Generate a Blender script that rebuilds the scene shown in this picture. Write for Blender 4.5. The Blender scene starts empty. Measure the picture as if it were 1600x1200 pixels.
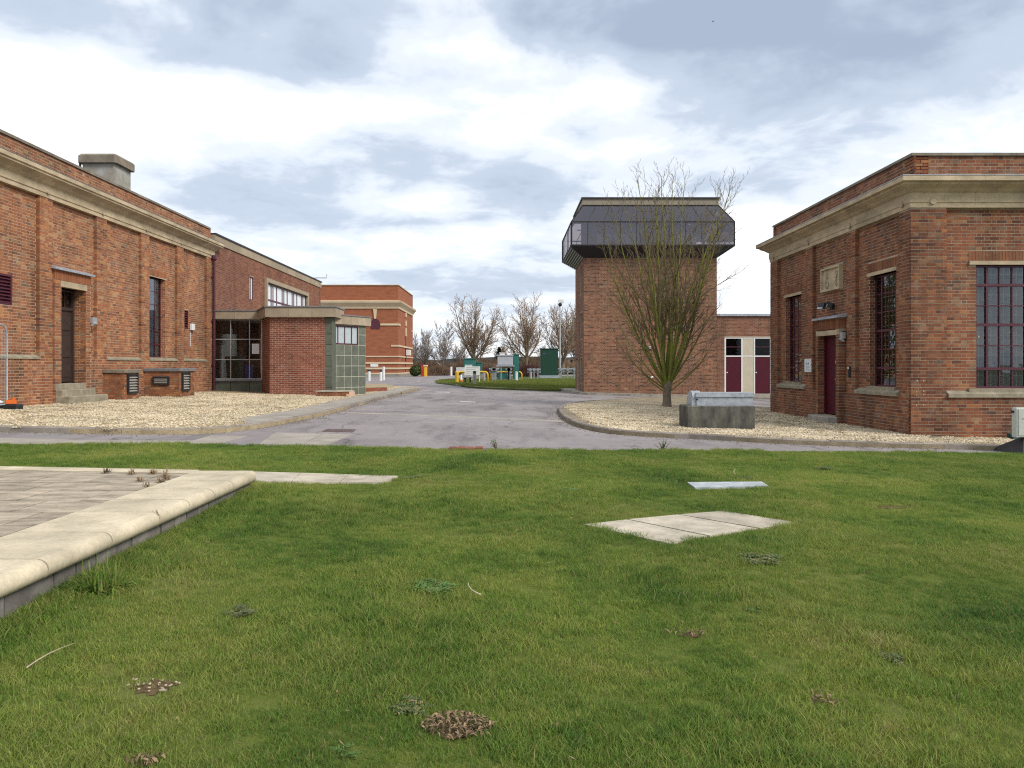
import bpy, math, random
import numpy as np
from mathutils import Vector, Matrix, noise as mnoise
from mathutils.geometry import tessellate_polygon

random.seed(7)
R = random.Random(11)
S = bpy.context.scene
COL = S.collection
FPX = 1150.0            # focal length in pixels of the 1600 px wide photograph
E = 1.5                 # eye height

# ------------------------------------------------------------------ camera, light, exposure
cam = bpy.data.cameras.new('camera')
camo = bpy.data.objects.new('camera', cam)
COL.objects.link(camo)
camo.location = (0, 0, E)
camo.rotation_euler = (math.radians(90), 0, 0)
cam.sensor_width = 36.0
cam.lens = 36.0 * FPX / 1600.0
cam.shift_x = 10 / 1600.0
cam.shift_y = -28 / 1600.0
cam.clip_start = 0.05
cam.clip_end = 6000
S.camera = camo

SUN_AZ = math.radians(125)      # clockwise from +Y
SUN_EL = math.radians(40)
world = bpy.data.worlds.new('World')
S.world = world
world.use_nodes = True


def build_world():
    nt = world.node_tree
    N, L = nt.nodes, nt.links
    N.clear()
    out = N.new('ShaderNodeOutputWorld')
    bg = N.new('ShaderNodeBackground')
    bg.inputs['Strength'].default_value = 0.1
    L.new(bg.outputs[0], out.inputs[0])
    sky = N.new('ShaderNodeTexSky')
    sky.sky_type = 'NISHITA'
    sky.sun_disc = False
    sky.sun_elevation = SUN_EL
    sky.sun_rotation = SUN_AZ
    tc = N.new('ShaderNodeTexCoord')
    sep = N.new('ShaderNodeSeparateXYZ')
    L.new(tc.outputs['Generated'], sep.inputs[0])

    def math_(op, a, b=None, clamp=False):
        n = N.new('ShaderNodeMath')
        n.operation = op
        n.use_clamp = clamp
        for i, x in enumerate((a, b)):
            if x is None:
                continue
            if isinstance(x, (int, float)):
                n.inputs[i].default_value = x
            else:
                L.new(x, n.inputs[i])
        return n.outputs[0]

    # cloud layer seen in perspective: direction divided by its height
    zz = math_('ADD', math_('MAXIMUM', sep.outputs['Z'], 0.0), 0.16)
    px = math_('DIVIDE', sep.outputs['X'], zz)
    py = math_('DIVIDE', sep.outputs['Y'], zz)
    comb = N.new('ShaderNodeCombineXYZ')
    L.new(px, comb.inputs[0])
    L.new(py, comb.inputs[1])

    def noise(vec, scale, detail, rough, off, dist=0.0):
        mp = N.new('ShaderNodeMapping')
        mp.inputs['Location'].default_value = off
        L.new(vec, mp.inputs[0])
        n = N.new('ShaderNodeTexNoise')
        n.inputs['Scale'].default_value = scale
        n.inputs['Detail'].default_value = detail
        n.inputs['Roughness'].default_value = rough
        n.inputs['Distortion'].default_value = dist
        L.new(mp.outputs[0], n.inputs['Vector'])
        return n.outputs['Fac']

    big = noise(comb.outputs[0], 1.1, 6, 0.55, (3.1, 7.7, 0), 0.3)
    mid = noise(comb.outputs[0], 2.6, 7, 0.6, (11.3, 2.2, 4), 0.4)
    warp = noise(tc.outputs['Generated'], 3.6, 5, 0.52, (1.0, 5.0, 2.0), 0.3)
    # heavier cloud bases seen in the photograph: direction, size
    base = math_('ADD', math_('MULTIPLY', big, 0.62), math_('MULTIPLY', mid, 0.38))
    fine = noise(comb.outputs[0], 5.5, 6, 0.58, (5.3, 1.2, 9), 0.5)
    dens = math_('ADD', math_('MULTIPLY', math_('SUBTRACT', base, 0.5), 2.7), math_('MULTIPLY', math_('SUBTRACT', fine, 0.5), 0.8))

    def blob(u, v, w, h, amt):
        global_dir = Vector((u - 790, FPX, 572 - v)).normalized()
        sub = N.new('ShaderNodeVectorMath')
        sub.operation = 'SUBTRACT'
        L.new(tc.outputs['Generated'], sub.inputs[0])
        sub.inputs[1].default_value = global_dir
        mul = N.new('ShaderNodeVectorMath')
        mul.operation = 'MULTIPLY'
        L.new(sub.outputs[0], mul.inputs[0])
        mul.inputs[1].default_value = (FPX / w, FPX / w * .6, FPX / h)
        ln = N.new('ShaderNodeVectorMath')
        ln.operation = 'LENGTH'
        L.new(mul.outputs[0], ln.inputs[0])
        d = math_('ADD', ln.outputs['Value'], math_('MULTIPLY', math_('SUBTRACT', warp, 0.5), 1.9))
        mr = N.new('ShaderNodeMapRange')
        mr.interpolation_type = 'SMOOTHSTEP'
        mr.inputs['From Min'].default_value = 1.35
        mr.inputs['From Max'].default_value = -0.1
        mr.inputs['To Min'].default_value = 0.0
        mr.inputs['To Max'].default_value = amt
        L.new(d, mr.inputs['Value'])
        return mr.outputs[0]

    for b in BLOBS:
        dens = math_('ADD', dens, blob(*b))
    ramp = N.new('ShaderNodeValToRGB')
    cr = ramp.color_ramp
    cr.interpolation = 'EASE'
    while len(cr.elements) < 5:
        cr.elements.new(0.5)
    for e, (p, c) in zip(cr.elements, SKY_RAMP):
        e.position = p
        e.color = (*c, 1)
    L.new(math_('ADD', math_('MULTIPLY', dens, 0.58), 0.405, True), ramp.inputs[0])
    sc = N.new('ShaderNodeVectorMath')
    sc.operation = 'SCALE'
    L.new(ramp.outputs[0], sc.inputs[0])
    sc.inputs['Scale'].default_value = 8.9
    mix = N.new('ShaderNodeMix')
    mix.data_type = 'RGBA'
    mix.inputs['Factor'].default_value = 0.94
    L.new(sky.outputs[0], mix.inputs['A'])
    L.new(sc.outputs[0], mix.inputs['B'])
    L.new(mix.outputs['Result'], bg.inputs[0])


# (u, v, half width, half height in photo pixels, amount): positive is a grey base, negative a bright gap
BLOBS = [
    (1380, 95, 330, 110, 0.75), (1200, 70, 260, 80, 0.35), (930, 20, 300, 70, 0.55), (520, 75, 280, 90, 0.6), (330, 110, 170, 70, 0.2),
    (990, 20, 800, 60, 0.25),
    (600, 255, 300, 60, 0.42), (300, 240, 140, 70, 0.4), (850, 300, 130, 60, 0.4), (640, 350, 320, 40, 0.3), (420, 290, 160, 40, 0.3),
    (720, 130, 190, 50, 0.35), (1270, 250, 220, 60, 0.25), (1130, 310, 150, 45, 0.3), (760, 440, 360, 36, 0.35), (850, 390, 120, 36, 0.3),
    (150, 30, 200, 50, 0.3), (800, -10, 1300, 60, 0.3),
    (130, 180, 330, 80, -0.75), (560, 170, 330, 36, -0.5), (980, 150, 170, 55, -0.6), (1150, 340, 220, 45, -0.35),
    (1500, 230, 170, 50, -0.4), (760, 215, 160, 28, -0.35), (800, 370, 300, 22, -0.3), (1020, 240, 240, 45, -0.45),
    (500, 410, 160, 30, -0.4), (1190, 430, 130, 80, -0.4),
]
SKY_RAMP = [(0.0, (1.0, 1.0, 1.0)), (0.27, (0.96, 0.98, 1.0)), (0.44, (0.77, 0.83, 0.91)), (0.64, (0.53, 0.61, 0.73)), (1.0, (0.37, 0.44, 0.56))]
build_world()

sun = bpy.data.lights.new('sun', 'SUN')
sun.energy = 2.5
sun.angle = math.radians(20)
sun.color = (1.0, 0.95, 0.87)
suno = bpy.data.objects.new('sun', sun)
COL.objects.link(suno)
sd = Vector((math.sin(SUN_AZ) * math.cos(SUN_EL), math.cos(SUN_AZ) * math.cos(SUN_EL), math.sin(SUN_EL)))
suno.rotation_euler = sd.to_track_quat('Z', 'Y').to_euler()
suno.location = (40, -40, 60)

S.view_settings.view_transform = 'Standard'
S.view_settings.look = 'None'
S.view_settings.exposure = 0.42
S.view_settings.gamma = 1.0
S.view_settings.use_curve_mapping = False
S.render.engine = 'CYCLES'
S.cycles.max_bounces = 8
S.cycles.transparent_max_bounces = 16
S.cycles.use_denoising = False
S.cycles.filter_width = 1.15


# ------------------------------------------------------------------ helpers: ground
def clamp(x, a, b):
    return a if x < a else b if x > b else x


def smooth(t):
    t = clamp(t, 0, 1)
    return t * t * (3 - 2 * t)


def d0(x, y):
    c = 1.40 + .026 * clamp(x, -15, 18)
    t = smooth((y - 45) / 15)
    return c * (1 - t) + 1.40 * t


def G(x, y, off=0.0):
    return E - d0(x, y) + off


def GL(x, y):
    b = .012 * math.sin(x * 1.7 + y * .9) + .01 * math.sin(x * .6 - y * 2.3 + 1)
    return G(x, y, .02) - .06 * (1 - smooth((y - 3) / 7)) + b * smooth((12 - y) / 3) + .05 * smooth((-1.5 - x) / 1.2) * smooth((9 - y) / 1.5)


def gp(u, v, off=0.0, fn=None):
    """point of the ground seen at photo pixel (u, v)"""
    y = 1.4 * FPX / (v - 572)
    x = 0
    for _ in range(60):
        x = (u - 790) / FPX * y
        z = fn(x, y) if fn else G(x, y, off)
        y = .5 * y + .5 * (E - z) * FPX / (v - 572)
    return (x, y)


# ------------------------------------------------------------------ helpers: objects
OFF = {}


def link(o):
    COL.objects.link(o)
    return o


def tag(o, label=None, cat=None, group=None, kind=None):
    if label:
        o['label'] = label
    if cat:
        o['category'] = cat
    if group:
        o['group'] = group
    if kind:
        o['kind'] = kind
    return o


def thing(name, loc, label, cat, group=None):
    o = link(bpy.data.objects.new(name, None))
    o.location = loc
    o.empty_display_size = .2
    OFF[o.name] = Vector(loc)
    return tag(o, label, cat, group)


def frame(o, u, n):
    """local wall frame: u along the wall, n outward, h above eye level"""
    def f(uu, nn, h):
        return (o[0] + u[0] * uu + n[0] * nn, o[1] + u[1] * uu + n[1] * nn, E + h)
    f.flip = (u[0] * n[1] - u[1] * n[0]) < 0
    f.o, f.u, f.n = o, u, n
    return f


WORLD = frame((0, 0), (1, 0), (0, 1))


def wf(x, y, z):
    return (x, y, z)


wf.flip = False


class MB:
    def __init__(self):
        self.v, self.f, self.r = [], [], []

    def add(self, verts, faces, flip=False, rnd=0.5):
        b = len(self.v)
        self.v += verts
        for f in faces:
            self.f.append(tuple(b + i for i in (reversed(f) if flip else f)))
            self.r.append(rnd)

    def box(self, a0, a1, b0, b1, c0, c1, F=wf, rnd=.5, nobk=False):
        vs = [F(x, y, z) for z in (c0, c1) for y in (b0, b1) for x in (a0, a1)]
        fs = [(0, 2, 3, 1), (4, 5, 7, 6), (0, 1, 5, 4), (2, 6, 7, 3), (0, 4, 6, 2), (1, 3, 7, 5)]
        if nobk:
            fs = [fs[0], fs[1], fs[3], fs[4], fs[5]]
        self.add(vs, fs, F.flip, rnd)
        return self

    def obox(self, c, sx, sy, sz, rz=0, rx=0, ry=0, rnd=.5, bev=0):
        m = Matrix.Translation(c) @ Matrix.Rotation(rz, 4, 'Z') @ Matrix.Rotation(ry, 4, 'Y') @ Matrix.Rotation(rx, 4, 'X')

        def F(x, y, z):
            return tuple(m @ Vector((x, y, z)))
        F.flip = False
        if bev:
            return self.bbox(-sx / 2, sx / 2, -sy / 2, sy / 2, -sz / 2, sz / 2, bev, F, rnd)
        return self.box(-sx / 2, sx / 2, -sy / 2, sy / 2, -sz / 2, sz / 2, F, rnd)

    def bbox(self, a0, a1, b0, b1, c0, c1, e, F=wf, rnd=.5):
        """box with bevelled top edges and upright edges"""
        def ring(x0, x1, y0, y1, z, c):
            return [F(*p, z) for p in ((x0 + c, y0), (x1 - c, y0), (x1, y0 + c), (x1, y1 - c), (x1 - c, y1), (x0 + c, y1), (x0, y1 - c), (x0, y0 + c))]
        vs = ring(a0, a1, b0, b1, c0, e) + ring(a0, a1, b0, b1, c1 - e, e) + ring(a0 + e, a1 - e, b0 + e, b1 - e, c1, e * .5)
        fs = [tuple(reversed(range(8))), tuple(range(16, 24))]
        for k in (0, 8):
            for i in range(8):
                j = (i + 1) % 8
                fs.append((k + i, k + j, k + 8 + j, k + 8 + i))
        self.add(vs, fs, F.flip, rnd)
        return self

    def prism(self, poly, z0, z1, rnd=.5):
        """poly: list of (x, y); z0/z1 numbers or functions of (x, y)"""
        n = len(poly)
        area = sum(poly[i][0] * poly[(i + 1) % n][1] - poly[(i + 1) % n][0] * poly[i][1] for i in range(n))
        if area < 0:
            poly = poly[::-1]
        fz = lambda z, p: z(*p) if callable(z) else z
        vs = [(p[0], p[1], fz(z0, p)) for p in poly] + [(p[0], p[1], fz(z1, p)) for p in poly]
        fs = []
        if n <= 4:
            fs += [tuple(reversed(range(n))), tuple(range(n, 2 * n))]
        else:
            for t in tessellate_polygon([[Vector((*p, 0)) for p in poly]]):
                a, b, c = t
                cr = (poly[b][0] - poly[a][0]) * (poly[c][1] - poly[a][1]) - (poly[b][1] - poly[a][1]) * (poly[c][0] - poly[a][0])
                if cr < 0:
                    b, c = c, b
                fs += [(a, c, b), (n + a, n + b, n + c)]
        for i in range(n):
            j = (i + 1) % n
            fs.append((i, j, n + j, n + i))
        self.add(vs, fs, False, rnd)
        return self

    def tube(self, pts, rad, n=8, cap=True, rnd=.5):
        pts = [Vector(p) for p in pts]
        if not hasattr(rad, '__len__'):
            rad = [rad] * len(pts)
        b = len(self.v)
        a = None
        for i, p in enumerate(pts):
            d = (pts[min(i + 1, len(pts) - 1)] - pts[max(i - 1, 0)])
            if d.length < 1e-9:
                d = Vector((0, 0, 1))
            d.normalize()
            if a is None:
                a = d.cross(Vector((0, 0, 1)) if abs(d.z) < .9 else Vector((1, 0, 0))).normalized()
            else:
                a = (a - d * a.dot(d)).normalized()
            c = d.cross(a)
            for k in range(n):
                t = 2 * math.pi * k / n
                self.v.append(tuple(p + (a * math.cos(t) + c * math.sin(t)) * rad[i]))
        for i in range(len(pts) - 1):
            for k in range(n):
                j = (k + 1) % n
                self.f.append((b + i * n + k, b + i * n + j, b + (i + 1) * n + j, b + (i + 1) * n + k))
                self.r.append(rnd)
        if cap:
            self.f.append(tuple(b + k for k in reversed(range(n))))
            self.f.append(tuple(b + (len(pts) - 1) * n + k for k in range(n)))
            self.r += [rnd, rnd]
        return self

    def lathe(self, c, prof, n=16, rnd=.5):
        """prof: (radius, z) pairs, bottom to top"""
        return self.tube([(c[0], c[1], c[2] + z) for r, z in prof], [max(r, 1e-4) for r, z in prof], n, True, rnd)

    def blob(self, c, r, sq=(1, 1, 1), seed=0, rough=.25, n=(8, 5), rnd=.5):
        rr = random.Random(seed)
        nu, nv = n
        b = len(self.v)
        self.v.append((c[0], c[1], c[2] - r * sq[2]))
        for j in range(1, nv):
            th = math.pi * j / nv
            for i in range(nu):
                ph = 2 * math.pi * i / nu
                q = r * (1 + rough * (rr.random() - .5) * 2)
                self.v.append((c[0] + q * sq[0] * math.sin(th) * math.cos(ph), c[1] + q * sq[1] * math.sin(th) * math.sin(ph), c[2] - q * sq[2] * math.cos(th)))
        self.v.append((c[0], c[1], c[2] + r * sq[2]))
        e = len(self.v) - 1
        for i in range(nu):
            j = (i + 1) % nu
            self.f.append((b, b + 1 + j, b + 1 + i))
            self.r.append(rnd)
            for k in range(nv - 2):
                q = b + 1 + k * nu
                self.f.append((q + i, q + j, q + nu + j, q + nu + i))
                self.r.append(rnd)
            q = b + 1 + (nv - 2) * nu
            self.f.append((q + i, q + j, e))
            self.r.append(rnd)
        return self

    def mesh(self, name, mat, off=Vector((0, 0, 0)), sm=False):
        me = bpy.data.meshes.new(name)
        v = np.array(self.v, dtype=np.float64).reshape(-1, 3) - np.array(off)
        me.from_pydata(v.tolist(), [], self.f)
        at = me.attributes.new('rnd', 'FLOAT', 'FACE')
        at.data.foreach_set('value', np.array(self.r, dtype=np.float32))
        if sm:
            me.polygons.foreach_set('use_smooth', [True] * len(me.polygons))
        for m in (mat if isinstance(mat, (list, tuple)) else [mat]):
            me.materials.append(m)
        me.update()
        return me

    def build(self, name, mat, parent=None, sm=False, loc=None, kind=None, label=None, cat=None, group=None):
        off = OFF[parent.name] if parent is not None else Vector(loc) if loc is not None else Vector((0, 0, 0))
        me = self.mesh(name, mat, off, sm)
        o = link(bpy.data.objects.new(name, me))
        if parent is not None:
            o.parent = parent
            OFF[o.name] = off
        else:
            o.location = off
            OFF[o.name] = off
        return tag(o, label, cat, group, kind)


def solid(mb, F, u0, u1, h0, h1, n0, n1, holes=(), rnd=.5):
    """wall slab with rectangular holes (u0,u1,h0,h1), faces only where exposed"""
    us = sorted({u0, u1} | {clamp(x, u0, u1) for hl in holes for x in hl[:2]})
    hs = sorted({h0, h1} | {clamp(x, h0, h1) for hl in holes for x in hl[2:4]})
    full = {}
    for i in range(len(us) - 1):
        for j in range(len(hs) - 1):
            cu, ch = (us[i] + us[i + 1]) / 2, (hs[j] + hs[j + 1]) / 2
            full[i, j] = not any(a < cu < b and c < ch < d for a, b, c, d in [hl[:4] for hl in holes])
    for (i, j), on in full.items():
        if not on:
            continue
        a, b, c, d = us[i], us[i + 1], hs[j], hs[j + 1]
        mb.add([F(a, n1, c), F(b, n1, c), F(b, n1, d), F(a, n1, d)], [(0, 3, 2, 1)], F.flip, rnd)
        mb.add([F(a, n0, c), F(b, n0, c), F(b, n0, d), F(a, n0, d)], [(0, 1, 2, 3)], F.flip, rnd)
        if not full.get((i - 1, j)):
            mb.add([F(a, n0, c), F(a, n1, c), F(a, n1, d), F(a, n0, d)], [(0, 3, 2, 1)], F.flip, rnd)
        if not full.get((i + 1, j)):
            mb.add([F(b, n0, c), F(b, n1, c), F(b, n1, d), F(b, n0, d)], [(0, 1, 2, 3)], F.flip, rnd)
        if not full.get((i, j - 1)):
            mb.add([F(a, n0, c), F(b, n0, c), F(b, n1, c), F(a, n1, c)], [(0, 3, 2, 1)], F.flip, rnd)
        if not full.get((i, j + 1)):
            mb.add([F(a, n0, d), F(b, n0, d), F(b, n1, d), F(a, n1, d)], [(0, 1, 2, 3)], F.flip, rnd)


BR = random.Random(5)


def lay(F, u0, u1, h0, h1, n, bond='flemish', holes=(), depth=.009, pick=None, mb=None, course=.075, L=.225):
    """lay bricks proud of plane n; returns the rectangles, and adds those not picked to mb"""
    out = []
    k0 = math.floor((h0 + 1.6) / course + .5)
    k1 = math.ceil((h1 + 1.6) / course - .5)
    for k in range(k0, k1):
        b = -1.6 + k * course + .0065
        t = b + course - .013
        if b < h0 - .002 or t > h1 + .004:
            if b < h0 - .04 or t > h1 + .04:
                continue
            b, t = max(b, h0), min(t, h1)
        c = (b + t) / 2
        iv = [(u0, u1)]
        for hl in holes:
            if hl[2] - .02 < c < hl[3] + .02:
                nv = []
                for a, d in iv:
                    if hl[1] <= a or hl[0] >= d:
                        nv.append((a, d))
                    else:
                        if hl[0] > a:
                            nv.append((a, hl[0]))
                        if hl[1] < d:
                            nv.append((hl[1], d))
                iv = nv
        if bond == 'flemish':
            pat = [L, L / 2]
            per = L * 1.5
            sh = 0 if k % 2 else per / 2
        elif bond == 'header':
            pat = [L / 2]
            per = L / 2
            sh = 0 if k % 2 else per / 2
        else:
            pat = [L]
            per = L
            sh = 0 if k % 2 else L / 2
        x = u0 - per - sh
        i = 0
        edges = []
        while x < u1 + per:
            w = pat[i % len(pat)]
            edges.append((x, x + w))
            x += w
            i += 1
        for a, d in iv:
            for x0, x1 in edges:
                p, q = max(x0, a), min(x1, d)
                if q - p < .035:
                    continue
                p2 = p + .006
                out.append((p2 if p > a + 1e-4 else p, q - .006 if q < d - 1e-4 else q, b, t, n, depth))
    if mb is not None:
        for r in out:
            brick_into(mb, F, r)
    return out


def brick_into(mb, F, r, rnd=None):
    p, q, b, t, n, dp = r
    j = BR.uniform(-.0015, .002)
    mb.box(p, q, n - dp + .003, n + .003 + j, b, t, F, BR.random() if rnd is None else rnd, nobk=False)


def copy_tree(o, parent=None):
    c = link(o.copy())
    if parent is not None:
        c.parent = parent
    OFF[c.name] = OFF.get(o.name, Vector((0, 0, 0)))
    for ch in o.children:
        copy_tree(ch, c)
    return c


# ------------------------------------------------------------------ materials
def newmat(name):
    m = bpy.data.materials.new(name)
    m.use_nodes = True
    nt = m.node_tree
    nt.nodes.clear()
    o = nt.nodes.new('ShaderNodeOutputMaterial')
    p = nt.nodes.new('ShaderNodeBsdfPrincipled')
    nt.links.new(p.outputs[0], o.inputs[0])
    return m, nt, p, o


def nnoise(nt, scale, detail=4, rough=.6, vec=None, stretch=None):
    g = nt.nodes.new('ShaderNodeNewGeometry')
    src = g.outputs['Position'] if vec is None else vec
    if stretch:
        mp = nt.nodes.new('ShaderNodeMapping')
        mp.inputs['Scale'].default_value = stretch
        nt.links.new(src, mp.inputs[0])
        src = mp.outputs[0]
    n = nt.nodes.new('ShaderNodeTexNoise')
    n.inputs['Scale'].default_value = scale
    n.inputs['Detail'].default_value = detail
    n.inputs['Roughness'].default_value = rough
    nt.links.new(src, n.inputs['Vector'])
    return n.outputs['Fac']


def nramp(nt, fac, stops, interp='LINEAR'):
    r = nt.nodes.new('ShaderNodeValToRGB')
    r.color_ramp.interpolation = interp
    el = r.color_ramp.elements
    while len(el) < len(stops):
        el.new(.5)
    for e, (p, c) in zip(el, stops):
        e.position = p
        e.color = (*c, 1) if len(c) == 3 else c
    nt.links.new(fac, r.inputs[0])
    return r.outputs[0]


def nmix(nt, a, b, fac, mode='MIX'):
    m = nt.nodes.new('ShaderNodeMix')
    m.data_type = 'RGBA'
    m.blend_type = mode
    for s, x in (('A', a), ('B', b)):
        if isinstance(x, tuple):
            m.inputs[s].default_value = (*x, 1)
        else:
            nt.links.new(x, m.inputs[s])
    if isinstance(fac, (int, float)):
        m.inputs['Factor'].default_value = fac
    else:
        nt.links.new(fac, m.inputs['Factor'])
    return m.outputs['Result']


def nmath(nt, op, a, b=0.0, clamp_=False):
    n = nt.nodes.new('ShaderNodeMath')
    n.operation = op
    n.use_clamp = clamp_
    for i, x in enumerate((a, b)):
        if isinstance(x, (int, float)):
            n.inputs[i].default_value = x
        else:
            nt.links.new(x, n.inputs[i])
    return n.outputs[0]


def nbump(nt, p, h, strength=.3, dist=.01):
    b = nt.nodes.new('ShaderNodeBump')
    b.inputs['Strength'].default_value = strength
    b.inputs['Distance'].default_value = dist
    nt.links.new(h, b.inputs['Height'])
    nt.links.new(b.outputs[0], p.inputs['Normal'])


def M(name, col, rough=.8, var=.25, scale=6, bump=.2, bscale=60, spec=.3, metal=0, col2=None, stretch=None, bdist=.004, contrast=(.35, .65), per=0.0):
    m, nt, p, o = newmat(name)
    c2 = col2 or tuple(x * (1 - var) for x in col)
    f = nnoise(nt, scale, 6, .65, stretch=stretch)
    c = nramp(nt, f, [(contrast[0], c2), (contrast[1], col)])
    fine = nnoise(nt, bscale, 3, .6)
    c = nmix(nt, c, (1, 1, 1), 0.0)
    v = nramp(nt, fine, [(.3, (.82, .82, .82)), (.7, (1.12, 1.12, 1.12))])
    c = nmix(nt, c, v, .7, 'MULTIPLY')
    if per:
        at = nt.nodes.new('ShaderNodeAttribute')
        at.attribute_name = 'rnd'
        oi = nt.nodes.new('ShaderNodeObjectInfo')
        fr = nmath(nt, 'FRACT', nmath(nt, 'ADD', at.outputs['Fac'], oi.outputs['Random']))
        v = nramp(nt, fr, [(0, (1 - per,) * 3), (1, (1 + per * .6,) * 3)])
        c = nmix(nt, c, v, 1.0, 'MULTIPLY')
    nt.links.new(c, p.inputs['Base Color'])
    p.inputs['Roughness'].default_value = rough
    p.inputs['Specular IOR Level'].default_value = spec
    p.inputs['Metallic'].default_value = metal
    if bump:
        nbump(nt, p, fine, bump, bdist)
    return m


def BRICK(name, stops, stain=.35, stain_scale=.9):
    m, nt, p, o = newmat(name)
    at = nt.nodes.new('ShaderNodeAttribute')
    at.attribute_name = 'rnd'
    oi = nt.nodes.new('ShaderNodeObjectInfo')
    fr = nmath(nt, 'FRACT', nmath(nt, 'ADD', at.outputs['Fac'], nmath(nt, 'MULTIPLY', oi.outputs['Random'], 7.3)))
    c = nramp(nt, fr, stops)
    f = nnoise(nt, 45, 4, .7)
    c = nmix(nt, c, nramp(nt, f, [(.3, (.65, .65, .65)), (.7, (1.2, 1.2, 1.2))]), .8, 'MULTIPLY')
    big = nnoise(nt, stain_scale, 5, .65, stretch=(1, 1, .55))
    c = nmix(nt, c, nramp(nt, big, [(.38, (1 - stain, 1 - stain, 1 - stain)), (.62, (1.08, 1.05, 1.0))]), 1.0, 'MULTIPLY')
    stk = nnoise(nt, 1.7, 4, .6, stretch=(1, 1, .10))
    c = nmix(nt, c, nramp(nt, stk, [(.34, (.70, .69, .68)), (.5, (1, 1, 1)), (.7, (1.06, 1.05, 1.04))]), 1.0, 'MULTIPLY')
    # pale lime bloom in patches
    bl = nnoise(nt, 2.3, 5, .7)
    c = nmix(nt, c, (.36, .29, .22), nmath(nt, 'MULTIPLY', nramp(nt, bl, [(.55, (0, 0, 0)), (.75, (1, 1, 1))]), .35))
    nt.links.new(c, p.inputs['Base Color'])
    p.inputs['Roughness'].default_value = .88
    p.inputs['Specular IOR Level'].default_value = .25
    nbump(nt, p, f, .5, .004)
    return m


def GLASS(name, tint=(.7, .75, .75), refl=(.9, .95, 1.0), ior=1.5, rough=.01):
    m, nt, p, o = newmat(name)
    nt.nodes.remove(p)
    tr = nt.nodes.new('ShaderNodeBsdfTransparent')
    tr.inputs[0].default_value = (*tint, 1)
    gl = nt.nodes.new('ShaderNodeBsdfGlossy')
    gl.inputs['Color'].default_value = (*refl, 1)
    gl.inputs['Roughness'].default_value = rough
    f = nt.nodes.new('ShaderNodeFresnel')
    f.inputs['IOR'].default_value = ior
    mx = nt.nodes.new('ShaderNodeMixShader')
    nt.links.new(f.outputs[0], mx.inputs[0])
    nt.links.new(tr.outputs[0], mx.inputs[1])
    nt.links.new(gl.outputs[0], mx.inputs[2])
    nt.links.new(mx.outputs[0], o.inputs[0])
    # old glass is never quite flat
    nz = nnoise(nt, 2.2, 2, .5)
    b = nt.nodes.new('ShaderNodeBump')
    b.inputs['Strength'].default_value = .15
    b.inputs['Distance'].default_value = .02
    nt.links.new(nz, b.inputs['Height'])
    nt.links.new(b.outputs[0], gl.inputs['Normal'])
    return m


def FOLIAGE(name, stops, scale=1.0, straw=(.30, .25, .10), strawf=.12, trans=.35, fine=9.0):
    m, nt, p, o = newmat(name)
    f = nmath(nt, 'ADD', nmath(nt, 'MULTIPLY', nnoise(nt, scale, 4, .6), .65), nmath(nt, 'MULTIPLY', nnoise(nt, fine, 3, .6), .35))
    c = nramp(nt, f, stops)
    g = nt.nodes.new('ShaderNodeNewGeometry')
    r = g.outputs['Random Per Island']
    c = nmix(nt, c, nramp(nt, r, [(0, (.65, .7, .6)), (1, (1.3, 1.25, 1.1))]), 1.0, 'MULTIPLY')
    c = nmix(nt, c, nramp(nt, nnoise(nt, .33, 3, .55), [(.36, (.82, .85, .84)), (.62, (1.12, 1.08, 1.04))]), 1.0, 'MULTIPLY')
    k = nt.nodes.new('ShaderNodeMath')
    k.operation = 'LESS_THAN'
    nt.links.new(nmath(nt, 'FRACT', nmath(nt, 'MULTIPLY', r, 17.3)), k.inputs[0])
    k.inputs[1].default_value = strawf
    c = nmix(nt, c, straw, nmath(nt, 'MULTIPLY', k.outputs[0], .8))
    nt.links.new(c, p.inputs['Base Color'])
    p.inputs['Roughness'].default_value = .6
    p.inputs['Specular IOR Level'].default_value = .25
    t = nt.nodes.new('ShaderNodeBsdfTranslucent')
    nt.links.new(c, t.inputs[0])
    mx = nt.nodes.new('ShaderNodeMixShader')
    mx.inputs[0].default_value = trans
    nt.links.new(p.outputs[0], mx.inputs[1])
    nt.links.new(t.outputs[0], mx.inputs[2])
    nt.links.new(mx.outputs[0], o.inputs[0])
    return m


OLD = [(0, (.13, .06, .045)), (.12, (.22, .085, .05)), (.3, (.27, .10, .055)), (.5, (.20, .085, .055)), (.62, (.30, .115, .06)),
       (.75, (.25, .13, .085)), (.86, (.36, .15, .065)), (.95, (.30, .19, .125)), (1.0, (.11, .07, .065))]
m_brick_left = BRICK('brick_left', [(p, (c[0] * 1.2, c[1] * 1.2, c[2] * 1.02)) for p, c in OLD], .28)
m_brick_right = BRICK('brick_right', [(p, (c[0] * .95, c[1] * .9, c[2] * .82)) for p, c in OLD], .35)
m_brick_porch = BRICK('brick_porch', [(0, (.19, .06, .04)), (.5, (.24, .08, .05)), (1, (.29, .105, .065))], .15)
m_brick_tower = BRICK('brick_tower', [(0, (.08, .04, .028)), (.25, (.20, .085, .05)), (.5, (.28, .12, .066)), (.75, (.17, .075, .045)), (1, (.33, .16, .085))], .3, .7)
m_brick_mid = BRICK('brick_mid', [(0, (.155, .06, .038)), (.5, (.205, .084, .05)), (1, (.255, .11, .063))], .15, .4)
m_mortar_left = M('mortar_left', (.52, .39, .275), .95, .3, 2.0)
m_mortar_right = M('mortar_right', (.41, .325, .24), .95, .35, 2.0)
m_mortar_red = M('mortar_red', (.55, .39, .30), .95, .2, 3)
m_mortar_tower = M('mortar_tower', (.43, .325, .24), .95, .25, 1.0)
m_mortar_mid = M('mortar_mid', (.36, .22, .17), .95, .2, 1.0)
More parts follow.
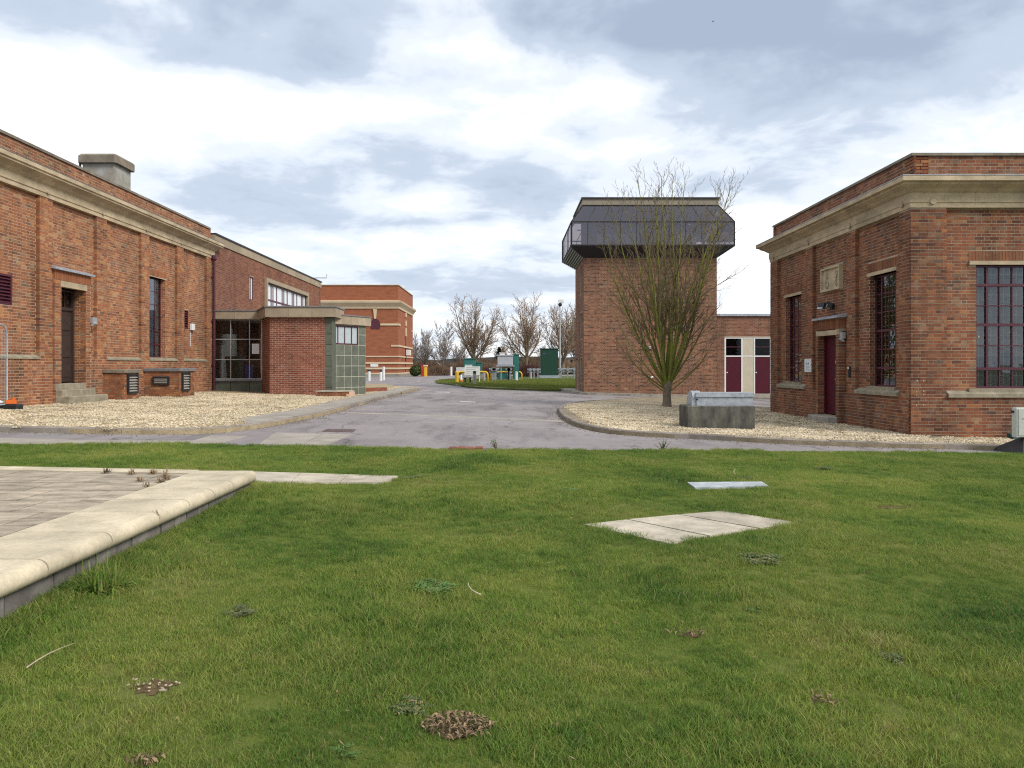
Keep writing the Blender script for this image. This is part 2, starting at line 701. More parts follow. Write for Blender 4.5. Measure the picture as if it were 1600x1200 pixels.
m_stone = M('stone', (.52, .42, .28), .85, .38, 1.6, .2, 40, stretch=(1, 1, 2.2), per=.12)
m_sill = M('sill_stone', (.33, .29, .21), .9, .4, 5, .3, 50)
m_coping = M('coping', (.26, .22, .17), .9, .45, 2.2, .3, 30, per=.2)
m_lead = M('lead', (.42, .45, .50), .5, .35, 7, .15, 30, spec=.4, metal=.3)
m_lead_dark = M('lead_dark', (.20, .20, .21), .6, .3, 5, .2, 30)
m_conc = M('concrete', (.37, .34, .29), .9, .35, 3, .35, 45, per=.1)
m_conc_old = M('concrete_old', (.15, .14, .115), .95, .6, 4.5, .5, 30, col2=(.045, .045, .04), stretch=(1, 1, .4))
m_render = M('cement_render', (.36, .36, .34), .9, .3, 2.6, .3, 30, col2=(.24, .21, .17))
m_fascia = M('stone_fascia', (.37, .30, .215), .88, .2, 3, .15, 50, per=.14)
m_fascia2 = M('tower_fascia', (.27, .235, .185), .85, .15, 1, .1, 20)
m_purple = M('purple_paint', (.085, .015, .03), .45, .25, 8, .05, 60, spec=.45)
m_maroon = M('maroon_door', (.075, .004, .015), .5, .25, 2, .03, 40, spec=.28)
m_browndoor = M('brown_door', (.05, .034, .03), .45, .2, 6, .05, 80)
m_white = M('white_paint', (.72, .72, .70), .5, .12, 6, .05, 60)
m_palecover = M('pale_cover', (.44, .47, .50), .7, .35, 9, .1, 60)
m_cream = M('cream_panel', (.52, .46, .35), .6, .12, 2, .04, 40)
m_black = M('black_metal', (.025, .025, .028), .5, .2, 8, .05, 60)
m_room_shade = M('room_shade', (.02, .019, .018), .95, .1, 5, 0)  # near-black colour stands in for the shade of unlit rooms
m_grit = M('grit', (.30, .25, .19), .95, .4, 30, 0, per=.5)
m_slat = M('vent_slat', (.30, .29, .27), .6, .2, 8, .05)
m_galv = M('galvanised', (.41, .44, .47), .45, .25, 9, .12, 35, spec=.5, metal=.3, col2=(.27, .30, .34))
m_pipe = M('pipe_grey', (.27, .29, .31), .5, .2, 4, .05, 40)
m_steel = M('grey_steel', (.42, .43, .44), .5, .2, 8, .1, 40, metal=.4)
m_greytile = M('green_tile', (.14, .155, .12), .65, .3, 5, .1, 30, per=.22)
m_grout = M('pale_grout', (.46, .46, .37), .9, .15, 9)
m_greendark = M('dark_green_paint', (.012, .05, .032), .5, .15, 3, .04, 40)
m_teal = M('teal_paint', (.035, .16, .14), .5, .15, 3, .04, 40)
m_greyp = M('grey_paint', (.42, .43, .47), .5, .1, 3, .04, 40)
m_yellow = M('yellow_paint', (.72, .43, .03), .5, .2, 12, .05, 60)
m_orange = M('orange_plastic', (.75, .16, .03), .5, .2, 12, .05, 60)
m_red = M('red_paint', (.50, .06, .03), .5, .15, 6, .03, 60)
m_ink = M('ink', (.08, .09, .12), .7, .1, 5, 0)
m_paper = M('paper', (.70, .73, .76), .6, .06, 8, 0)
m_blueprint = M('blue_print', (.22, .28, .45), .6, .1, 8, 0)
m_bluebin = M('blue_plastic', (.05, .05, .30), .4, .1, 5, .02)
m_greenbin = M('green_plastic', (.02, .045, .02), .45, .2, 5, .02)
m_boxgrey = M('cabinet_grey', (.50, .51, .46), .45, .1, 4, .03, 40)
m_plaster = M('plaster', (.40, .40, .38), .9, .15, 2)
m_floorin = M('indoor_floor', (.14, .13, .12), .7, .2, 3)
m_bait = M('bait_green', (.015, .06, .055), .4, .15, 8, .03)
m_curtain = M('curtain', (.70, .71, .74), .9, .25, 12, .1, 30, stretch=(8, 8, .3))
m_glass = GLASS('window_glass', (.70, .75, .77), ior=1.9)
m_glass_porch = GLASS('porch_glass', (.80, .84, .82), ior=1.45)
m_glass_tint = GLASS('bronze_glass', (.55, .52, .53), (.80, .76, .84), ior=2.25)
m_glass_dark = GLASS('dark_glass', (.45, .48, .5), ior=1.3)
m_frost = M('frosted_pane', (.42, .47, .49), .25, .12, 6, .02, 60, spec=.5)
m_skylit = M('skylit_pane', (.70, .74, .78), .2, .08, 3, .02, 60, spec=.6)  # brightness of the sky on the panes is put into this colour
m_bark = M('bark', (.20, .165, .115), .95, .4, 12, .5, 40)
m_moss = M('mossy_bark', (.175, .19, .03), .95, .4, 3, .4, 40, col2=(.135, .115, .06), contrast=(.3, .55))
m_twig = M('twig', (.17, .135, .075), .95, .3, 3, 0)
m_twig_bg = M('twig_far', (.32, .225, .155), .95, .3, .2, 0)
m_twig_grey = M('twig_grey', (.30, .25, .225), .95, .3, .2, 0)
m_birch = M('birch_bark', (.50, .48, .45), .9, .4, 1, .1)
m_soil = M('soil', (.15, .108, .058), .98, .6, 40, .9, 90, spec=.05)
m_deadleaf = M('dead_leaf', (.26, .18, .10), .9, .5, 40, 0, per=.7)
m_chip = M('wood_chip', (.50, .42, .30), .9, .3, 40, 0, per=.3)
m_weed = FOLIAGE('weed_leaf', [(.3, (.08, .16, .04)), (.7, (.17, .28, .085))], 12, strawf=.03)
m_weed_blue = FOLIAGE('weed_blue', [(.3, (.075, .12, .055)), (.7, (.17, .21, .12))], 14, strawf=.2)
m_grass = FOLIAGE('grass_blade', [(.33, (.065, .145, .034)), (.42, (.125, .225, .046)), (.50, (.205, .295, .066)), (.58, (.285, .335, .09)), (.68, (.36, .355, .15))], .8, trans=.45, strawf=.15)
m_grass_far = FOLIAGE('grass_far', [(.3, (.10, .16, .025)), (.7, (.20, .23, .05))], .5)
m_leafgreen = FOLIAGE('hedge_leaf', [(.3, (.02, .045, .012)), (.7, (.05, .085, .02))], 2)
m_pine = FOLIAGE('conifer_leaf', [(.3, (.012, .022, .014)), (.7, (.025, .04, .022))], 2, strawf=0)


def m_lawn_():
    m, nt, p, o = newmat('lawn_soil')
    f = nmath(nt, 'ADD', nmath(nt, 'MULTIPLY', nnoise(nt, .75, 4, .6), .6), nmath(nt, 'MULTIPLY', nnoise(nt, 14, 4, .7), .4))
    c = nramp(nt, f, [(.3, (.07, .10, .02)), (.5, (.11, .135, .03)), (.65, (.14, .145, .05)), (.75, (.15, .125, .065))])
    nt.links.new(c, p.inputs['Base Color'])
    p.inputs['Roughness'].default_value = 1
    p.inputs['Specular IOR Level'].default_value = .05
    nbump(nt, p, nnoise(nt, 60, 3, .7), .8, .02)
    return m


def m_asphalt_():
    m, nt, p, o = newmat('asphalt')
    f = nnoise(nt, .35, 5, .6)
    c = nramp(nt, f, [(.3, (.19, .168, .170)), (.5, (.235, .21, .213)), (.7, (.275, .25, .25))])
    st = nnoise(nt, 1.3, 6, .7, stretch=(1, .25, 1))
    c = nmix(nt, c, nramp(nt, st, [(.34, (.62, .61, .61)), (.48, (1, 1, 1)), (.68, (1.12, 1.11, 1.09))]), .9, 'MULTIPLY')
    sp = nnoise(nt, 140, 2, .7)
    c = nmix(nt, c, nramp(nt, sp, [(.3, (.6, .6, .6)), (.7, (1.35, 1.35, 1.35))]), .55, 'MULTIPLY')
    # thin old cracks
    v = nt.nodes.new('ShaderNodeTexVoronoi')
    v.feature = 'DISTANCE_TO_EDGE'
    v.inputs['Scale'].default_value = .38
    g = nt.nodes.new('ShaderNodeNewGeometry')
    wv = nt.nodes.new('ShaderNodeTexNoise')
    wv.inputs['Scale'].default_value = 1.2
    nt.links.new(g.outputs['Position'], wv.inputs['Vector'])
    ad = nt.nodes.new('ShaderNodeVectorMath')
    ad.operation = 'MULTIPLY_ADD'
    nt.links.new(wv.outputs['Color'], ad.inputs[0])
    ad.inputs[1].default_value = (1.6, 1.6, 0)
    nt.links.new(g.outputs['Position'], ad.inputs[2])
    nt.links.new(ad.outputs[0], v.inputs['Vector'])
    c = nmix(nt, c, nramp(nt, v.outputs['Distance'], [(.0, (.45, .45, .45)), (.012, (1, 1, 1))]), .8, 'MULTIPLY')
    nt.links.new(c, p.inputs['Base Color'])
    p.inputs['Roughness'].default_value = .92
    p.inputs['Specular IOR Level'].default_value = .25
    nbump(nt, p, sp, .35, .006)
    return m


def m_pebble_():
    m, nt, p, o = newmat('pebble')
    g = nt.nodes.new('ShaderNodeNewGeometry')
    c = nramp(nt, g.outputs['Random Per Island'], [(0, (.13, .10, .065)), (.22, (.36, .28, .17)), (.5, (.52, .42, .27)), (.8, (.68, .58, .42)), (1, (.30, .26, .20))])
    f = nnoise(nt, .9, 4, .6)
    c = nmix(nt, c, nramp(nt, f, [(.35, (.72, .72, .70)), (.6, (1.05, 1.05, 1.05))]), 1, 'MULTIPLY')
    nt.links.new(c, p.inputs['Base Color'])
    p.inputs['Roughness'].default_value = .85
    return m


m_lawn = m_lawn_()
m_asphalt = m_asphalt_()
m_pebble = m_pebble_()
m_gravelbase = M('gravel_base', (.40, .32, .20), .95, .35, 5, .8, 45, bdist=.02)
m_gravelgrey = M('gravel_worn', (.30, .245, .165), .95, .45, 2.2, .8, 45, bdist=.02)
m_kerb = M('kerb_concrete', (.27, .235, .20), .9, .35, 3, .3, 40, per=.18)
m_path = M('path_concrete', (.35, .315, .27), .9, .3, 2, .3, 50)
m_slab = M('paving_slab', (.50, .44, .35), .9, .4, 3.5, .3, 45, per=.12)
m_paver = M('grey_paver', (.44, .37, .28), .92, .5, 4.5, .4, 40, per=.15, stretch=(.7, 1.8, 1))
m_bull = M('bullnose_stone', (.61, .525, .38), .85, .38, 2.0, .15, 40, per=.10)
m_block = M('wall_block', (.22, .20, .18), .95, .4, 6, .5, 40, per=.25)
m_marking = M('road_paint', (.52, .50, .49), .8, .3, 5, .1, 60)
m_ironcover = M('manhole_iron', (.13, .09, .08), .7, .3, 12, .3, 60)
m_brickfar = M('far_brick', (.33, .115, .058), .9, .3, 1.0, .2, 6, stretch=(1, 1, 4))
m_stonefar = M('far_stone', (.60, .49, .33), .9, .15, .6, .05, 10)
m_plinthfar = M('far_plinth', (.30, .28, .24), .9, .4, .7, .1, 10)
m_field = M('field', (.07, .09, .03), .95, .4, .05, .3, 2, col2=(.11, .085, .045))
m_hill = M('hill', (.03, .032, .03), 1, .35, .02, 0)
m_bronze = M('bronze_frame', (.05, .045, .045), .5, .2, 6, .03)
m_core = M('inner_lining', (.26, .245, .24), .9, .15, 2)
m_roof = M('flat_roof', (.12, .12, .12), .95, .2, 1)

# ------------------------------------------------------------------ setting: ground, road, hills
mb = MB()
xs = [-1600, -400, -120, -60, -30, -13, -8, -4, 0, 4, 8, 12, 30, 60, 120, 400, 1600]
ys = [-400, -40, -6, 4, 14, 24, 34, 45, 48, 51, 54, 57, 60, 70, 90, 120, 200, 500, 1200, 2600]
vs = [(x, y, G(x, y, -.06)) for y in ys for x in xs]
nx = len(xs)
mb.add(vs, [(j * nx + i, j * nx + i + 1, (j + 1) * nx + i + 1, (j + 1) * nx + i) for j in range(len(ys) - 1) for i in range(nx - 1)])
mb.build('ground', m_field, kind='structure')

mb = MB()
xs = [-40, -26, -13, -6, 0, 6, 12, 26, 40]
ys = [10.2, 14, 20, 30, 38, 45, 48, 51, 54, 57, 60, 75, 95, 112]
nx = len(xs)
mb.add([(x, y, G(x, y)) for y in ys for x in xs], [(j * nx + i, j * nx + i + 1, (j + 1) * nx + i + 1, (j + 1) * nx + i) for j in range(len(ys) - 1) for i in range(nx - 1)])
road = mb.build('road', m_asphalt, kind='structure')

mb = MB()
n = 90
for ring, (yy, hh) in enumerate(((900, 11), (1500, 26))):
    top, bot = [], []
    for i in range(n + 1):
        x = -900 + 1800 * i / n
        x *= yy / 800
        h = hh * (.75 + .5 * mnoise.noise(Vector((x * .004, ring * 9.1, 0)))) + .12 * hh * mnoise.noise(Vector((x * .03, ring, 4)))
        top.append((x, yy + 60, E + h))
        bot.append((x, yy, -1))
    b = bot + top + [(p[0], p[1] + 200, -1) for p in top]
    k = n + 1
    mb.add(b, [(i, i + 1, k + i + 1, k + i) for i in range(n)] + [(k + i, k + i + 1, 2 * k + i + 1, 2 * k + i) for i in range(n)])
mb.build('hills', m_hill, kind='structure')

# lawn sheet with its uneven surface
EDGE = [gp(u, v) for u, v in ((0, 696), (150, 696), (300, 696), (420, 699), (560, 701.5), (700, 704), (790, 704), (1000, 705), (1250, 707), (1500, 709), (1600, 711))]
EDGE = [(-18, EDGE[0][1] - .6)] + EDGE + [(18, EDGE[-1][1] + .3)]


def edge_y(x):
    for a, b in zip(EDGE, EDGE[1:]):
        if a[0] <= x <= b[0]:
            return a[1] + (b[1] - a[1]) * (x - a[0]) / (b[0] - a[0])
    return EDGE[0][1] if x < EDGE[0][0] else EDGE[-1][1]


mb = MB()
NX, NY = 110, 90
vs = []
for j in range(NY + 1):
    for i in range(NX + 1):
        x = -16 + 32 * i / NX
        ye = edge_y(x) + .05 * mnoise.noise(Vector((x * 2.1, 0, 0))) + .03 * mnoise.noise(Vector((x * 7, 3, 0)))
        y = -5 + (ye + 5) * j / NY
        z = GL(x, y)
        vs.append((x, y, z - (.03 if j == NY else 0)))
mb.add(vs, [(j * (NX + 1) + i, j * (NX + 1) + i + 1, (j + 1) * (NX + 1) + i + 1, (j + 1) * (NX + 1) + i) for j in range(NY) for i in range(NX)])
mb.build('lawn', m_lawn, kind='structure', sm=True)


def poly_px(pts, off=0.0, fn=None):
    return [gp(u, v, off, fn) for u, v in pts]


def smooth_line(pts, step=.25):
    """Catmull-Rom through world points"""
    out = []
    P = [pts[0]] + pts + [pts[-1]]
    for i in range(1, len(P) - 2):
        p0, p1, p2, p3 = (Vector((*p, 0)) for p in P[i - 1:i + 3])
        n = max(2, int((p2 - p1).length / step))
        for k in range(n):
            t = k / n
            q = .5 * ((2 * p1) + (p2 - p0) * t + (2 * p0 - 5 * p1 + 4 * p2 - p3) * t * t + (3 * p1 - p0 - 3 * p2 + p3) * t ** 3)
            out.append((q.x, q.y))
    out.append(tuple(pts[-1]))
    return out


def kerb_run(parent, line, width, h, side, mat, L=.9, name='kerb_stone'):
    """stones of length L along a polyline; side=+1 puts the width to the left of travel"""
    cum = [0]
    for a, b in zip(line, line[1:]):
        cum.append(cum[-1] + math.dist(a, b))

    def at(s):
        s = clamp(s, 0, cum[-1])
        for i in range(len(line) - 1):
            if s <= cum[i + 1] or i == len(line) - 2:
                t = (s - cum[i]) / max(1e-6, cum[i + 1] - cum[i])
                a, b = Vector(line[i]), Vector(line[i + 1])
                p = a.lerp(b, t)
                d = (b - a).normalized()
                return p, Vector((-d.y, d.x)) * side
    s = 0
    while s < cum[-1] - .1:
        e = min(s + L, cum[-1])
        ds = BR.uniform(-.006, .006)
        m = MB()
        st = [s + .006, (s + e) / 2, e - .006]
        secs = []
        for q in st:
            p, nn = at(q)
            pts = [(0, -.1), (0, h - .02), (.02, h), (width - .01, h), (width, h - .01), (width, -.1)]
            secs.append([(p.x + nn.x * a, p.y + nn.y * a, G(p.x, p.y, b + ds)) for a, b in pts])
        k = 6
        vs = [v for sec in secs for v in sec]
        fs = []
        for i in range(2):
            for j in range(k):
                j2 = (j + 1) % k
                fs.append((i * k + j, (i + 1) * k + j, (i + 1) * k + j2, i * k + j2))
        fs += [tuple(range(k)), tuple(2 * k + j for j in reversed(range(k)))]
        m.add(vs, fs, side < 0, BR.random())
        m.build(name, mat, parent)
        s = e


# left gravel bed -------------------------------------------------
KH = .11
line_l = smooth_line([(-14.5, gp(0, 676)[1] - .3)] + poly_px([(0, 675), (150, 678), (260, 679), (340, 677), (400, 670), (450, 661), (510, 648), (560, 634), (600, 623), (640, 612.5), (655, 608.5)]) , .3)
tip = line_l[-1]
bed_poly = [(p[0], p[1]) for p in line_l] + [(tip[0] - .3, tip[1] + 1.2), (tip[0] - 1.5, tip[1] + 2.0), (-7.5, 46), (-14.5, 46)]
mb = MB()
mb.prism(bed_poly, lambda x, y: G(x, y, -.1), lambda x, y: G(x, y, .085))
bed_l = mb.build('gravel_bed', m_gravelbase, kind='structure')
kerb_run(bed_l, line_l, .13, KH, 1, m_kerb)
# concrete footway between gravel and kerb
inner = [(p[0], p[1]) for p in line_l if p[1] > gp(440, 668)[1] - 1.2]
outer_path = []
for i, p in enumerate(inner):
    a, b = Vector(inner[max(0, i - 1)]), Vector(inner[min(len(inner) - 1, i + 1)])
    d = (b - a).normalized()
    nn = Vector((-d.y, d.x))
    w = .14 + .85 * smooth(i / 6)
    outer_path.append((p[0] + nn.x * w, p[1] + nn.y * w))
inn2 = []
for i, p in enumerate(inner):
    a, b = Vector(inner[max(0, i - 1)]), Vector(inner[min(len(inner) - 1, i + 1)])
    d = (b - a).normalized()
    nn = Vector((-d.y, d.x))
    inn2.append((p[0] + nn.x * .135, p[1] + nn.y * .135))
pathp = MB()
k = 0
seg = max(1, len(inner) // 9)
for i in range(0, len(inner) - 1, seg):
    j = min(i + seg, len(inner) - 1)
    m = MB()
    pl = inn2[i:j + 1] + outer_path[i:j + 1][::-1]
    m.prism(pl, lambda x, y: G(x, y, 0), lambda x, y: G(x, y, .097 + .002 * (k % 2)), BR.random())
    m.build('path_slab', m_path, bed_l)
    k += 1

# right gravel island ---------------------------------------------
line_r = smooth_line(poly_px([(1075, 622), (1000, 624), (930, 629), (893, 633), (877, 638), (873, 645), (880, 655), (900, 666), (940, 676), (1000, 682), (1100, 687), (1250, 695), (1400, 700), (1500, 702), (1560, 704)]) + [(11.5, 14.6), (17, 15.2)], .3)
mb = MB()
mb.prism(line_r + [(17, 24), (10.5, 28.5), (8.5, 29.3)], lambda x, y: G(x, y, -.1), lambda x, y: G(x, y, .085))
bed_r = mb.build('gravel_bed', m_gravelgrey, kind='structure')
kerb_run(bed_r, line_r, .13, KH, 1, m_kerb)
# pavement in front of the tower
line_t = smooth_line([(3.3, 46.0), (3.4, 42.5), (3.7, 39.5), (4.3, 38.6), (6, 38.5), (9.5, 38.4), (14, 38.3), (18, 38.2)], .5)
mb = MB()
mb.prism(line_t + [(18, 46), (10, 47)], lambda x, y: G(x, y, -.1), lambda x, y: G(x, y, .10))
pav_t = mb.build('pavement', m_conc, kind='structure')
kerb_run(pav_t, line_t, .15, .13, 1, m_kerb, 1.8)
# far green island
ISL = poly_px([(692, 600.5), (715, 603.5), (742, 607), (800, 609.5), (870, 611.5)]) + [(3.2, 43.4), (3.3, 46)]
ISL = [(-6.2, 66), (-5.6, 60)] + ISL + [(14, 50), (24, 60), (26, 96), (0, 96), (-5.5, 80)]
mb = MB()
isl_y = [p for p in ISL]
cx, cy = 6, 70
ring = smooth_line(ISL[:9], .8) + ISL[9:]
mb.prism(ring, lambda x, y: G(x, y, -.1), lambda x, y: G(x, y, .10))
isl = mb.build('grass_island', m_grass_far, kind='structure')
kerb_run(isl, smooth_line(ISL[:9], .8), .13, .12, -1 if False else 1, m_kerb, 1.8)

# road furniture in the surface: patches, joint line, dashes, covers, brick strip


def patch(name, pts, off, mat, label=None, parent=road, rnd=.5):
    m = MB()
    m.prism(poly_px(pts), lambda x, y: G(x, y, -.02), lambda x, y: G(x, y, off), rnd)
    return m.build(name, mat, parent, label=label)


patch('joint_strip', [(531, 645), (620, 648.5), (760, 654), (887, 660), (888, 657.5), (760, 652), (620, 646.8), (531, 643.6)], .004, m_path)
patch('painted_dash', [(719, 628.0), (743, 629.2), (743, 628.0), (719, 626.8)], .004, m_marking)
patch('painted_dash', [(681, 613.0), (703, 613.5), (703, 612.7), (681, 612.2)], .004, m_marking)
patch('concrete_patch', [(405, 694), (470, 695.5), (505, 677.5), (430, 676)], .004, m_path)
patch('concrete_patch', [(472, 695.5), (508, 696.5), (551, 679), (507, 677.6)], .005, m_path, rnd=.9)
patch('concrete_patch', [(285, 693), (340, 694), (388, 681.5), (330, 680.5)], .004, m_path)
patch('concrete_patch', [(-30, 694), (285, 694), (300, 688.5), (170, 688.5), (-30, 684)], .004, m_path)
mc = patch('manhole_cover', [(503, 674.5), (551, 675.5), (556, 671.5), (511, 670.8)], .012, m_ironcover)
m = MB()
for i in range(7):
    m.prism(poly_px([(508 + 6.2 * i, 674.0), (511 + 6.2 * i, 674.1), (514.5 + 6 * i, 671.5), (511.5 + 6 * i, 671.4)]), lambda x, y: G(x, y, .012), lambda x, y: G(x, y, .018))
m.build('tread', m_ironcover, mc)
for i in range(4):      # bricks laid flat along the lawn edge
    a = gp(701 + 13.6 * i, 703)
    b = gp(713.2 + 13.6 * i, 703)
    m = MB()
    m.bbox(a[0], b[0], a[1] - .02, a[1] + .2, G(a[0], a[1], -.02), G(a[0], a[1], .035 + .004 * (i % 2)), .008, rnd=BR.random())
    m.build('edging_brick', m_brick_porch, road)
for i, (u, v) in enumerate(((970, 673), (1000, 679), (860, 668))):      # mud washed against the kerb
    pass


# ------------------------------------------------------------------ shared building bits
def window(F, parent, u0, u1, h0, h1, ng, cols, rows, mf, mg, bar=.025, fr=.05, hb=None, vb=None, heavy=(), name='window', deep=.04):
    """metal window: frame and bars in one mesh, each pane a sub-part"""
    m = MB()
    m.box(u0, u0 + fr, ng - deep, ng + deep, h0, h1, F)
    m.box(u1 - fr, u1, ng - deep, ng + deep, h0, h1, F)
    m.box(u0 + fr, u1 - fr, ng - deep, ng + deep, h0, h0 + fr, F)
    m.box(u0 + fr, u1 - fr, ng - deep, ng + deep, h1 - fr, h1, F)
    ue = vb or [u0 + (u1 - u0) * i / cols for i in range(1, cols)]
    he = hb or [h0 + (h1 - h0) * i / rows for i in range(1, rows)]
    for i, x in enumerate(ue):
        w = bar * (1.8 if ('v', i) in heavy else 1)
        m.box(x - w / 2, x + w / 2, ng - deep * .6, ng + deep * .6 + (.012 if ('v', i) in heavy else 0), h0 + fr, h1 - fr, F)
    for i, z in enumerate(he):
        w = bar * (2.2 if ('h', i) in heavy else 1)
        d = deep * .6 - .003 + (.02 if ('h', i) in heavy else 0)
        m.box(u0 + fr, u1 - fr, ng - d, ng + d, z - w / 2, z + w / 2, F)
    w = m.build(name, mf, parent)
    us = [u0 + fr * .5] + list(ue) + [u1 - fr * .5]
    hs = [h0 + fr * .5] + list(he) + [h1 - fr * .5]
    for a, b in zip(us, us[1:]):
        for c, d in zip(hs, hs[1:]):
            q = MB()
            tl = BR.uniform(-.002, .002)
            q.add([F(a + .004, ng + tl, c + .004), F(b - .004, ng, c + .004), F(b - .004, ng - tl, d - .004), F(a + .004, ng, d - .004)], [(0, 3, 2, 1)], F.flip)
            q.build('pane', mg, w)
    return w


def sweep(parent, path, side, prof, seg, mat, name, gap=.004, ends=(0, 0)):
    """stones of a moulding swept along a 2D path with mitred convex corners. prof: closed (n, h). side: outward is to the left(+1)/right(-1) of travel"""
    P = [Vector(p) for p in path]
    E_ = len(P) - 1
    for e in range(E_):
        a, b = P[e], P[e + 1]
        L = (b - a).length
        d = (b - a) / L
        nn = Vector((-d.y, d.x)) * side
        k = max(1, round(L / seg))
        for i in range(k):
            t0, t1 = L * i / k, L * (i + 1) / k
            m = MB()
            vs = []
            for end, t in ((0, t0), (1, t1)):
                for n_, h in prof:
                    tt = t
                    if end == 0:
                        if i == 0 and (e > 0 or ends[0]):
                            tt = t - n_
                        else:
                            tt = t + gap / 2
                    else:
                        if i == k - 1 and (e < E_ - 1 or ends[1]):
                            tt = t + n_
                        else:
                            tt = t - gap / 2
                    p = a + d * tt + nn * n_
                    vs.append((p.x, p.y, E + h))
            q = len(prof)
            fs = [(j, (j + 1) % q, q + (j + 1) % q, q + j) for j in range(q)]
            fs += [tuple(reversed(range(q))), tuple(range(q, 2 * q))]
            m.add(vs, fs, side > 0, BR.random())
            m.build(name, mat, parent)


def louvre(F, parent, u0, u1, h0, h1, n, mat, k, name='louvre', fr=.05, md=None):
    m = MB()
    m.box(u0, u0 + fr, n - .03, n + .03, h0, h1, F)
    m.box(u1 - fr, u1, n - .03, n + .03, h0, h1, F)
    m.box(u0 + fr, u1 - fr, n - .03, n + .03, h0, h0 + fr, F)
    m.box(u0 + fr, u1 - fr, n - .03, n + .03, h1 - fr, h1, F)
    m.box(u0 + fr, u1 - fr, n - .06, n - .05, h0 + fr, h1 - fr, F)
    w = m.build(name, md or mat, parent)
    for i in range(k):
        z = h0 + fr + (h1 - h0 - 2 * fr) * (i + .1) / k
        dz = (h1 - h0 - 2 * fr) / k
        q = MB()
        a, b = u0 + fr, u1 - fr
        q.add([F(a, n + .028, z), F(b, n + .028, z), F(b, n - .03, z + dz * .55), F(a, n - .03, z + dz * .55),
               F(a, n + .028, z + .012), F(b, n + .028, z + .012), F(b, n - .03, z + dz * .55 + .012), F(a, n - .03, z + dz * .55 + .012)],
              [(0, 1, 2, 3), (7, 6, 5, 4), (0, 4, 5, 1), (3, 2, 6, 7), (0, 3, 7, 4), (1, 5, 6, 2)], not F.flip)
        q.build('slat', mat, w)
    return w


def soldier(mb, F, u0, u1, h0, h1, n, depth=.1):
    x = u0
    while x < u1 - .03:
        e = min(x + .068, u1)
        mb.box(x + .004, e, n - depth, n + .008 + BR.uniform(-.002, .002), h0, h1, F, .24 + .2 * BR.random())
        x += .075


def bulkhead(F, u, n, h, label, parent_group=None, s=.16):
    """tilted round wall lamp"""
    p = F(u, n, h)
    t = thing('wall_lamp', p, label, 'wall lamp', parent_group)
    m = MB()
    m.box(u - s * .35, u + s * .35, n, n + .05, h - s * .5, h + s * .6, F)
    m.build('back_plate', m_black, t)
    m = MB()
    m.box(u - s * .75, u + s * .75, n + .05, n + .13, h - s * .7, h + s * .35, F)
    m.build('lamp_housing', m_steel, t)
    m = MB()
    a = [F(u - s * .6, n + .13, h - s * .6), F(u + s * .6, n + .13, h - s * .6), F(u + s * .6, n + .06, h - s * 1.15), F(u - s * .6, n + .06, h - s * 1.15)]
    b = [F(u - s * .5, n + .17, h - s * .75), F(u + s * .5, n + .17, h - s * .75), F(u + s * .5, n + .09, h - s * 1.2), F(u - s * .5, n + .09, h - s * 1.2)]
    m.add(a + b, [(0, 1, 2, 3), (7, 6, 5, 4), (0, 4, 5, 1), (1, 5, 6, 2), (2, 6, 7, 3), (3, 7, 4, 0)], F.flip)
    m.build('lens', m_frost, t)
    return t


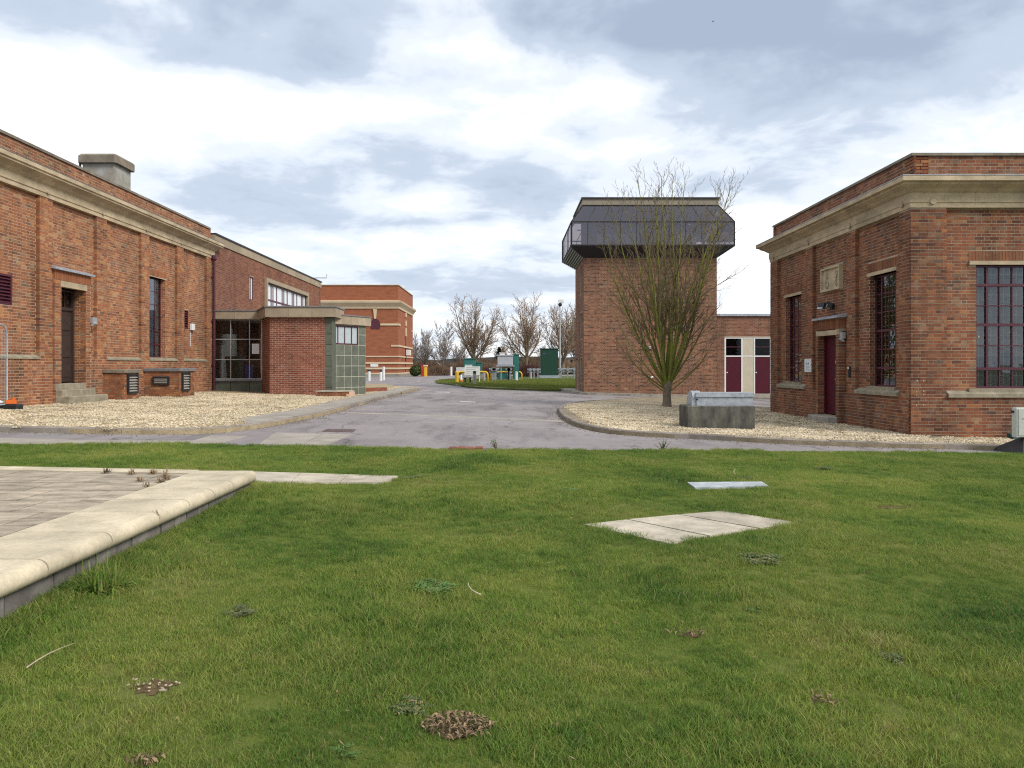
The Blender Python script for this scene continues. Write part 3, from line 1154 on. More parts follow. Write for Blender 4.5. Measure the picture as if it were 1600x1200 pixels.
# ------------------------------------------------------------------ left brick building
def left_building():
    t = thing('brick_building', (-12, 24, G(-12, 24, .09)), 'long old brick pump house at left with cream stone cornice and dark front door', 'building')
    F = frame((-12, 0), (0, 1), (1, 0))
    Y0, Y1 = 13.5, 30.2
    B = -1.12
    SILL = .20
    FR = 4.41
    pil = [(13.65, 14.2), (16.3, 16.85), (18.95, 19.5), (21.6, 22.15), (24.25, 24.8), (26.9, 27.45), (29.55, 30.2)]
    door = (19.8, 20.95, -.47, 2.14)
    win = (24.9, 26.15, .30, 3.06)
    lou = (16.95, 18.05, 1.48, 2.23)
    slot = (27.72, 28.06, 1.40, 2.12)
    holes = [door, win, lou, slot]
    mw = MB()
    solid(mw, F, Y0, Y1, B, 5.58, -.45, -.1, holes)
    solid(mw, F, Y0, Y1 - .005, B, SILL, -.1, 0, [door])
    for a, b in pil:
        mw.box(a + .008, b - (.008 if b < 30 else .004), -.099, -.002, SILL, FR, F)
    # other walls and roof (close the volume)
    mw.box(-22, -12.45, 30.19 - .3, 30.19, E + B, E + 5.58)
    mw.box(-22, -12.45, Y0, Y0 + .3, E + B, E + 5.58)
    mw.box(-22, -21.7, Y0 + .3, 30.19 - .3, E + B, E + 5.58)
    mw.build('wall', m_mortar_left, t)
    MB().box(-21.7, -12.45, Y0 + .3, 29.89, E + 4.9, E + 5.0).build('roof', m_roof, t)
    # bricks
    mbk = MB()
    rects = []
    vis0 = 16.6
    rects += lay(F, vis0, Y1, B, SILL, 0, 'flemish', [door])
    for i in range(len(pil) - 1):
        a, b = pil[i][1], pil[i + 1][0]
        if b < vis0:
            continue
        a = max(a, vis0)
        hs = [h for h in holes]
        if a < 25 < b:
            hs.append((win[0] - .08, win[1] + .08, win[3], win[3] + .225))
        if a < 20 < b:
            hs.append((19.48, 21.22, B, 2.62))
        rects += lay(F, a, b, SILL, FR, -.1, 'flemish', hs)
    for a, b in pil:
        if b > vis0:
            lay(F, a, b, SILL, FR, 0, 'flemish', depth=.1, mb=mbk)
    lay(F, vis0, Y1, 5.09, 5.58, -.1, 'flemish', mb=mbk)
    soldier(mbk, F, win[0] - .08, win[1] + .08, win[3] + .03, win[3] + .225, -.1)
    # reveals, far jambs face the camera
    for hl, dp in ((win, .2),):
        for yy, sg in ((hl[1], -1), (hl[0], 1)):
            Fr = frame((-12.1, yy), (-1, 0), (0, sg))
            lay(Fr, 0, dp, hl[2], hl[3], 0, 'header', mb=mbk)
    # the nearest stretchers are bricks of their own, the rest one mass
    cand = sorted([r for r in rects if r[1] - r[0] > .2], key=lambda r: (r[0] - 14) ** 2 + (r[2] * .8) ** 2)
    cand = [r for r in cand if r[0] > 17.55][:220]
    cs = set(map(id, cand))
    for r in rects:
        if id(r) not in cs:
            brick_into(mbk, F, r)
    single_bricks(F, cand, t, m_brick_left)
    mbk.build('brickwork', m_brick_left, t, kind='stuff')
    # stone sills in each bay
    for i in range(1, len(pil) - 1):
        a, b = pil[i][1], pil[i + 1][0]
        if i == 2:
            continue
        m = MB()
        m.add([F(a, -.1, SILL - .02), F(b, -.1, SILL - .02), F(b, .03, SILL - .02), F(a, .03, SILL - .02),
               F(a, -.1, SILL + .09), F(b, -.1, SILL + .09), F(b, .03, SILL + .03), F(a, .03, SILL + .03)],
              [(0, 3, 2, 1), (4, 5, 6, 7), (0, 1, 5, 4), (2, 3, 7, 6), (0, 4, 7, 3), (1, 2, 6, 5)], not F.flip)
        m.build('sill', m_sill, t)
    # cornice
    prof = [(-.1, 4.40), (.02, 4.40), (.02, 4.50), (.045, 4.515), (.045, 4.70), (.10, 4.74), (.16, 4.80), (.30, 4.88), (.30, 4.92), (.34, 4.94), (.34, 5.04), (-.1, 5.07)]
    sweep(t, [(-12, Y0), (-12, Y1 + .02), (-13.5, Y1 + .02)], -1, prof, 1.32, m_stone, 'cornice_stone')
    sweep(t, [(-12, Y0), (-12, Y1 + .02), (-13.5, Y1 + .02)], -1, [(-.1, 5.075), (.33, 5.045), (.345, 5.05), (.345, 5.065), (-.1, 5.10)], 2.65, m_lead_dark, 'lead_flashing', .001)
    sweep(t, [(-12, Y0), (-12, Y1), (-13.5, Y1)], -1, [(-.48, 5.59), (-.06, 5.59), (-.06, 5.66), (-.48, 5.70)], .9, m_coping, 'coping_stone')
    for a, b in pil:
        m = MB()
        c = (a + b) / 2
        pts = [F(c, .045, 4.54), F(c, .066, 4.54)]
        m.tube(pts, .05, 12)
        m.build('roundel', m_stone, t)
    # window
    w = window(F, t, win[0], win[1], win[2], win[3], -.27, 3, 6, m_purple, m_glass, .02, .04, heavy=(('h', 0),), deep=.016)
    m = MB()
    m.box(win[0] - .1, win[1] + .1, -.22, -.02, win[2] - .085, win[2] - .002, F)
    m.build('sill', m_sill, w)
    m = MB()
    m.box(win[0] - .08, win[1] + .08, -.3, -.085, win[3], win[3] + .03, F)
    m.build('lintel', m_stone, w)
    m = MB()
    pts = []
    for i in range(25):
        uu = win[0] + .05 + 1.15 * i / 24
        pts.append((uu, -.315 + .02 * (i % 2)))
    for (a, na), (b, nb) in zip(pts, pts[1:]):
        m.add([F(a, na, win[2]), F(b, nb, win[2]), F(b, nb, win[3]), F(a, na, win[3])], [(0, 1, 2, 3)])
    m.build('curtain', m_curtain, w)
    MB().box(-14.5, -14.4, 23.5, 28, E - 1, E + 4.2).build('inner_wall', m_plaster, t)
    louvre(F, t, lou[0], lou[1], lou[2], lou[3], -.13, m_purple, 8)
    louvre(F, t, slot[0], slot[1], slot[2], slot[3], -.13, m_purple, 7, fr=.035)
    # door surround
    ms = MB()
    sp = [(19.5, 19.8), (20.95, 21.2)]
    for a, b in sp:
        ms.box(a + .006, b - .006 if b < 20 else b - .004, -.1, .048, -1.05, 2.30, F)
    ms.box(19.506, 21.194, -.1, .048, 2.305, 2.60, F)
    ms.build('door_surround', m_mortar_left, t)
    mbs = MB()
    for a, b in sp:
        lay(F, a, b, -1.05, 2.30, .05, 'flemish', depth=.15, mb=mbs)
    soldier(mbs, F, 19.5, 21.2, 2.31, 2.56, .05, .15)
    Fr = frame((-11.95, 20.95), (-1, 0), (0, -1))
    lay(Fr, 0, .36, door[2], 2.14, 0, 'flemish', mb=mbs)
    mbs.build('surround_brickwork', m_brick_left, t, kind='stuff')
    m = MB()
    m.add([F(19.42, -.1, 2.70), F(21.28, -.1, 2.70), F(21.28, .14, 2.62), F(19.42, .14, 2.62), F(19.42, -.1, 2.61), F(21.28, -.1, 2.61), F(21.28, .14, 2.57), F(19.42, .14, 2.57)],
          [(0, 1, 2, 3), (7, 6, 5, 4), (3, 2, 6, 7), (0, 3, 7, 4), (1, 5, 6, 2), (0, 4, 5, 1)], not F.flip)
    m.build('lead_hood', m_lead, t)
    MB().box(19.76, 21.0, -.3, .062, 2.14, 2.30, F).build('door_lintel', m_stone, t)
    # door
    dn = -.32
    m = MB()
    m.box(19.8, 19.88, dn - .05, dn + .05, -.45, 2.13, F)
    m.box(20.87, 20.95, dn - .05, dn + .05, -.45, 2.13, F)
    m.box(19.88, 20.87, dn - .05, dn + .05, 2.06, 2.13, F)
    m.box(19.88, 20.87, dn - .05, dn + .05, 1.55, 1.64, F)
    fr = m.build('door_frame', m_browndoor, t)
    m = MB()
    m.box(19.885, 20.865, dn - .03, dn + .01, -.44, 1.545, F)
    d = m.build('door', m_browndoor, t)
    for c0, c1 in ((-.3, .1), (.25, .85), (1.0, 1.42)):
        for a, b in ((19.97, 20.33), (20.42, 20.78)):
            q = MB()
            q.bbox(a, b, dn + .0105, dn + .03, c0, c1, .012, F)
            q.build('panel', m_browndoor, d)
    m = MB()
    m.tube([F(19.98, dn + .02, .30), F(19.98, dn + .07, .30), F(19.98, dn + .07, .52), F(19.98, dn + .02, .52)], .014, 8)
    m.build('handle', m_white, d)
    m = MB()
    for i in range(1, 3):
        m.box(19.88 + .33 * i - .012, 19.88 + .33 * i + .012, dn - .02, dn + .02, 1.64, 2.06, F)
    fl = m.build('fanlight', m_browndoor, t)
    for i in range(3):
        q = MB()
        q.add([F(19.89 + .33 * i, dn, 1.65), F(19.87 + .33 * (i + 1), dn, 1.65), F(19.87 + .33 * (i + 1), dn, 2.05), F(19.89 + .33 * i, dn, 2.05)], [(0, 3, 2, 1)], F.flip)
        q.build('pane', m_glass, fl)
    MB().box(-14.2, -14.1, 18.6, 21.8, E - 1, E + 3).build('inner_wall', m_room_shade, t)  # dark sheet painted as the unlit room behind the fanlight
    # steps
    for i, (n1, b, top) in enumerate(((.06, 20.97, -.47), (.24, 21.12, -.64), (.44, 21.4, -.81))):
        m = MB()
        m.bbox(19.55 + (0 if i == 0 else -.02 * i), b, -.3 if i == 0 else .052, n1, -1.15, top, .015, F, BR.random())
        m.build('step', m_sill, t)
    # basement light wells
    for nm, (y0, y1, xw, top) in (('a', (21.95, 22.85, .62, -.20)), ('b', (24.4, 25.6, 1.18, -.17))):
        m = MB()
        m.box(y0 + .008, y1 - .008, -.02, xw - .008, -1.1, top - .002, F)
        lw = m.build('vent_box', m_mortar_left, t)
        mm = MB()
        Ff = frame((-12, y0), (1, 0), (0, -1))
        hole = [(.32, .86, -.62, -.34)] if nm == 'b' else []
        lay(Ff, 0, xw, -1.1, top, 0, 'flemish', hole, mb=mm)
        Fs = frame((-12 + xw, 0), (0, 1), (1, 0))
        hs = (y0 + .15, y0 + (.75 if nm == 'a' else .72), -.83, top - .04)
        lay(Fs, y0, y1, -1.1, top, 0, 'flemish', [hs], mb=mm)
        mm.build('brickwork', m_brick_left, lw, kind='stuff')
        MB().bbox(-.03 + y0 - .03, y1 + .02, 0.002, xw + .06, top, top + .10, .015, F).build('cover_slab', m_lead_dark if nm == 'b' else m_coping, lw)
        louvre(Fs, t, hs[0], hs[1], hs[2], hs[3], .035, m_slat, 6, 'vent_louvre', md=m_black)
        if nm == 'b':
            louvre(Ff, t, .32, .86, -.62, -.34, .035, m_slat, 3, 'vent_louvre', md=m_black)
    # downpipe
    m = MB()
    m.tube([F(30.05, .10, 4.35), F(30.05, .10, -1.0), F(30.05, .17, -1.05)], .055, 10)
    for z in (3.6, 1.8, 0):
        m.box(29.97, 30.13, .001, .06, z, z + .06, F)
    m.lathe(F(30.05, .10, 4.3), [(.06, 0), (.11, .06), (.11, .2), (.10, .22)], 10)
    m.build('downpipe', m_purple, t)
    # roof features
    m = MB()
    m.box(-14.6, -13.5, 25.4, 26.5, E + 4.95, E + 7.0)
    ch = m.build('chimney', m_render, t)
    MB().bbox(-14.72, -13.38, 25.28, 26.62, E + 7.0, E + 7.32, .07).build('cap', m_coping, ch)
    m = MB()
    m.tube([(-14.66, 25.36, E + 5), (-14.66, 25.36, E + 6.99)], .04, 8)
    m.build('vent_pipe', m_black, ch)
    m = MB()
    m.box(-16.2, -14.0, 21.9, 24.6, E + 4.95, E + 6.22)
    m.build('roof_light', m_lead_dark, t)
    m = MB()
    m.tube([(-12.2, 29.3, E + 5.69), (-12.2, 29.3, E + 5.95)], .02, 6)
    return t


def single_bricks(F, rects, t, mat):
    """bricks large enough in the picture to be told apart: one object each, a few shared meshes"""
    off = OFF[t.name]
    shared = {}
    for r in rects:
        p, q, b, tt, n, dp = r
        key = (round(q - p, 3), round(tt - b, 3), BR.randrange(6))
        if key not in shared:
            m = MB()
            j = BR.uniform(-.0015, .002)
            o = F.o

            def Fl(uu, nn, h):
                return (F.u[0] * uu + F.n[0] * nn, F.u[1] * uu + F.n[1] * nn, h)
            Fl.flip = F.flip
            m.box(0, q - p, -dp + .003, .003 + j, 0, tt - b, Fl, BR.random())
            shared[key] = m.mesh('brick', mat)
        o = link(bpy.data.objects.new('brick', shared[key]))
        o.parent = t
        o.location = Vector(F(p, n, b)) - off
        OFF[o.name] = off


left_building()
lampL = bulkhead(frame((-12, 0), (0, 1), (1, 0)), 21.28, .0, 1.35, 'grey bulkhead lamp on brick wall right of the dark panelled door')
t = thing('junction_box', (-12.05, 28.3, E + 1.4), 'small white box with cable on brick wall beside narrow purple louvre', 'junction box')
F = frame((-12, 0), (0, 1), (1, 0))
MB().bbox(28.16, 28.42, -.09, .02, 1.38, 1.62, .015, F).build('box_body', m_white, t)
m = MB()
m.tube([F(28.24, -.085, 1.38), F(28.24, -.085, .75)], .012, 6)
m.build('cable', m_paper, t)

# ------------------------------------------------------------------ middle two storey building
def middle_building():
    t = thing('brick_building', (-12, 39, G(-12, 39, .09)), 'two storey dark red brick building with strip window behind the glazed porch', 'building')
    F = frame((-11.97, 0), (0, 1), (1, 0))
    Y0, Y1 = 30.25, 47.6
    strip = (36.75, 44.2, 2.5, 4.2)
    slit = (34.42, 34.95, 3.12, 4.2)
    mw = MB()
    solid(mw, F, Y0, Y1, -1.15, 5.05, -.35, 0, [strip, slit, (30.9, 33.2, -1.0, 1.3)])
    mw.box(-22, -12.32, Y1 - .3, Y1, E - 1.2, E + 5.05)
    mw.box(-22, -12.32, Y0, Y0 + .25, E + 5.0, E + 5.05)
    mw.build('wall', m_mortar_mid, t)
    MB().box(-22, -12.32, Y0 + .25, Y1 - .3, E + 4.9, E + 4.98).build('roof', m_roof, t)
    m = MB()
    lay(F, Y0, Y1, .9, 5.05, 0, 'stretcher', [(a - .2, b + .2, c - .2, d + .2) if a > 36 else (a, b, c, d) for a, b, c, d in (strip, slit)], mb=m)
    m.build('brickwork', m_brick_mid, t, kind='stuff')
    sweep(t, [(-11.97, Y0 - .03), (-11.97, Y1), (-14, Y1)], -1, [(-.3, 5.055), (.05, 5.055), (.05, 5.40), (-.3, 5.40)], 1.45, m_fascia, 'fascia_stone')
    sweep(t, [(-11.97, Y0 - .03), (-11.97, Y1), (-14, Y1)], -1, [(-.3, 5.405), (.09, 5.405), (.09, 5.47), (-.3, 5.47)], 4, m_black, 'roof_edging', .001)
    # strip window in its stone surround
    m = MB()
    a, b, c, d = strip
    m.box(a - .2, a, -.2, .12, c - .2, d + .2, F)
    m.box(b, b + .2, -.2, .12, c - .2, d + .2, F)
    m.box(a, b, -.2, .12, d, d + .2, F)
    m.box(a, b, -.2, .12, c - .2, c, F)
    m.build('window_surround', m_fascia, t)
    vb = []
    for i in range(4):
        x = a + (b - a) * i / 4
        vb += [x] if i else []
        vb += [x + .95, x + 1.25]
    w = window(F, t, a, b, c, d, -.05, 2, 2, m_purple, m_skylit, .09, .08, hb=[3.35], vb=vb)
    w2 = window(F, t, slit[0], slit[1], slit[2], slit[3], -.06, 2, 1, m_purple, m_skylit, .025, .03)
    m = MB()
    m.tube([(-12.6, 46.9, E + 5.4), (-12.6, 46.9, E + 5.62), (-11.4, 46.9, E + 5.62), (-11.4, 46.9, E + 5.85)], .03, 6)
    m.build('roof_rail', m_steel, t)
    return t


middle_building()


# ------------------------------------------------------------------ glazed porch, brick block and tiled annexe
def porch():
    t = thing('porch', (-9, 29, G(-9, 29, .09)), 'low flat roofed porch with glazed front, red brick wall and grey green tiled annexe', 'porch')
    YG = 30.2
    FG = frame((0, YG), (1, 0), (0, -1))
    B = -1.25
    # brick block: front, slanted left return
    P0, P1, P2 = (-9.98, 30.2), (-9.07, 28.3), (-6.95, 28.3)
    FF = frame((0, 28.3), (1, 0), (0, -1))
    mw = MB()
    mw.prism([P0, P1, P2, (-6.95, 31.6), (-9.7, 31.6)], E + B, E + 1.88)
    mw.build('wall', m_mortar_red, t)
    m = MB()
    rects = lay(FF, P1[0], P2[0], B, 1.88, 0, 'stretcher')
    dv = Vector((P1[0] - P0[0], P1[1] - P0[1]))
    L = dv.length
    dv /= L
    FL = frame(P0, (dv.x, dv.y), (dv.y, -dv.x) if dv.y * -1 > 0 else (dv.y, -dv.x))
    lay(FL, 0, L, B, 1.88, 0, 'stretcher', mb=m)
    full = [r for r in rects if r[1] - r[0] > .2][:300]
    ids = set(map(id, full))
    for r in rects:
        if id(r) not in ids:
            brick_into(m, FF, r)
    single_bricks(FF, full, t, m_brick_porch)
    m.build('brickwork', m_brick_porch, t, kind='stuff')
    # grey green pilaster next to the brick
    m = MB()
    m.box(-6.945, -6.683, 28.346, 28.95, E + B, E + 1.87)
    pl = m.build('pilaster_backing', m_greytile, t)
    z = B
    i = 0
    while z < 1.85:
        e = min(z + .41, 1.87)
        q = MB()
        q.box(-6.94, -6.683, 28.33, 28.345, E + z + .012, E + e - .006, rnd=BR.random())
        q.build('tile', m_greytile, t)
        z += .415
    # fascia stones round the porch
    path = [(-12.02, 30.05), (-10.12, 30.05), (-9.2, 28.12), (-6.5, 28.12), (-6.5, 29.6)]
    for a, b in zip(path, path[1:]):
        a, b = Vector(a), Vector(b)
        L = (b - a).length
        d = (b - a) / L
        nn = Vector((-d.y, d.x))
        k = max(1, round(L / .95))
        lo, hi = (1.93, 2.24) if a.y > 30 and b.y > 30 else (1.88, 2.24)
        for i in range(k):
            p, q_ = a + d * (L * i / k + .004), a + d * (L * (i + 1) / k - .004)
            m = MB()
            m.prism([(p.x, p.y), (q_.x, q_.y), (q_.x + nn.x * .12, q_.y + nn.y * .12), (p.x + nn.x * .12, p.y + nn.y * .12)], E + lo, E + hi, BR.random())
            m.build('fascia_stone', m_fascia, t)
    m = MB()
    m.prism([(-12.0, 30.02), (-10.14, 30.02), (-9.22, 28.09), (-6.47, 28.09), (-6.47, 29.6), (-7.6, 31.6), (-9.0, 34.6), (-12.0, 34.6)], E + 2.245, E + 2.30)
    m.build('roof_felt', m_lead_dark, t)
    MB().prism([(-11.98, 30.2), (-10.0, 30.2), (-9.1, 28.35), (-6.7, 28.35), (-6.7, 29.2), (-7.6, 31.5), (-9.0, 34.5), (-11.98, 34.5)], E + 1.945, E + 2.05).build('ceiling', m_plaster, t)
    # glazed screen
    x0, x1 = -12.0, -9.99
    hb = [.27, 1.10]
    vb = [790 - 360, 790 - 389.5]
    vb = [-v / FPX * YG for v in vb]
    w = window(FG, t, x0, x1, -.55, 1.93, -.04, 3, 3, m_steel, m_glass_porch, .035, .05, hb=hb, vb=vb, name='glazed_screen', deep=.03)
    MB().box(x0, x1, -.12, .06, -.62, -.55, FG).build('sill', m_lead_dark, w)
    m = MB()
    edges = [x0] + vb + [x1]
    for a, b in zip(edges, edges[1:]):
        q = MB()
        q.box(a + .012, b - .012, -.1, -.03, -1.2, -.625, FG, BR.random())
        q.build('panel', m_greendark if False else m_greytile, t)
    m.box(x0, x1, -.14, -.101, -1.2, -.62, FG)
    m.build('panel_backing', m_grout, t)
    # inside: floor, back wall with its window, column
    MB().box(-11.95, -9.2, 30.35, 34.4, E - 1.0, E - .62).build('floor', m_floorin, t)
    FB = frame((0, 33.6), (1, 0), (0, -1))
    m = MB()
    solid(m, FB, -12.3, -8.9, -.62, 1.94, -.2, 0, [(-9.55, -9.0, -.4, 1.75), (-11.2, -10.55, -.3, 1.3)])
    bw = m.build('back_wall', m_mortar_mid, t)
    m = MB()
    lay(FB, -12.0, -8.9, -.62, 1.94, 0, 'stretcher', [(-9.55, -9.0, -.4, 1.75), (-11.2, -10.55, -.3, 1.3)], mb=m)
    m.build('brickwork', m_brick_mid, bw, kind='stuff')
    window(FB, t, -9.55, -9.0, -.4, 1.75, -.08, 1, 3, m_purple, m_glass_porch, name='rear_window')
    m = MB()
    m.tube([(-11.75, 31.3, E - .62), (-11.75, 31.3, E + 1.35)], .30, 20)
    m.build('white_column', m_white, t)
    # annexe: slanted tiled wall with high window
    A, B2 = Vector((-6.78, 28.92)), Vector((-5.80, 30.5))
    d = (B2 - A)
    L = d.length
    d /= L
    FA = frame((A.x, A.y), (d.x, d.y), (d.y, -d.x))
    win = (.10, 1.42, .86, 1.62)
    m = MB()
    solid(m, FA, 0, L, -1.25, 1.66, -.25, 0, [win])
    nn = Vector((-d.y, d.x))
    c1 = B2 + nn * .26
    m.prism([(c1.x, c1.y), (B2.x - .001, B2.y + .001), (B2.x - 1.3, B2.y + 2.4), (c1.x - 1.3, c1.y + 2.4)], E - 1.25, E + 1.66)
    aw = m.build('annexe_wall', m_grout, t)
    tw = L / 4.5
    i = 0
    x = -tw * .5
    z = .86
    rows = [(-1.25, -.86), (-.855, -.425), (-.42, .005), (.01, .43), (.435, .855), (.86, 1.28), (1.285, 1.655)]
    while x < L - .02:
        a, b = max(x, 0) + .011, min(x + tw, L) - .011
        for c, e in rows:
            a2, b2 = a, b
            if c > .8:
                if b2 > win[0] and a2 < win[1]:
                    if b2 > win[1]:
                        a2 = win[1] + .004
                    elif a2 < win[0]:
                        b2 = win[0] - .004
                    else:
                        continue
            if b2 - a2 < .03:
                continue
            q = MB()
            q.box(a2, b2, -.004, .004 + BR.uniform(0, .002), c + .010, e - .010, FA, BR.random())
            q.build('tile', m_greytile, aw)
        x += tw
    window(FA, t, win[0], win[1], win[2], win[3], -.03, 4, 1, m_purple, m_frost, .035, .05, vb=[win[0] + .18, win[0] + .56, win[0] + .95])
    # annexe fascia
    for i in range(4):
        a, b = -.2 + (L + .4) * i / 4 + .003, -.2 + (L + .4) * (i + 1) / 4 - .003
        q = MB()
        q.box(a, b, -.1, .12, 1.665, 2.0, FA, BR.random())
        q.build('fascia_stone', m_fascia, t)
    MB().box(-.2, L + .2, -1.6, .15, 2.005, 2.05, FA).build('annexe_roof', m_lead_dark, t)
    return t


porch()


def bin_(name, c, w, h, mat, label):
    t = thing(name, (c[0], c[1], E - .62), label, 'wheelie bin')
    m = MB()
    z0 = E - .62
    a, b = w * .42, w * .5
    vs = [(c[0] + sx * a, c[1] + sy * a, z0 + .06) for sx, sy in ((-1, -1), (1, -1), (1, 1), (-1, 1))] + \
         [(c[0] + sx * b, c[1] + sy * b, z0 + h * .9) for sx, sy in ((-1, -1), (1, -1), (1, 1), (-1, 1))]
    m.add(vs, [(3, 2, 1, 0), (4, 5, 6, 7), (0, 1, 5, 4), (1, 2, 6, 5), (2, 3, 7, 6), (3, 0, 4, 7)])
    m.build('bin_body', mat, t)
    m = MB()
    m.bbox(c[0] - b - .03, c[0] + b + .03, c[1] - b - .04, c[1] + b + .03, z0 + h * .9, z0 + h, .03)
    m.build('lid', mat, t)
    for sx in (-1, 1):
        m = MB()
        m.tube([(c[0] + sx * a - .03, c[1] + a, z0 + .08), (c[0] + sx * a + .03, c[1] + a, z0 + .08)], .08, 10)
        m.build('wheel', m_black, t)
    return t


bin_('wheelie_bin', (-11.35, 30.85), .56, 1.02, m_greenbin, 'dark green wheelie bin standing behind the porch glass')
bin_('recycling_bin', (-10.72, 30.75), .27, .68, m_bluebin, 'narrow blue recycling bin beside the green wheelie bin in the porch')
m = MB()
m.box(-10.42, -10.12, 30.235, 30.242, E + .5, E + .92)
m.box(-10.40, -10.14, 30.230, 30.2345, E + .52, E + .90)
tag(m.build('notice', m_paper, loc=(-10.3, 30.24, E + .5)), 'pale paper notice stuck inside the right pane of the glazed porch', 'notice')

# low brick planter walls and slab by the annexe
t = thing('planter_wall', (-6.6, 27.6, G(-6.6, 27.6, .08)), 'low brick planter kerb with slab top in front of the grey green tiles', 'planter')
pb = [(-7.05, 27.35), (-5.85, 27.75), (-5.7, 28.3), (-7.0, 28.0)]
m = MB()
m.prism([(-7.0, 27.4), (-5.9, 27.78), (-5.78, 28.25), (-6.95, 27.98)], G(-6.6, 27.6, .0), G(-6.6, 27.6, .26))
m.build('wall', m_mortar_red, t)
A, B_ = Vector((-7.0, 27.4)), Vector((-5.9, 27.78))
d = (B_ - A)
L = d.length
d /= L
FP = frame((A.x, A.y), (d.x, d.y), (d.y, -d.x))
hh = G(-6.6, 27.6) - E
for k in range(3):
    for i in range(5):
        x = i * .235 - (.11 if k % 2 else 0)
        a, b = max(0, x), min(L, x + .22)
        if b - a > .03:
            q = MB()
            q.box(a, b, .001, .012, hh + .03 + .078 * k, hh + .03 + .078 * k + .068, FP, BR.random())
            q.build('brick', m_brick_right, t)
for i in range(2):
    m = MB()
    p = A.lerp(B_, i * .5)
    q = A.lerp(B_, i * .5 + .49)
    m.prism([(p.x - .06, p.y - .05), (q.x, q.y - .05), (q.x + .05, q.y + .6), (p.x, p.y + .62)], G(-6.6, 27.6, .262), G(-6.6, 27.6, .31), BR.random())
    m.build('cover_slab', m_slab if i else m_conc, t)
t = thing('brick_edging', (-5.2, 31.5, G(-5.2, 31.5, .08)), 'long low red brick edging at the foot of the annexe beside the footway', 'brick edging')
a, b = Vector(gp(556, 612, .1)), Vector(gp(605, 611, .1))
d = (b - a)
L = d.length
d /= L
FE = frame((a.x, a.y), (d.x, d.y), (d.y, -d.x))
hh = G(a.x, a.y) - E
m = MB()
m.box(0, L, -.2, 0, hh, hh + .24, FE)
m.build('wall', m_mortar_red, t)
for k in range(2):
    for i in range(int(L / .235) + 1):
        x0 = i * .235 - (.11 if k else 0)
        x1 = min(L, x0 + .222)
        x0 = max(0, x0)
        if x1 - x0 > .03:
            q = MB()
            q.box(x0, x1, -.21, .012, hh + .09 + k * .08, hh + .16 + k * .08, FE, BR.random())
            q.build('brick', m_brick_porch, t)


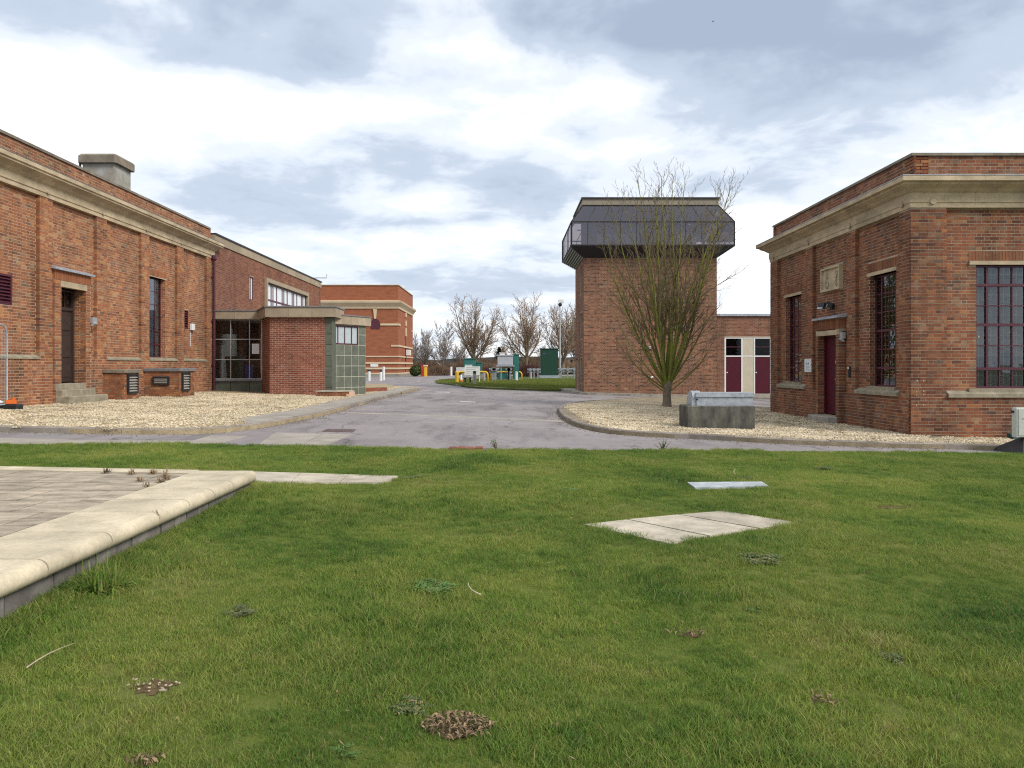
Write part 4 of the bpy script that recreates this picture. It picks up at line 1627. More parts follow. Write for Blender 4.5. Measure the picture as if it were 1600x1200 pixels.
# ------------------------------------------------------------------ right brick building
def right_building():
    t = thing('brick_building', (9.03, 16.4, G(9.03, 16.4, .09)), 'single storey brick pump house at right with maroon door and stone plaque', 'building')
    F = frame((9.03, 0), (0, 1), (-1, 0))       # side facing the drive
    FF = frame((0, 16.4), (1, 0), (0, -1))      # front facing the lawn
    B = -1.75
    SILL, FR = -.70, 3.53
    Y0, Y1 = 16.4, 25.1
    X0, X1 = 9.03, 17.5
    pil = [(16.4, 16.9), (19.0, 19.5), (21.65, 22.15), (24.45, 25.1)]
    door = (19.8, 20.93, -1.36, .84)
    w1 = (17.2, 18.45, -.5, 2.24)
    w2 = (22.72, 23.98, -.5, 2.22)
    wf_ = (10.55, 13.7, -.5, 2.27)
    mw = MB()
    solid(mw, F, Y0 + .1, Y1, B, 4.7, -.45, -.1, [door, w1, w2])
    solid(mw, F, Y0 + .004, Y1 - .004, B, SILL, -.1, -.001, [door])
    solid(mw, FF, X0 + .1, X1, B, 4.7, -.45, -.1, [wf_])
    mw.box(X0 + .001, X1, -.1, -.001, B, SILL, FF)
    for a, b in pil:
        mw.box(a + .008, b - .008, -.099, -.002, SILL, FR, F)
    mw.box(9.034, 9.83 - .008, -.099, -.002, SILL, FR, FF)
    mw.box(X0 + .1, X1, Y1 - .3, Y1 - .001, E + B, E + 4.7)
    mw.box(X1 - .3, X1, Y0 + .45, Y1 - .3, E + B, E + 4.7)
    mw.build('wall', m_mortar_right, t)
    MB().box(X0 + .45, X1 - .3, Y0 + .45, Y1 - .3, E + 4.1, E + 4.2).build('roof', m_roof, t)
    mb_ = MB()
    side = lay(F, Y0, Y1, B, SILL, 0, 'flemish', [door])
    for (a0, a), (b, b0) in zip(pil, pil[1:]):
        hs = [w1, w2, door]
        for w in (w1, w2):
            hs.append((w[0] - .06, w[1] + .1, w[3], w[3] + .315))
        hs.append((19.62, 21.08, B, 1.36))
        hs.append((19.9, 21.1, 2.08, 2.78))
        side += lay(F, a, b, SILL, FR, -.1, 'flemish', hs)
    for a, b in pil:
        lay(F, a, b, SILL, FR, 0, 'flemish', depth=.1, mb=mb_)
    lay(F, Y0, Y1, 4.2, 4.7, -.1, 'flemish', mb=mb_)
    front = lay(FF, X0, X1, B, SILL, 0, 'flemish')
    front += lay(FF, X0, 9.83, SILL, FR, 0, 'flemish', depth=.1)
    front += lay(FF, 9.83, X1, SILL, FR, -.1, 'flemish', [wf_, (wf_[0] - .17, wf_[1] + .17, wf_[3], wf_[3] + .31)])
    front += lay(FF, X0 + .1, X1, 4.2, 4.7, -.1, 'flemish')
    for w in (w1, w2):
        soldier(mb_, F, w[0] - .06, w[1] + .1, w[3] + .09, w[3] + .32, -.1)
        for yy, sg in ((w[1], -1), (w[0], 1)):
            lay(frame((9.13, yy), (1, 0), (0, sg)), 0, .2, w[2], w[3], 0, 'header', mb=mb_)
    soldier(mb_, FF, wf_[0] - .17, wf_[1] + .17, wf_[3] + .09, wf_[3] + .31, -.1)
    lay(frame((wf_[0], 16.5), (0, 1), (1, 0)), 0, .15, wf_[2], wf_[3], 0, 'header', mb=mb_)
    cand = [r for r in front if r[1] - r[0] > .2 and r[0] < 11.6 and r[3] - r[2] > .06]
    cand = sorted(cand, key=lambda r: r[0])[:300]
    ids = set(map(id, cand))
    single_bricks(FF, cand, t, m_brick_right)
    for r in front:
        if id(r) not in ids:
            brick_into(mb_, FF, r)
    for r in side:
        brick_into(mb_, F, r)
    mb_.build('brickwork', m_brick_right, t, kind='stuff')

    def sill(FX, a, b, n0, n1, h, nm='sill', th=.1, par=t):
        m = MB()
        m.add([FX(a, n0, h - th), FX(b, n0, h - th), FX(b, n1, h - th), FX(a, n1, h - th), FX(a, n0, h + .05), FX(b, n0, h + .05), FX(b, n1, h - .02), FX(a, n1, h - .02)],
              [(0, 3, 2, 1), (4, 5, 6, 7), (0, 1, 5, 4), (2, 3, 7, 6), (0, 4, 7, 3), (1, 2, 6, 5)], not FX.flip, BR.random())
        return m.build(nm, m_sill, par)
    sill(F, 16.92, 18.98, -.1, .05, SILL + .10)
    sill(F, 22.17, 24.43, -.1, .05, SILL + .10)
    for i in range(3):
        sill(FF, 9.85 + 1.6 * i, 9.85 + 1.6 * i + 1.595, -.1, .05, SILL + .10)
    prof = [(-.1, 3.53), (.02, 3.53), (.02, 3.63), (.04, 3.645), (.04, 3.85), (.09, 3.88), (.15, 3.93), (.28, 4.0), (.28, 4.03), (.37, 4.05), (.37, 4.15), (-.1, 4.19)]
    path = [(11.5, Y1), (9.03, Y1), (9.03, 16.4), (X1, 16.4)]
    sweep(t, path, 1 if False else -1 if False else 1, [(-n, h) for n, h in prof] if False else prof, 1.3, m_stone, 'cornice_stone') if False else None
    sweep(t, path[::-1], -1, prof, 1.32, m_stone, 'cornice_stone') if False else sweep(t, path, -1, prof, 1.32, m_stone, 'cornice_stone')
    sweep(t, path, -1, [(-.1, 4.195), (.36, 4.155), (.375, 4.16), (.375, 4.175), (-.1, 4.22)], 2.65, m_lead, 'lead_flashing', .001)
    sweep(t, path, -1, [(-.48, 4.71), (-.05, 4.71), (-.05, 4.77), (-.48, 4.81)], .95, m_coping, 'coping_stone')
    for FX, u in ((F, 16.7), (F, 19.25), (F, 21.9), (F, 24.75), (FF, 9.5)):
        m = MB()
        m.tube([FX(u, .04, 3.665), FX(u, .065, 3.665)], .07, 14)
        m.build('roundel', m_stone, t)
    # windows
    hb = [-.5 + 2.75 * (i + .0) / 6 for i in range(1, 6)]
    for w in (w1, w2):
        ww = window(F, t, w[0], w[1], w[2], w[3], -.25, 4, 6, m_purple, m_glass, .024, .045, vb=[w[0] + .3, w[0] + .6, w[0] + .92], heavy=(('h', 0), ('v', 2), ('h', 2)), deep=.016)
        MB().box(w[0] - .02, w[1] + .05, -.2, -.03, w[2] - .09, w[2] - .002, F).build('sill', m_sill, ww)
        MB().box(w[0] - .06, w[1] + .1, -.3, -.07, w[3], w[3] + .085, F).build('lintel', m_stone, ww)
        lattice(F, ww, w[0] + .05, w[1] - .05, w[2] + .05, w[3] - .05, -.36, .155, .24)
    rows = [-.5, -.06, .46, .93, 1.36, 1.82, 2.27]
    fu = [wf_[0] + .287 * i for i in range(1, 11)]
    MB().box(wf_[0] - .1, wf_[1] + .1, -.50, -.47, wf_[2] - .1, wf_[3] + .1, FF).build('pane_brightener', m_plaster, t)  # pale sheet added behind the lattice to brighten the panes
    ww = window(FF, t, wf_[0], wf_[1], wf_[2], wf_[3], -.2, 11, 6, m_purple, m_glass, .026, .045, hb=rows[1:-1], vb=fu, heavy=(('h', 0), ('h', 2), ('h', 4), ('v', 0), ('v', 4)))
    MB().box(wf_[0] - .2, wf_[1] + .2, -.2, -.02, wf_[2] - .09, wf_[2] - .002, FF).build('sill', m_sill, ww)
    MB().box(wf_[0] - .17, wf_[1] + .17, -.3, -.06, wf_[3], wf_[3] + .085, FF).build('lintel', m_stone, ww)
    lattice(FF, ww, wf_[0] + .05, wf_[1] - .05, wf_[2] + .05, wf_[3] - .05, -.33, .1435, .23)
    MB().box(9.6, 17, 18.9, 19.0, E - 1.6, E + 4).build('inner_wall', m_plaster, t)
    MB().box(12.0, 12.1, 19.1, 24.8, E - 1.6, E + 4).build('inner_wall', m_plaster, t)
    # door with surround
    ms = MB()
    for a, b in ((19.62, 19.8), (20.93, 21.08)):
        ms.box(a + .005, b - .005, -.1, .148, -1.75, 1.04, F)
    ms.box(19.625, 21.075, -.1, .148, 1.045, 1.30, F)
    ms.build('door_surround', m_mortar_right, t)
    mb2 = MB()
    for a, b in ((19.62, 19.8), (20.93, 21.08)):
        lay(F, a, b, -1.75, .85, .15, 'stretcher', depth=.25, mb=mb2)
    soldier(mb2, F, 19.62, 21.08, 1.0, 1.27, .15, .25)
    lay(frame((8.88, 20.93), (1, 0), (0, -1)), 0, .3, -1.36, .84, 0, 'flemish', mb=mb2)
    mb2.build('surround_brickwork', m_brick_right, t, kind='stuff')
    MB().box(19.72, 21.02, -.2, .162, .845, .98, F).build('door_lintel', m_stone, t)
    m = MB()
    m.add([F(19.52, -.1, 1.42), F(21.18, -.1, 1.42), F(21.18, .24, 1.34), F(19.52, .24, 1.34), F(19.52, -.1, 1.31), F(21.18, -.1, 1.31), F(21.18, .24, 1.29), F(19.52, .24, 1.29)],
          [(0, 1, 2, 3), (7, 6, 5, 4), (3, 2, 6, 7), (0, 3, 7, 4), (1, 5, 6, 2), (0, 4, 5, 1)], not F.flip)
    m.build('lead_hood', m_lead, t)
    m = MB()
    m.box(19.8, 19.86, -.13, -.03, -1.34, .84, F)
    m.box(20.87, 20.93, -.13, -.03, -1.34, .84, F)
    m.box(19.86, 20.87, -.13, -.03, .78, .84, F)
    m.build('door_frame', m_maroon, t)
    m = MB()
    m.box(19.865, 20.865, -.11, -.065, -1.33, .775, F)
    d = m.build('door', m_maroon, t)
    m = MB()
    m.tube([F(20.0, -.065, -.36), F(20.0, -.01, -.36), F(20.17, -.005, -.36)], .012, 8)
    m.build('handle', m_white, d)
    m = MB()
    m.tube([F(20.0, -.065, -.18), F(20.0, -.055, -.18)], .03, 12)
    m.build('lock', m_steel, d)
    m = MB()
    m.box(20.0, 20.28, -.064, -.058, .06, .18, F)
    nt_ = m.build('notice', m_paper, d)
    m = MB()
    for z in (.085, .115, .145):
        m.box(20.02, 20.26, -.0575, -.0565, z, z + .016, F)
    m.build('print', m_blueprint, nt_)
    MB().bbox(19.7, 21.0, -.2, .42, -1.75, -1.37, .015, F).build('doorstep', m_conc, t)
    # carved plaque
    a, b, c, e = 19.92, 21.08, 2.10, 2.76
    m = MB()
    for u0, u1, z0, z1 in ((a, b, c, c + .05), (a, b, e - .05, e), (a, a + .05, c + .05, e - .05), (b - .05, b, c + .05, e - .05)):
        m.box(u0, u1, -.1, .015, z0, z1, F)
    m.box(a + .05, b - .05, -.1, -.045, c + .05, e - .05, F)
    pq = m.build('plaque', m_stone, t)
    m = MB()

    def ribbon(pts, r=.012):
        m.tube([F(u, -.04, h) for u, h in pts], r, 6)
    for cu, k in ((20.78, 1), (20.17, .8)):
        arc = [(cu + .12 * k * math.cos(x), 2.33 + .15 * k * math.sin(x)) for x in [math.radians(180 + 18 * i) for i in range(11)]]
        ribbon(arc)
        ribbon([(cu, 2.18), (cu, 2.52)])
        ribbon([(cu + .06 * math.cos(x), 2.56 + .06 * math.sin(x)) for x in [math.radians(36 * i) for i in range(11)]])
        ribbon([(cu - .09, 2.47), (cu + .09, 2.44)])
        ribbon([(cu - .12 * k, 2.33), (cu - .06 * k, 2.38)])
        ribbon([(cu + .12 * k, 2.33), (cu + .06 * k, 2.38)])
    m.build('carving', m_sill, pq)
    m = MB()
    m.tube([(10.2, 17.5, E + 4.7), (10.2, 17.5, E + 5.0), (10.3, 17.5, E + 5.06), (10.35, 17.5, E + 4.99), (10.28, 17.5, E + 4.95), (12.9, 17.5, E + 4.9)], .012, 6)
    m.build('roof_cable', m_steel, t)
    return t


def lattice(F, parent, u0, u1, h0, h1, n, du, dh):
    m = MB()
    x = u0
    while x <= u1:
        m.box(x - .009, x + .009, n - .003, n + .003, h0, h1, F)
        x += du
    z = h0
    while z <= h1:
        m.box(u0, u1, n - .0025, n + .0025, z - .009, z + .009, F)
        z += dh
    m.build('security_lattice', m_white, parent)


right_building()
FR_ = frame((9.03, 0), (0, 1), (-1, 0))
FRF = frame((0, 16.4), (1, 0), (0, -1))
bulkhead(FR_, 19.56, .0, .84, 'grey bulkhead lamp on brick pier right of the maroon door')
# floodlight above the door
t = thing('floodlight', FR_(20.5, -.1, 1.66), 'twin black floodlights on a bracket above the maroon door', 'floodlight')
m = MB()
m.box(20.42, 20.58, -.1, -.03, 1.58, 1.74, FR_)
m.build('bracket', m_black, t)
for s in (-1, 1):
    m = MB()
    c = FR_(20.5 + s * .22, .10, 1.70)
    m.tube([FR_(20.5 + s * .06, -.04, 1.66), c], .02, 6)
    m.obox(c, .16, .2, .12, rz=s * .5, ry=.5)
    m.build('lamp_head', m_black, t)
    m = MB()
    m.obox((c[0] - .075, c[1], c[2] - .045), .015, .17, .1, rz=s * .5, ry=.5)
    m.build('lens', m_frost, t)
# wall sign
t = thing('wall_sign', FR_(21.9, .01, -.1), 'small white framed notice on brick pier between far window and maroon door', 'sign')
m = MB()
m.bbox(21.68, 22.16, .012, .035, -.18, .22, .006, FR_)
m.build('sign_board', m_white, t)
m = MB()
m.box(21.72, 22.12, .0355, .0375, -.14, .18, FR_)
pn = m.build('sign_face', m_paper, t)
m = MB()
for z0, z1, a, b in ((.04, .11, 21.84, 21.88), (.04, .11, 21.96, 22.0), (.06, .075, 21.84, 22.0), (-.03, -.015, 21.78, 22.06), (-.06, -.05, 21.8, 22.04), (-.10, -.09, 21.78, 22.06)):
    m.box(a, b, .038, .0395, z0, z1, FR_)
m.build('print', m_blueprint, t)
t = thing('keypad', FR_(19.3, .01, -.2), 'small dark door entry keypad on brick pier right of maroon door', 'keypad')
MB().bbox(19.24, 19.34, .01, .05, -.30, .0, .01, FR_).build('keypad_body', m_black, t)
MB().box(19.26, 19.32, .0505, .056, -.08, -.02, FR_).build('light_cap', m_white, t)
# bait box
x, y = 11.2, 16.1
z = G(x, y, .09)
t = thing('bait_box', (x, y, z), 'small dark green bait box with white label at foot of brick wall', 'bait box')
m = MB()
m.add([(x - .17, y - .11, z), (x + .17, y - .11, z), (x + .17, y + .11, z), (x - .17, y + .11, z),
       (x - .15, y - .09, z + .07), (x + .15, y - .09, z + .07), (x + .15, y + .11, z + .13), (x - .15, y + .11, z + .13)],
      [(3, 2, 1, 0), (4, 5, 6, 7), (0, 1, 5, 4), (1, 2, 6, 5), (2, 3, 7, 6), (3, 0, 4, 7)])
m.build('box_body', m_bait, t)
m = MB()
m.add([(x - .06, y - .06, z + .0825), (x + .09, y - .06, z + .0825), (x + .09, y + .05, z + .1145), (x - .06, y + .05, z + .1145)], [(0, 1, 2, 3)])
m.build('paper_label', m_paper, t)
# control cabinet at the right edge
Yc = 13.9
x0 = (1587.5 - 790) / FPX * Yc
zt, zb = E - (637 - 572) / FPX * Yc, E - (683 - 572) / FPX * Yc
t = thing('control_cabinet', (x0 + .4, Yc, G(x0, Yc)), 'pale grey control box on sloping black stand at lawn edge', 'control box')
MB().bbox(x0, x0 + .85, Yc, Yc + .13, zb, zt, .015).build('cabinet', m_boxgrey, t)
MB().bbox(x0 + .04, x0 + .81, Yc - .012, Yc - .001, zb + .03, zt - .03, .008).build('door', m_boxgrey, t)
m = MB()
for a, b, c, d in ((.10, .16, .35, .355), (.10, .16, .325, .33), (.10, .105, .325, .355), (.155, .16, .325, .355), (.18, .30, .335, .36), (.18, .34, .32, .328)):
    m.box(x0 + a, x0 + b, Yc - .0135, Yc - .0121, zb + c, zb + d)
m.build('print', m_ink, t)
MB().box(x0 - .02, x0, Yc + .05, Yc + .12, zt - .1, zt - .06).build('latch', m_black, t)
m = MB()
gz = GL(x0, Yc) - .02
m.add([(x0 - .12, Yc - .35, gz), (x0 + 1.1, Yc - .35, gz), (x0 + 1.1, Yc + .6, gz), (x0 - .12, Yc + .6, gz),
       (x0 + .2, Yc + .08, zb), (x0 + .7, Yc + .08, zb), (x0 + .7, Yc + .12, zb), (x0 + .2, Yc + .12, zb)],
      [(3, 2, 1, 0), (4, 5, 6, 7), (0, 1, 5, 4), (1, 2, 6, 5), (2, 3, 7, 6), (3, 0, 4, 7)])
m.build('stand', m_black, t)


# ------------------------------------------------------------------ control tower and low wing
def tower():
    X0, X1, Y0, Y1 = 4.25, 11.48, 40.0, 44.8
    t = thing('control_tower', (X0, Y0, G(X0, Y0, .1)), 'square brick control tower with overhanging bronze glazed top storey', 'tower')
    FF = frame((0, Y0), (1, 0), (0, -1))
    FL = frame((X0, 0), (0, 1), (-1, 0))
    FRt = frame((X1, 0), (0, 1), (1, 0))
    FBk = frame((0, Y1), (1, 0), (0, 1))
    T = 5.88
    wins = [(40.75, 42.1, 4.05, 5.6), (40.75, 42.1, 1.5, 3.0), (40.75, 42.1, -1.0, .47), (43.0, 44.1, -1.46, .55)]
    mw = MB()
    solid(mw, FF, X0, X1, -1.65, T, -.3, 0)
    solid(mw, FL, Y0 + .3, Y1, -1.65, T, -.3, 0, wins)
    solid(mw, FRt, Y0 + .3, Y1, -1.65, T, -.3, 0)
    solid(mw, FBk, X0 + .3, X1 - .3, -1.65, T, -.3, 0)
    mw.build('wall', m_mortar_tower, t)
    m = MB()
    lay(FF, X0, X1, -1.65, T, 0, 'flemish', mb=m)
    lay(FL, Y0, Y1, -1.65, T, 0, 'flemish', wins, mb=m)
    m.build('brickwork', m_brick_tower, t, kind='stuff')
    for w in wins[:3]:
        ww = window(FL, t, *w, -.12, 1, 1, m_fascia2, m_glass, .03, .06)
    MB().box(X0 + .9, X0 + 1.0, Y0 + .4, Y1 - .4, E - 1.6, E + 5.8).build('inner_wall', m_room_shade, t)  # dark sheet painted as the unlit tower interior
    m = MB()
    m.box(43.0, 44.1, -.16, -.1, -1.46, .55, FL)
    d = m.build('door', m_white, t)
    m = MB()
    m.tube([FL(43.15, -.1, -.45), FL(43.15, -.04, -.45)], .03, 8)
    m.build('handle', m_steel, d)
    # glazed top: floor, soffit, glass band, sloping glass, fascia
    o1, o2 = .73, .06
    h0, h1, h2, h3 = 6.42, 7.71, 8.72, 9.06

    def ringp(o):
        return [(X0 - o, Y0 - o), (X1 + o, Y0 - o), (X1 + o, Y1 + o), (X0 - o, Y1 + o)]
    m = MB()
    a, b = ringp(.012), ringp(o1 + .03)
    vs = [(*p, E + T) for p in a] + [(*p, E + h0 - .02) for p in b] + [(*p, E + h0) for p in b]
    fs = []
    for i in range(4):
        j = (i + 1) % 4
        fs += [(i, j, 4 + j, 4 + i), (4 + i, 4 + j, 8 + j, 8 + i)]
    fs += [(8, 9, 10, 11), (3, 2, 1, 0)]
    m.add(vs, fs)
    m.build('soffit', m_black, t)
    # soffit slats on the left slope
    for k in range(7):
        f0 = (k + .15) / 7
        f1 = f0 + .06
        q = MB()

        def pt(f, y, e):
            o = .012 + (o1 + .018) * f
            return (X0 - o - e, y, E + T + (h0 - .02 - T) * f - e)
        y0 = Y0 - .5 * f0
        y1 = Y1 + .5 * f0
        q.add([pt(f0, y0, .003), pt(f0, y1, .003), pt(f1, y1, .003), pt(f1, y0, .003), pt(f0, y0, .025), pt(f0, y1, .025), pt(f1, y1, .025), pt(f1, y0, .025)],
              [(0, 1, 2, 3), (7, 6, 5, 4), (0, 4, 5, 1), (1, 5, 6, 2), (2, 6, 7, 3), (3, 7, 4, 0)])
        q.build('soffit_slat', m_steel, t)

    def gl_side(c0, c1, t0, t1, k):
        """vertical band then sloping band between two corners; c at offset o1, t at offset o2"""
        fr = MB()
        for i in range(k):
            for (p0, p1, q0, q1, za, zb) in ((c0, c1, c0, c1, h0, h1), (c0, c1, t0, t1, h1, h2)):
                L = lambda a, b, s: (a[0] + (b[0] - a[0]) * s, a[1] + (b[1] - a[1]) * s)
                s0, s1 = i / k, (i + 1) / k
                g = MB()
                g.add([(*L(p0, p1, s0), E + za), (*L(p0, p1, s1), E + za), (*L(q0, q1, s1), E + zb), (*L(q0, q1, s0), E + zb)], [(0, 1, 2, 3)])
                g.build('glass_pane', m_glass_tint, t)
        for i in range(k + 1):
            s = i / k
            L = lambda a, b: (a[0] + (b[0] - a[0]) * s, a[1] + (b[1] - a[1]) * s)
            r = .04 if i in (0, k) else .022
            fr.tube([(*L(c0, c1), E + h0), (*L(c0, c1), E + h1), (*L(t0, t1), E + h2)], r, 4)
        fr.tube([(*c0, E + h1), (*c1, E + h1)], .045, 4)
        fr.tube([(*c0, E + h0 + .03), (*c1, E + h0 + .03)], .055, 4)
        fr.tube([(*t0, E + h2), (*t1, E + h2)], .05, 4)
        fr.build('glazing_frame', m_bronze, t)
    C, Tt = ringp(o1), ringp(o2)
    for i, k in ((0, 10), (1, 7), (2, 10), (3, 7)):
        j = (i + 1) % 4
        gl_side(C[i], C[j], Tt[i], Tt[j], k)
    m = MB()
    m.box(X0 - .08, X1 + .08, Y0 - .08, Y1 + .08, E + h2 + .03, E + h3)
    m.build('roof_fascia', m_fascia2, t)
    MB().box(X0 - .14, X1 + .14, Y0 - .14, Y1 + .14, E + h3 + .001, E + h3 + .09).build('roof_edging', m_black, t)
    MB().box(X0 - .5, X1 + .5, Y0 - .5, Y1 + .5, E + h0 + .005, E + h0 + .1).build('floor', m_floorin, t)
    m = MB()
    m.box(X0 + .3, X1 - 1.0, Y1 - 2.6, Y1 - .4, E + h0 + .1, E + h2)  # core made large to block sky light through the glazing
    m.build('sky_blocking_core', m_core, t)
    MB().box(X0 - .05, X1 + .05, Y0 - .05, Y1 + .05, E + h2 - .02, E + h2 + .02).build('ceiling', m_core, t)
    m = MB()
    m.box(X0 - .4, X1 + .4, Y0 - .45, Y0 - .38, E + 7.28, E + 7.33)
    m.build('ceiling_rail', m_steel, t)
    for x, w in ((X0 + .65, .75), (X0 + 1.55, 1.35), (X0 + 4.75, .55), (X0 + 5.45, .5)):
        MB().box(x, x + w, Y0 - .62, Y0 - .35, E + h0 + .1, E + 7.08).build('cabinet', m_white, t)
    # drain pipe on left edge, lamp on the front
    return t


tower()
FT = frame((0, 40.0), (1, 0), (0, -1))
t = thing('wall_lamp', FT(7.86, 0, 1.04), 'small white topped lamp on tower brick front behind the bare tree', 'wall lamp')
MB().box(7.78, 7.94, .01, .16, .93, 1.02, FT).build('lamp_housing', m_steel, t)
MB().box(7.74, 7.98, .01, .2, 1.022, 1.06, FT).build('cap', m_white, t)
t = thing('wall_pipe', FT(7.9, 0, -.64), 'short pale overflow pipe sticking out of tower front low on the left', 'pipe')
m = MB()
m.tube([FT(7.95, .0, -.58), FT(7.85, .2, -.66)], .05, 8)
m.build('spout', m_cream, t)
m = MB()
m.lathe(FT(7.95, .008, -.62), [(.09, 0), (.09, .02), (.06, .08)], 8)
m.build('flange', m_steel, t)
t = thing('wall_camera', (4.0, 43.3, E + .33), 'small black camera on bracket at far left edge of tower', 'camera')
MB().obox((3.86, 43.2, E + .32), .12, .3, .12, rx=.25).build('camera_body', m_black, t)
m = MB()
m.tube([(4.24, 43.3, E + .38), (3.9, 43.3, E + .34)], .025, 6)
m.build('bracket', m_black, t)


def wing():
    Y0 = 40.15
    t = thing('store_building', (13, Y0, G(13, Y0, .1)), 'low flat roofed brick store with two maroon doors between tower and right pump house', 'building')
    FF = frame((0, Y0), (1, 0), (0, -1))
    h = (1132 - 790) / FPX * Y0
    x = lambda u: (u - 790) / FPX * Y0
    z = lambda v: -(v - 572) / FPX * Y0
    hole = (x(1132), x(1236), -1.62, z(527))
    m = MB()
    solid(m, FF, 11.5, 18, -1.62, z(494), -.3, 0, [hole])
    m.box(11.5, 18, Y0 + 5, Y0 + 5.3, E - 1.62, E + z(494))
    m.box(17.7, 18, Y0 + .3, Y0 + 5, E - 1.62, E + z(494))
    m.build('wall', m_mortar_tower, t)
    m = MB()
    lay(FF, 11.5, 18, -1.62, z(494), 0, 'stretcher', [hole], mb=m)
    m.build('brickwork', m_brick_mid, t, kind='stuff')
    MB().box(11.5, 18.2, Y0 - .12, Y0 + 5.4, E + z(494), E + z(490.5)).build('roof_edging', m_lead, t)
    m = MB()
    cols = [(1132, 1134.5), (1158.5, 1160.5), (1178, 1180), (1203.5, 1205.5)]
    for a, b in cols:
        m.box(x(a), x(b), -.12, -.02, z(615), z(529), FF)
    m.box(x(1132), x(1236), -.12, -.015, z(529), z(527), FF)
    m.box(x(1134.5), x(1203.5), -.12, -.025, z(557.5), z(555.5), FF)
    m.build('door_frame', m_white, t)
    for a, b in ((1134.5, 1158.5), (1180, 1203.5)):
        d = MB().box(x(a) + .01, x(b) - .01, -.1, -.05, z(614), z(557.5), FF).build('door', m_maroon, t)
        q = MB()
        q.tube([FF(x(a) + .06, -.05, z(582)), FF(x(a) + .06, .0, z(582))], .035, 10)
        q.build('handle', m_white, d)
        w = MB()
        w.box(x(a), x(b), -.09, -.04, z(542) - .02, z(542) + .02, FF)
        fl = w.build('fanlight', m_purple, t)
        for v0, v1 in ((541.5, 529), (555.5, 542.5)):
            g = MB()
            g.add([FF(x(a), -.07, z(v0)), FF(x(b), -.07, z(v0)), FF(x(b), -.07, z(v1)), FF(x(a), -.07, z(v1))], [(0, 3, 2, 1)], FF.flip)
            g.build('pane', m_glass_dark, fl)
    MB().box(x(1160.5), x(1178), -.1, -.035, z(555.5), z(529), FF).build('panel', m_cream, t)
    MB().box(x(1160.5), x(1178), -.1, -.035, z(614), z(557.5), FF).build('panel', m_cream, t)
    MB().box(x(1205.5), x(1236), -.1, -.035, z(614), z(529), FF).build('panel', m_cream, t)
    MB().box(x(1132), x(1240), -.1, .9, -1.75, z(615), FF).build('doorstep', m_path, t)
    MB().box(11.6, 17.6, Y0 + 1.0, Y0 + 1.1, E - 1.6, E + 2.6).build('inner_wall', m_room_shade, t)  # dark sheet painted as the unlit store interior
    return t


wing()


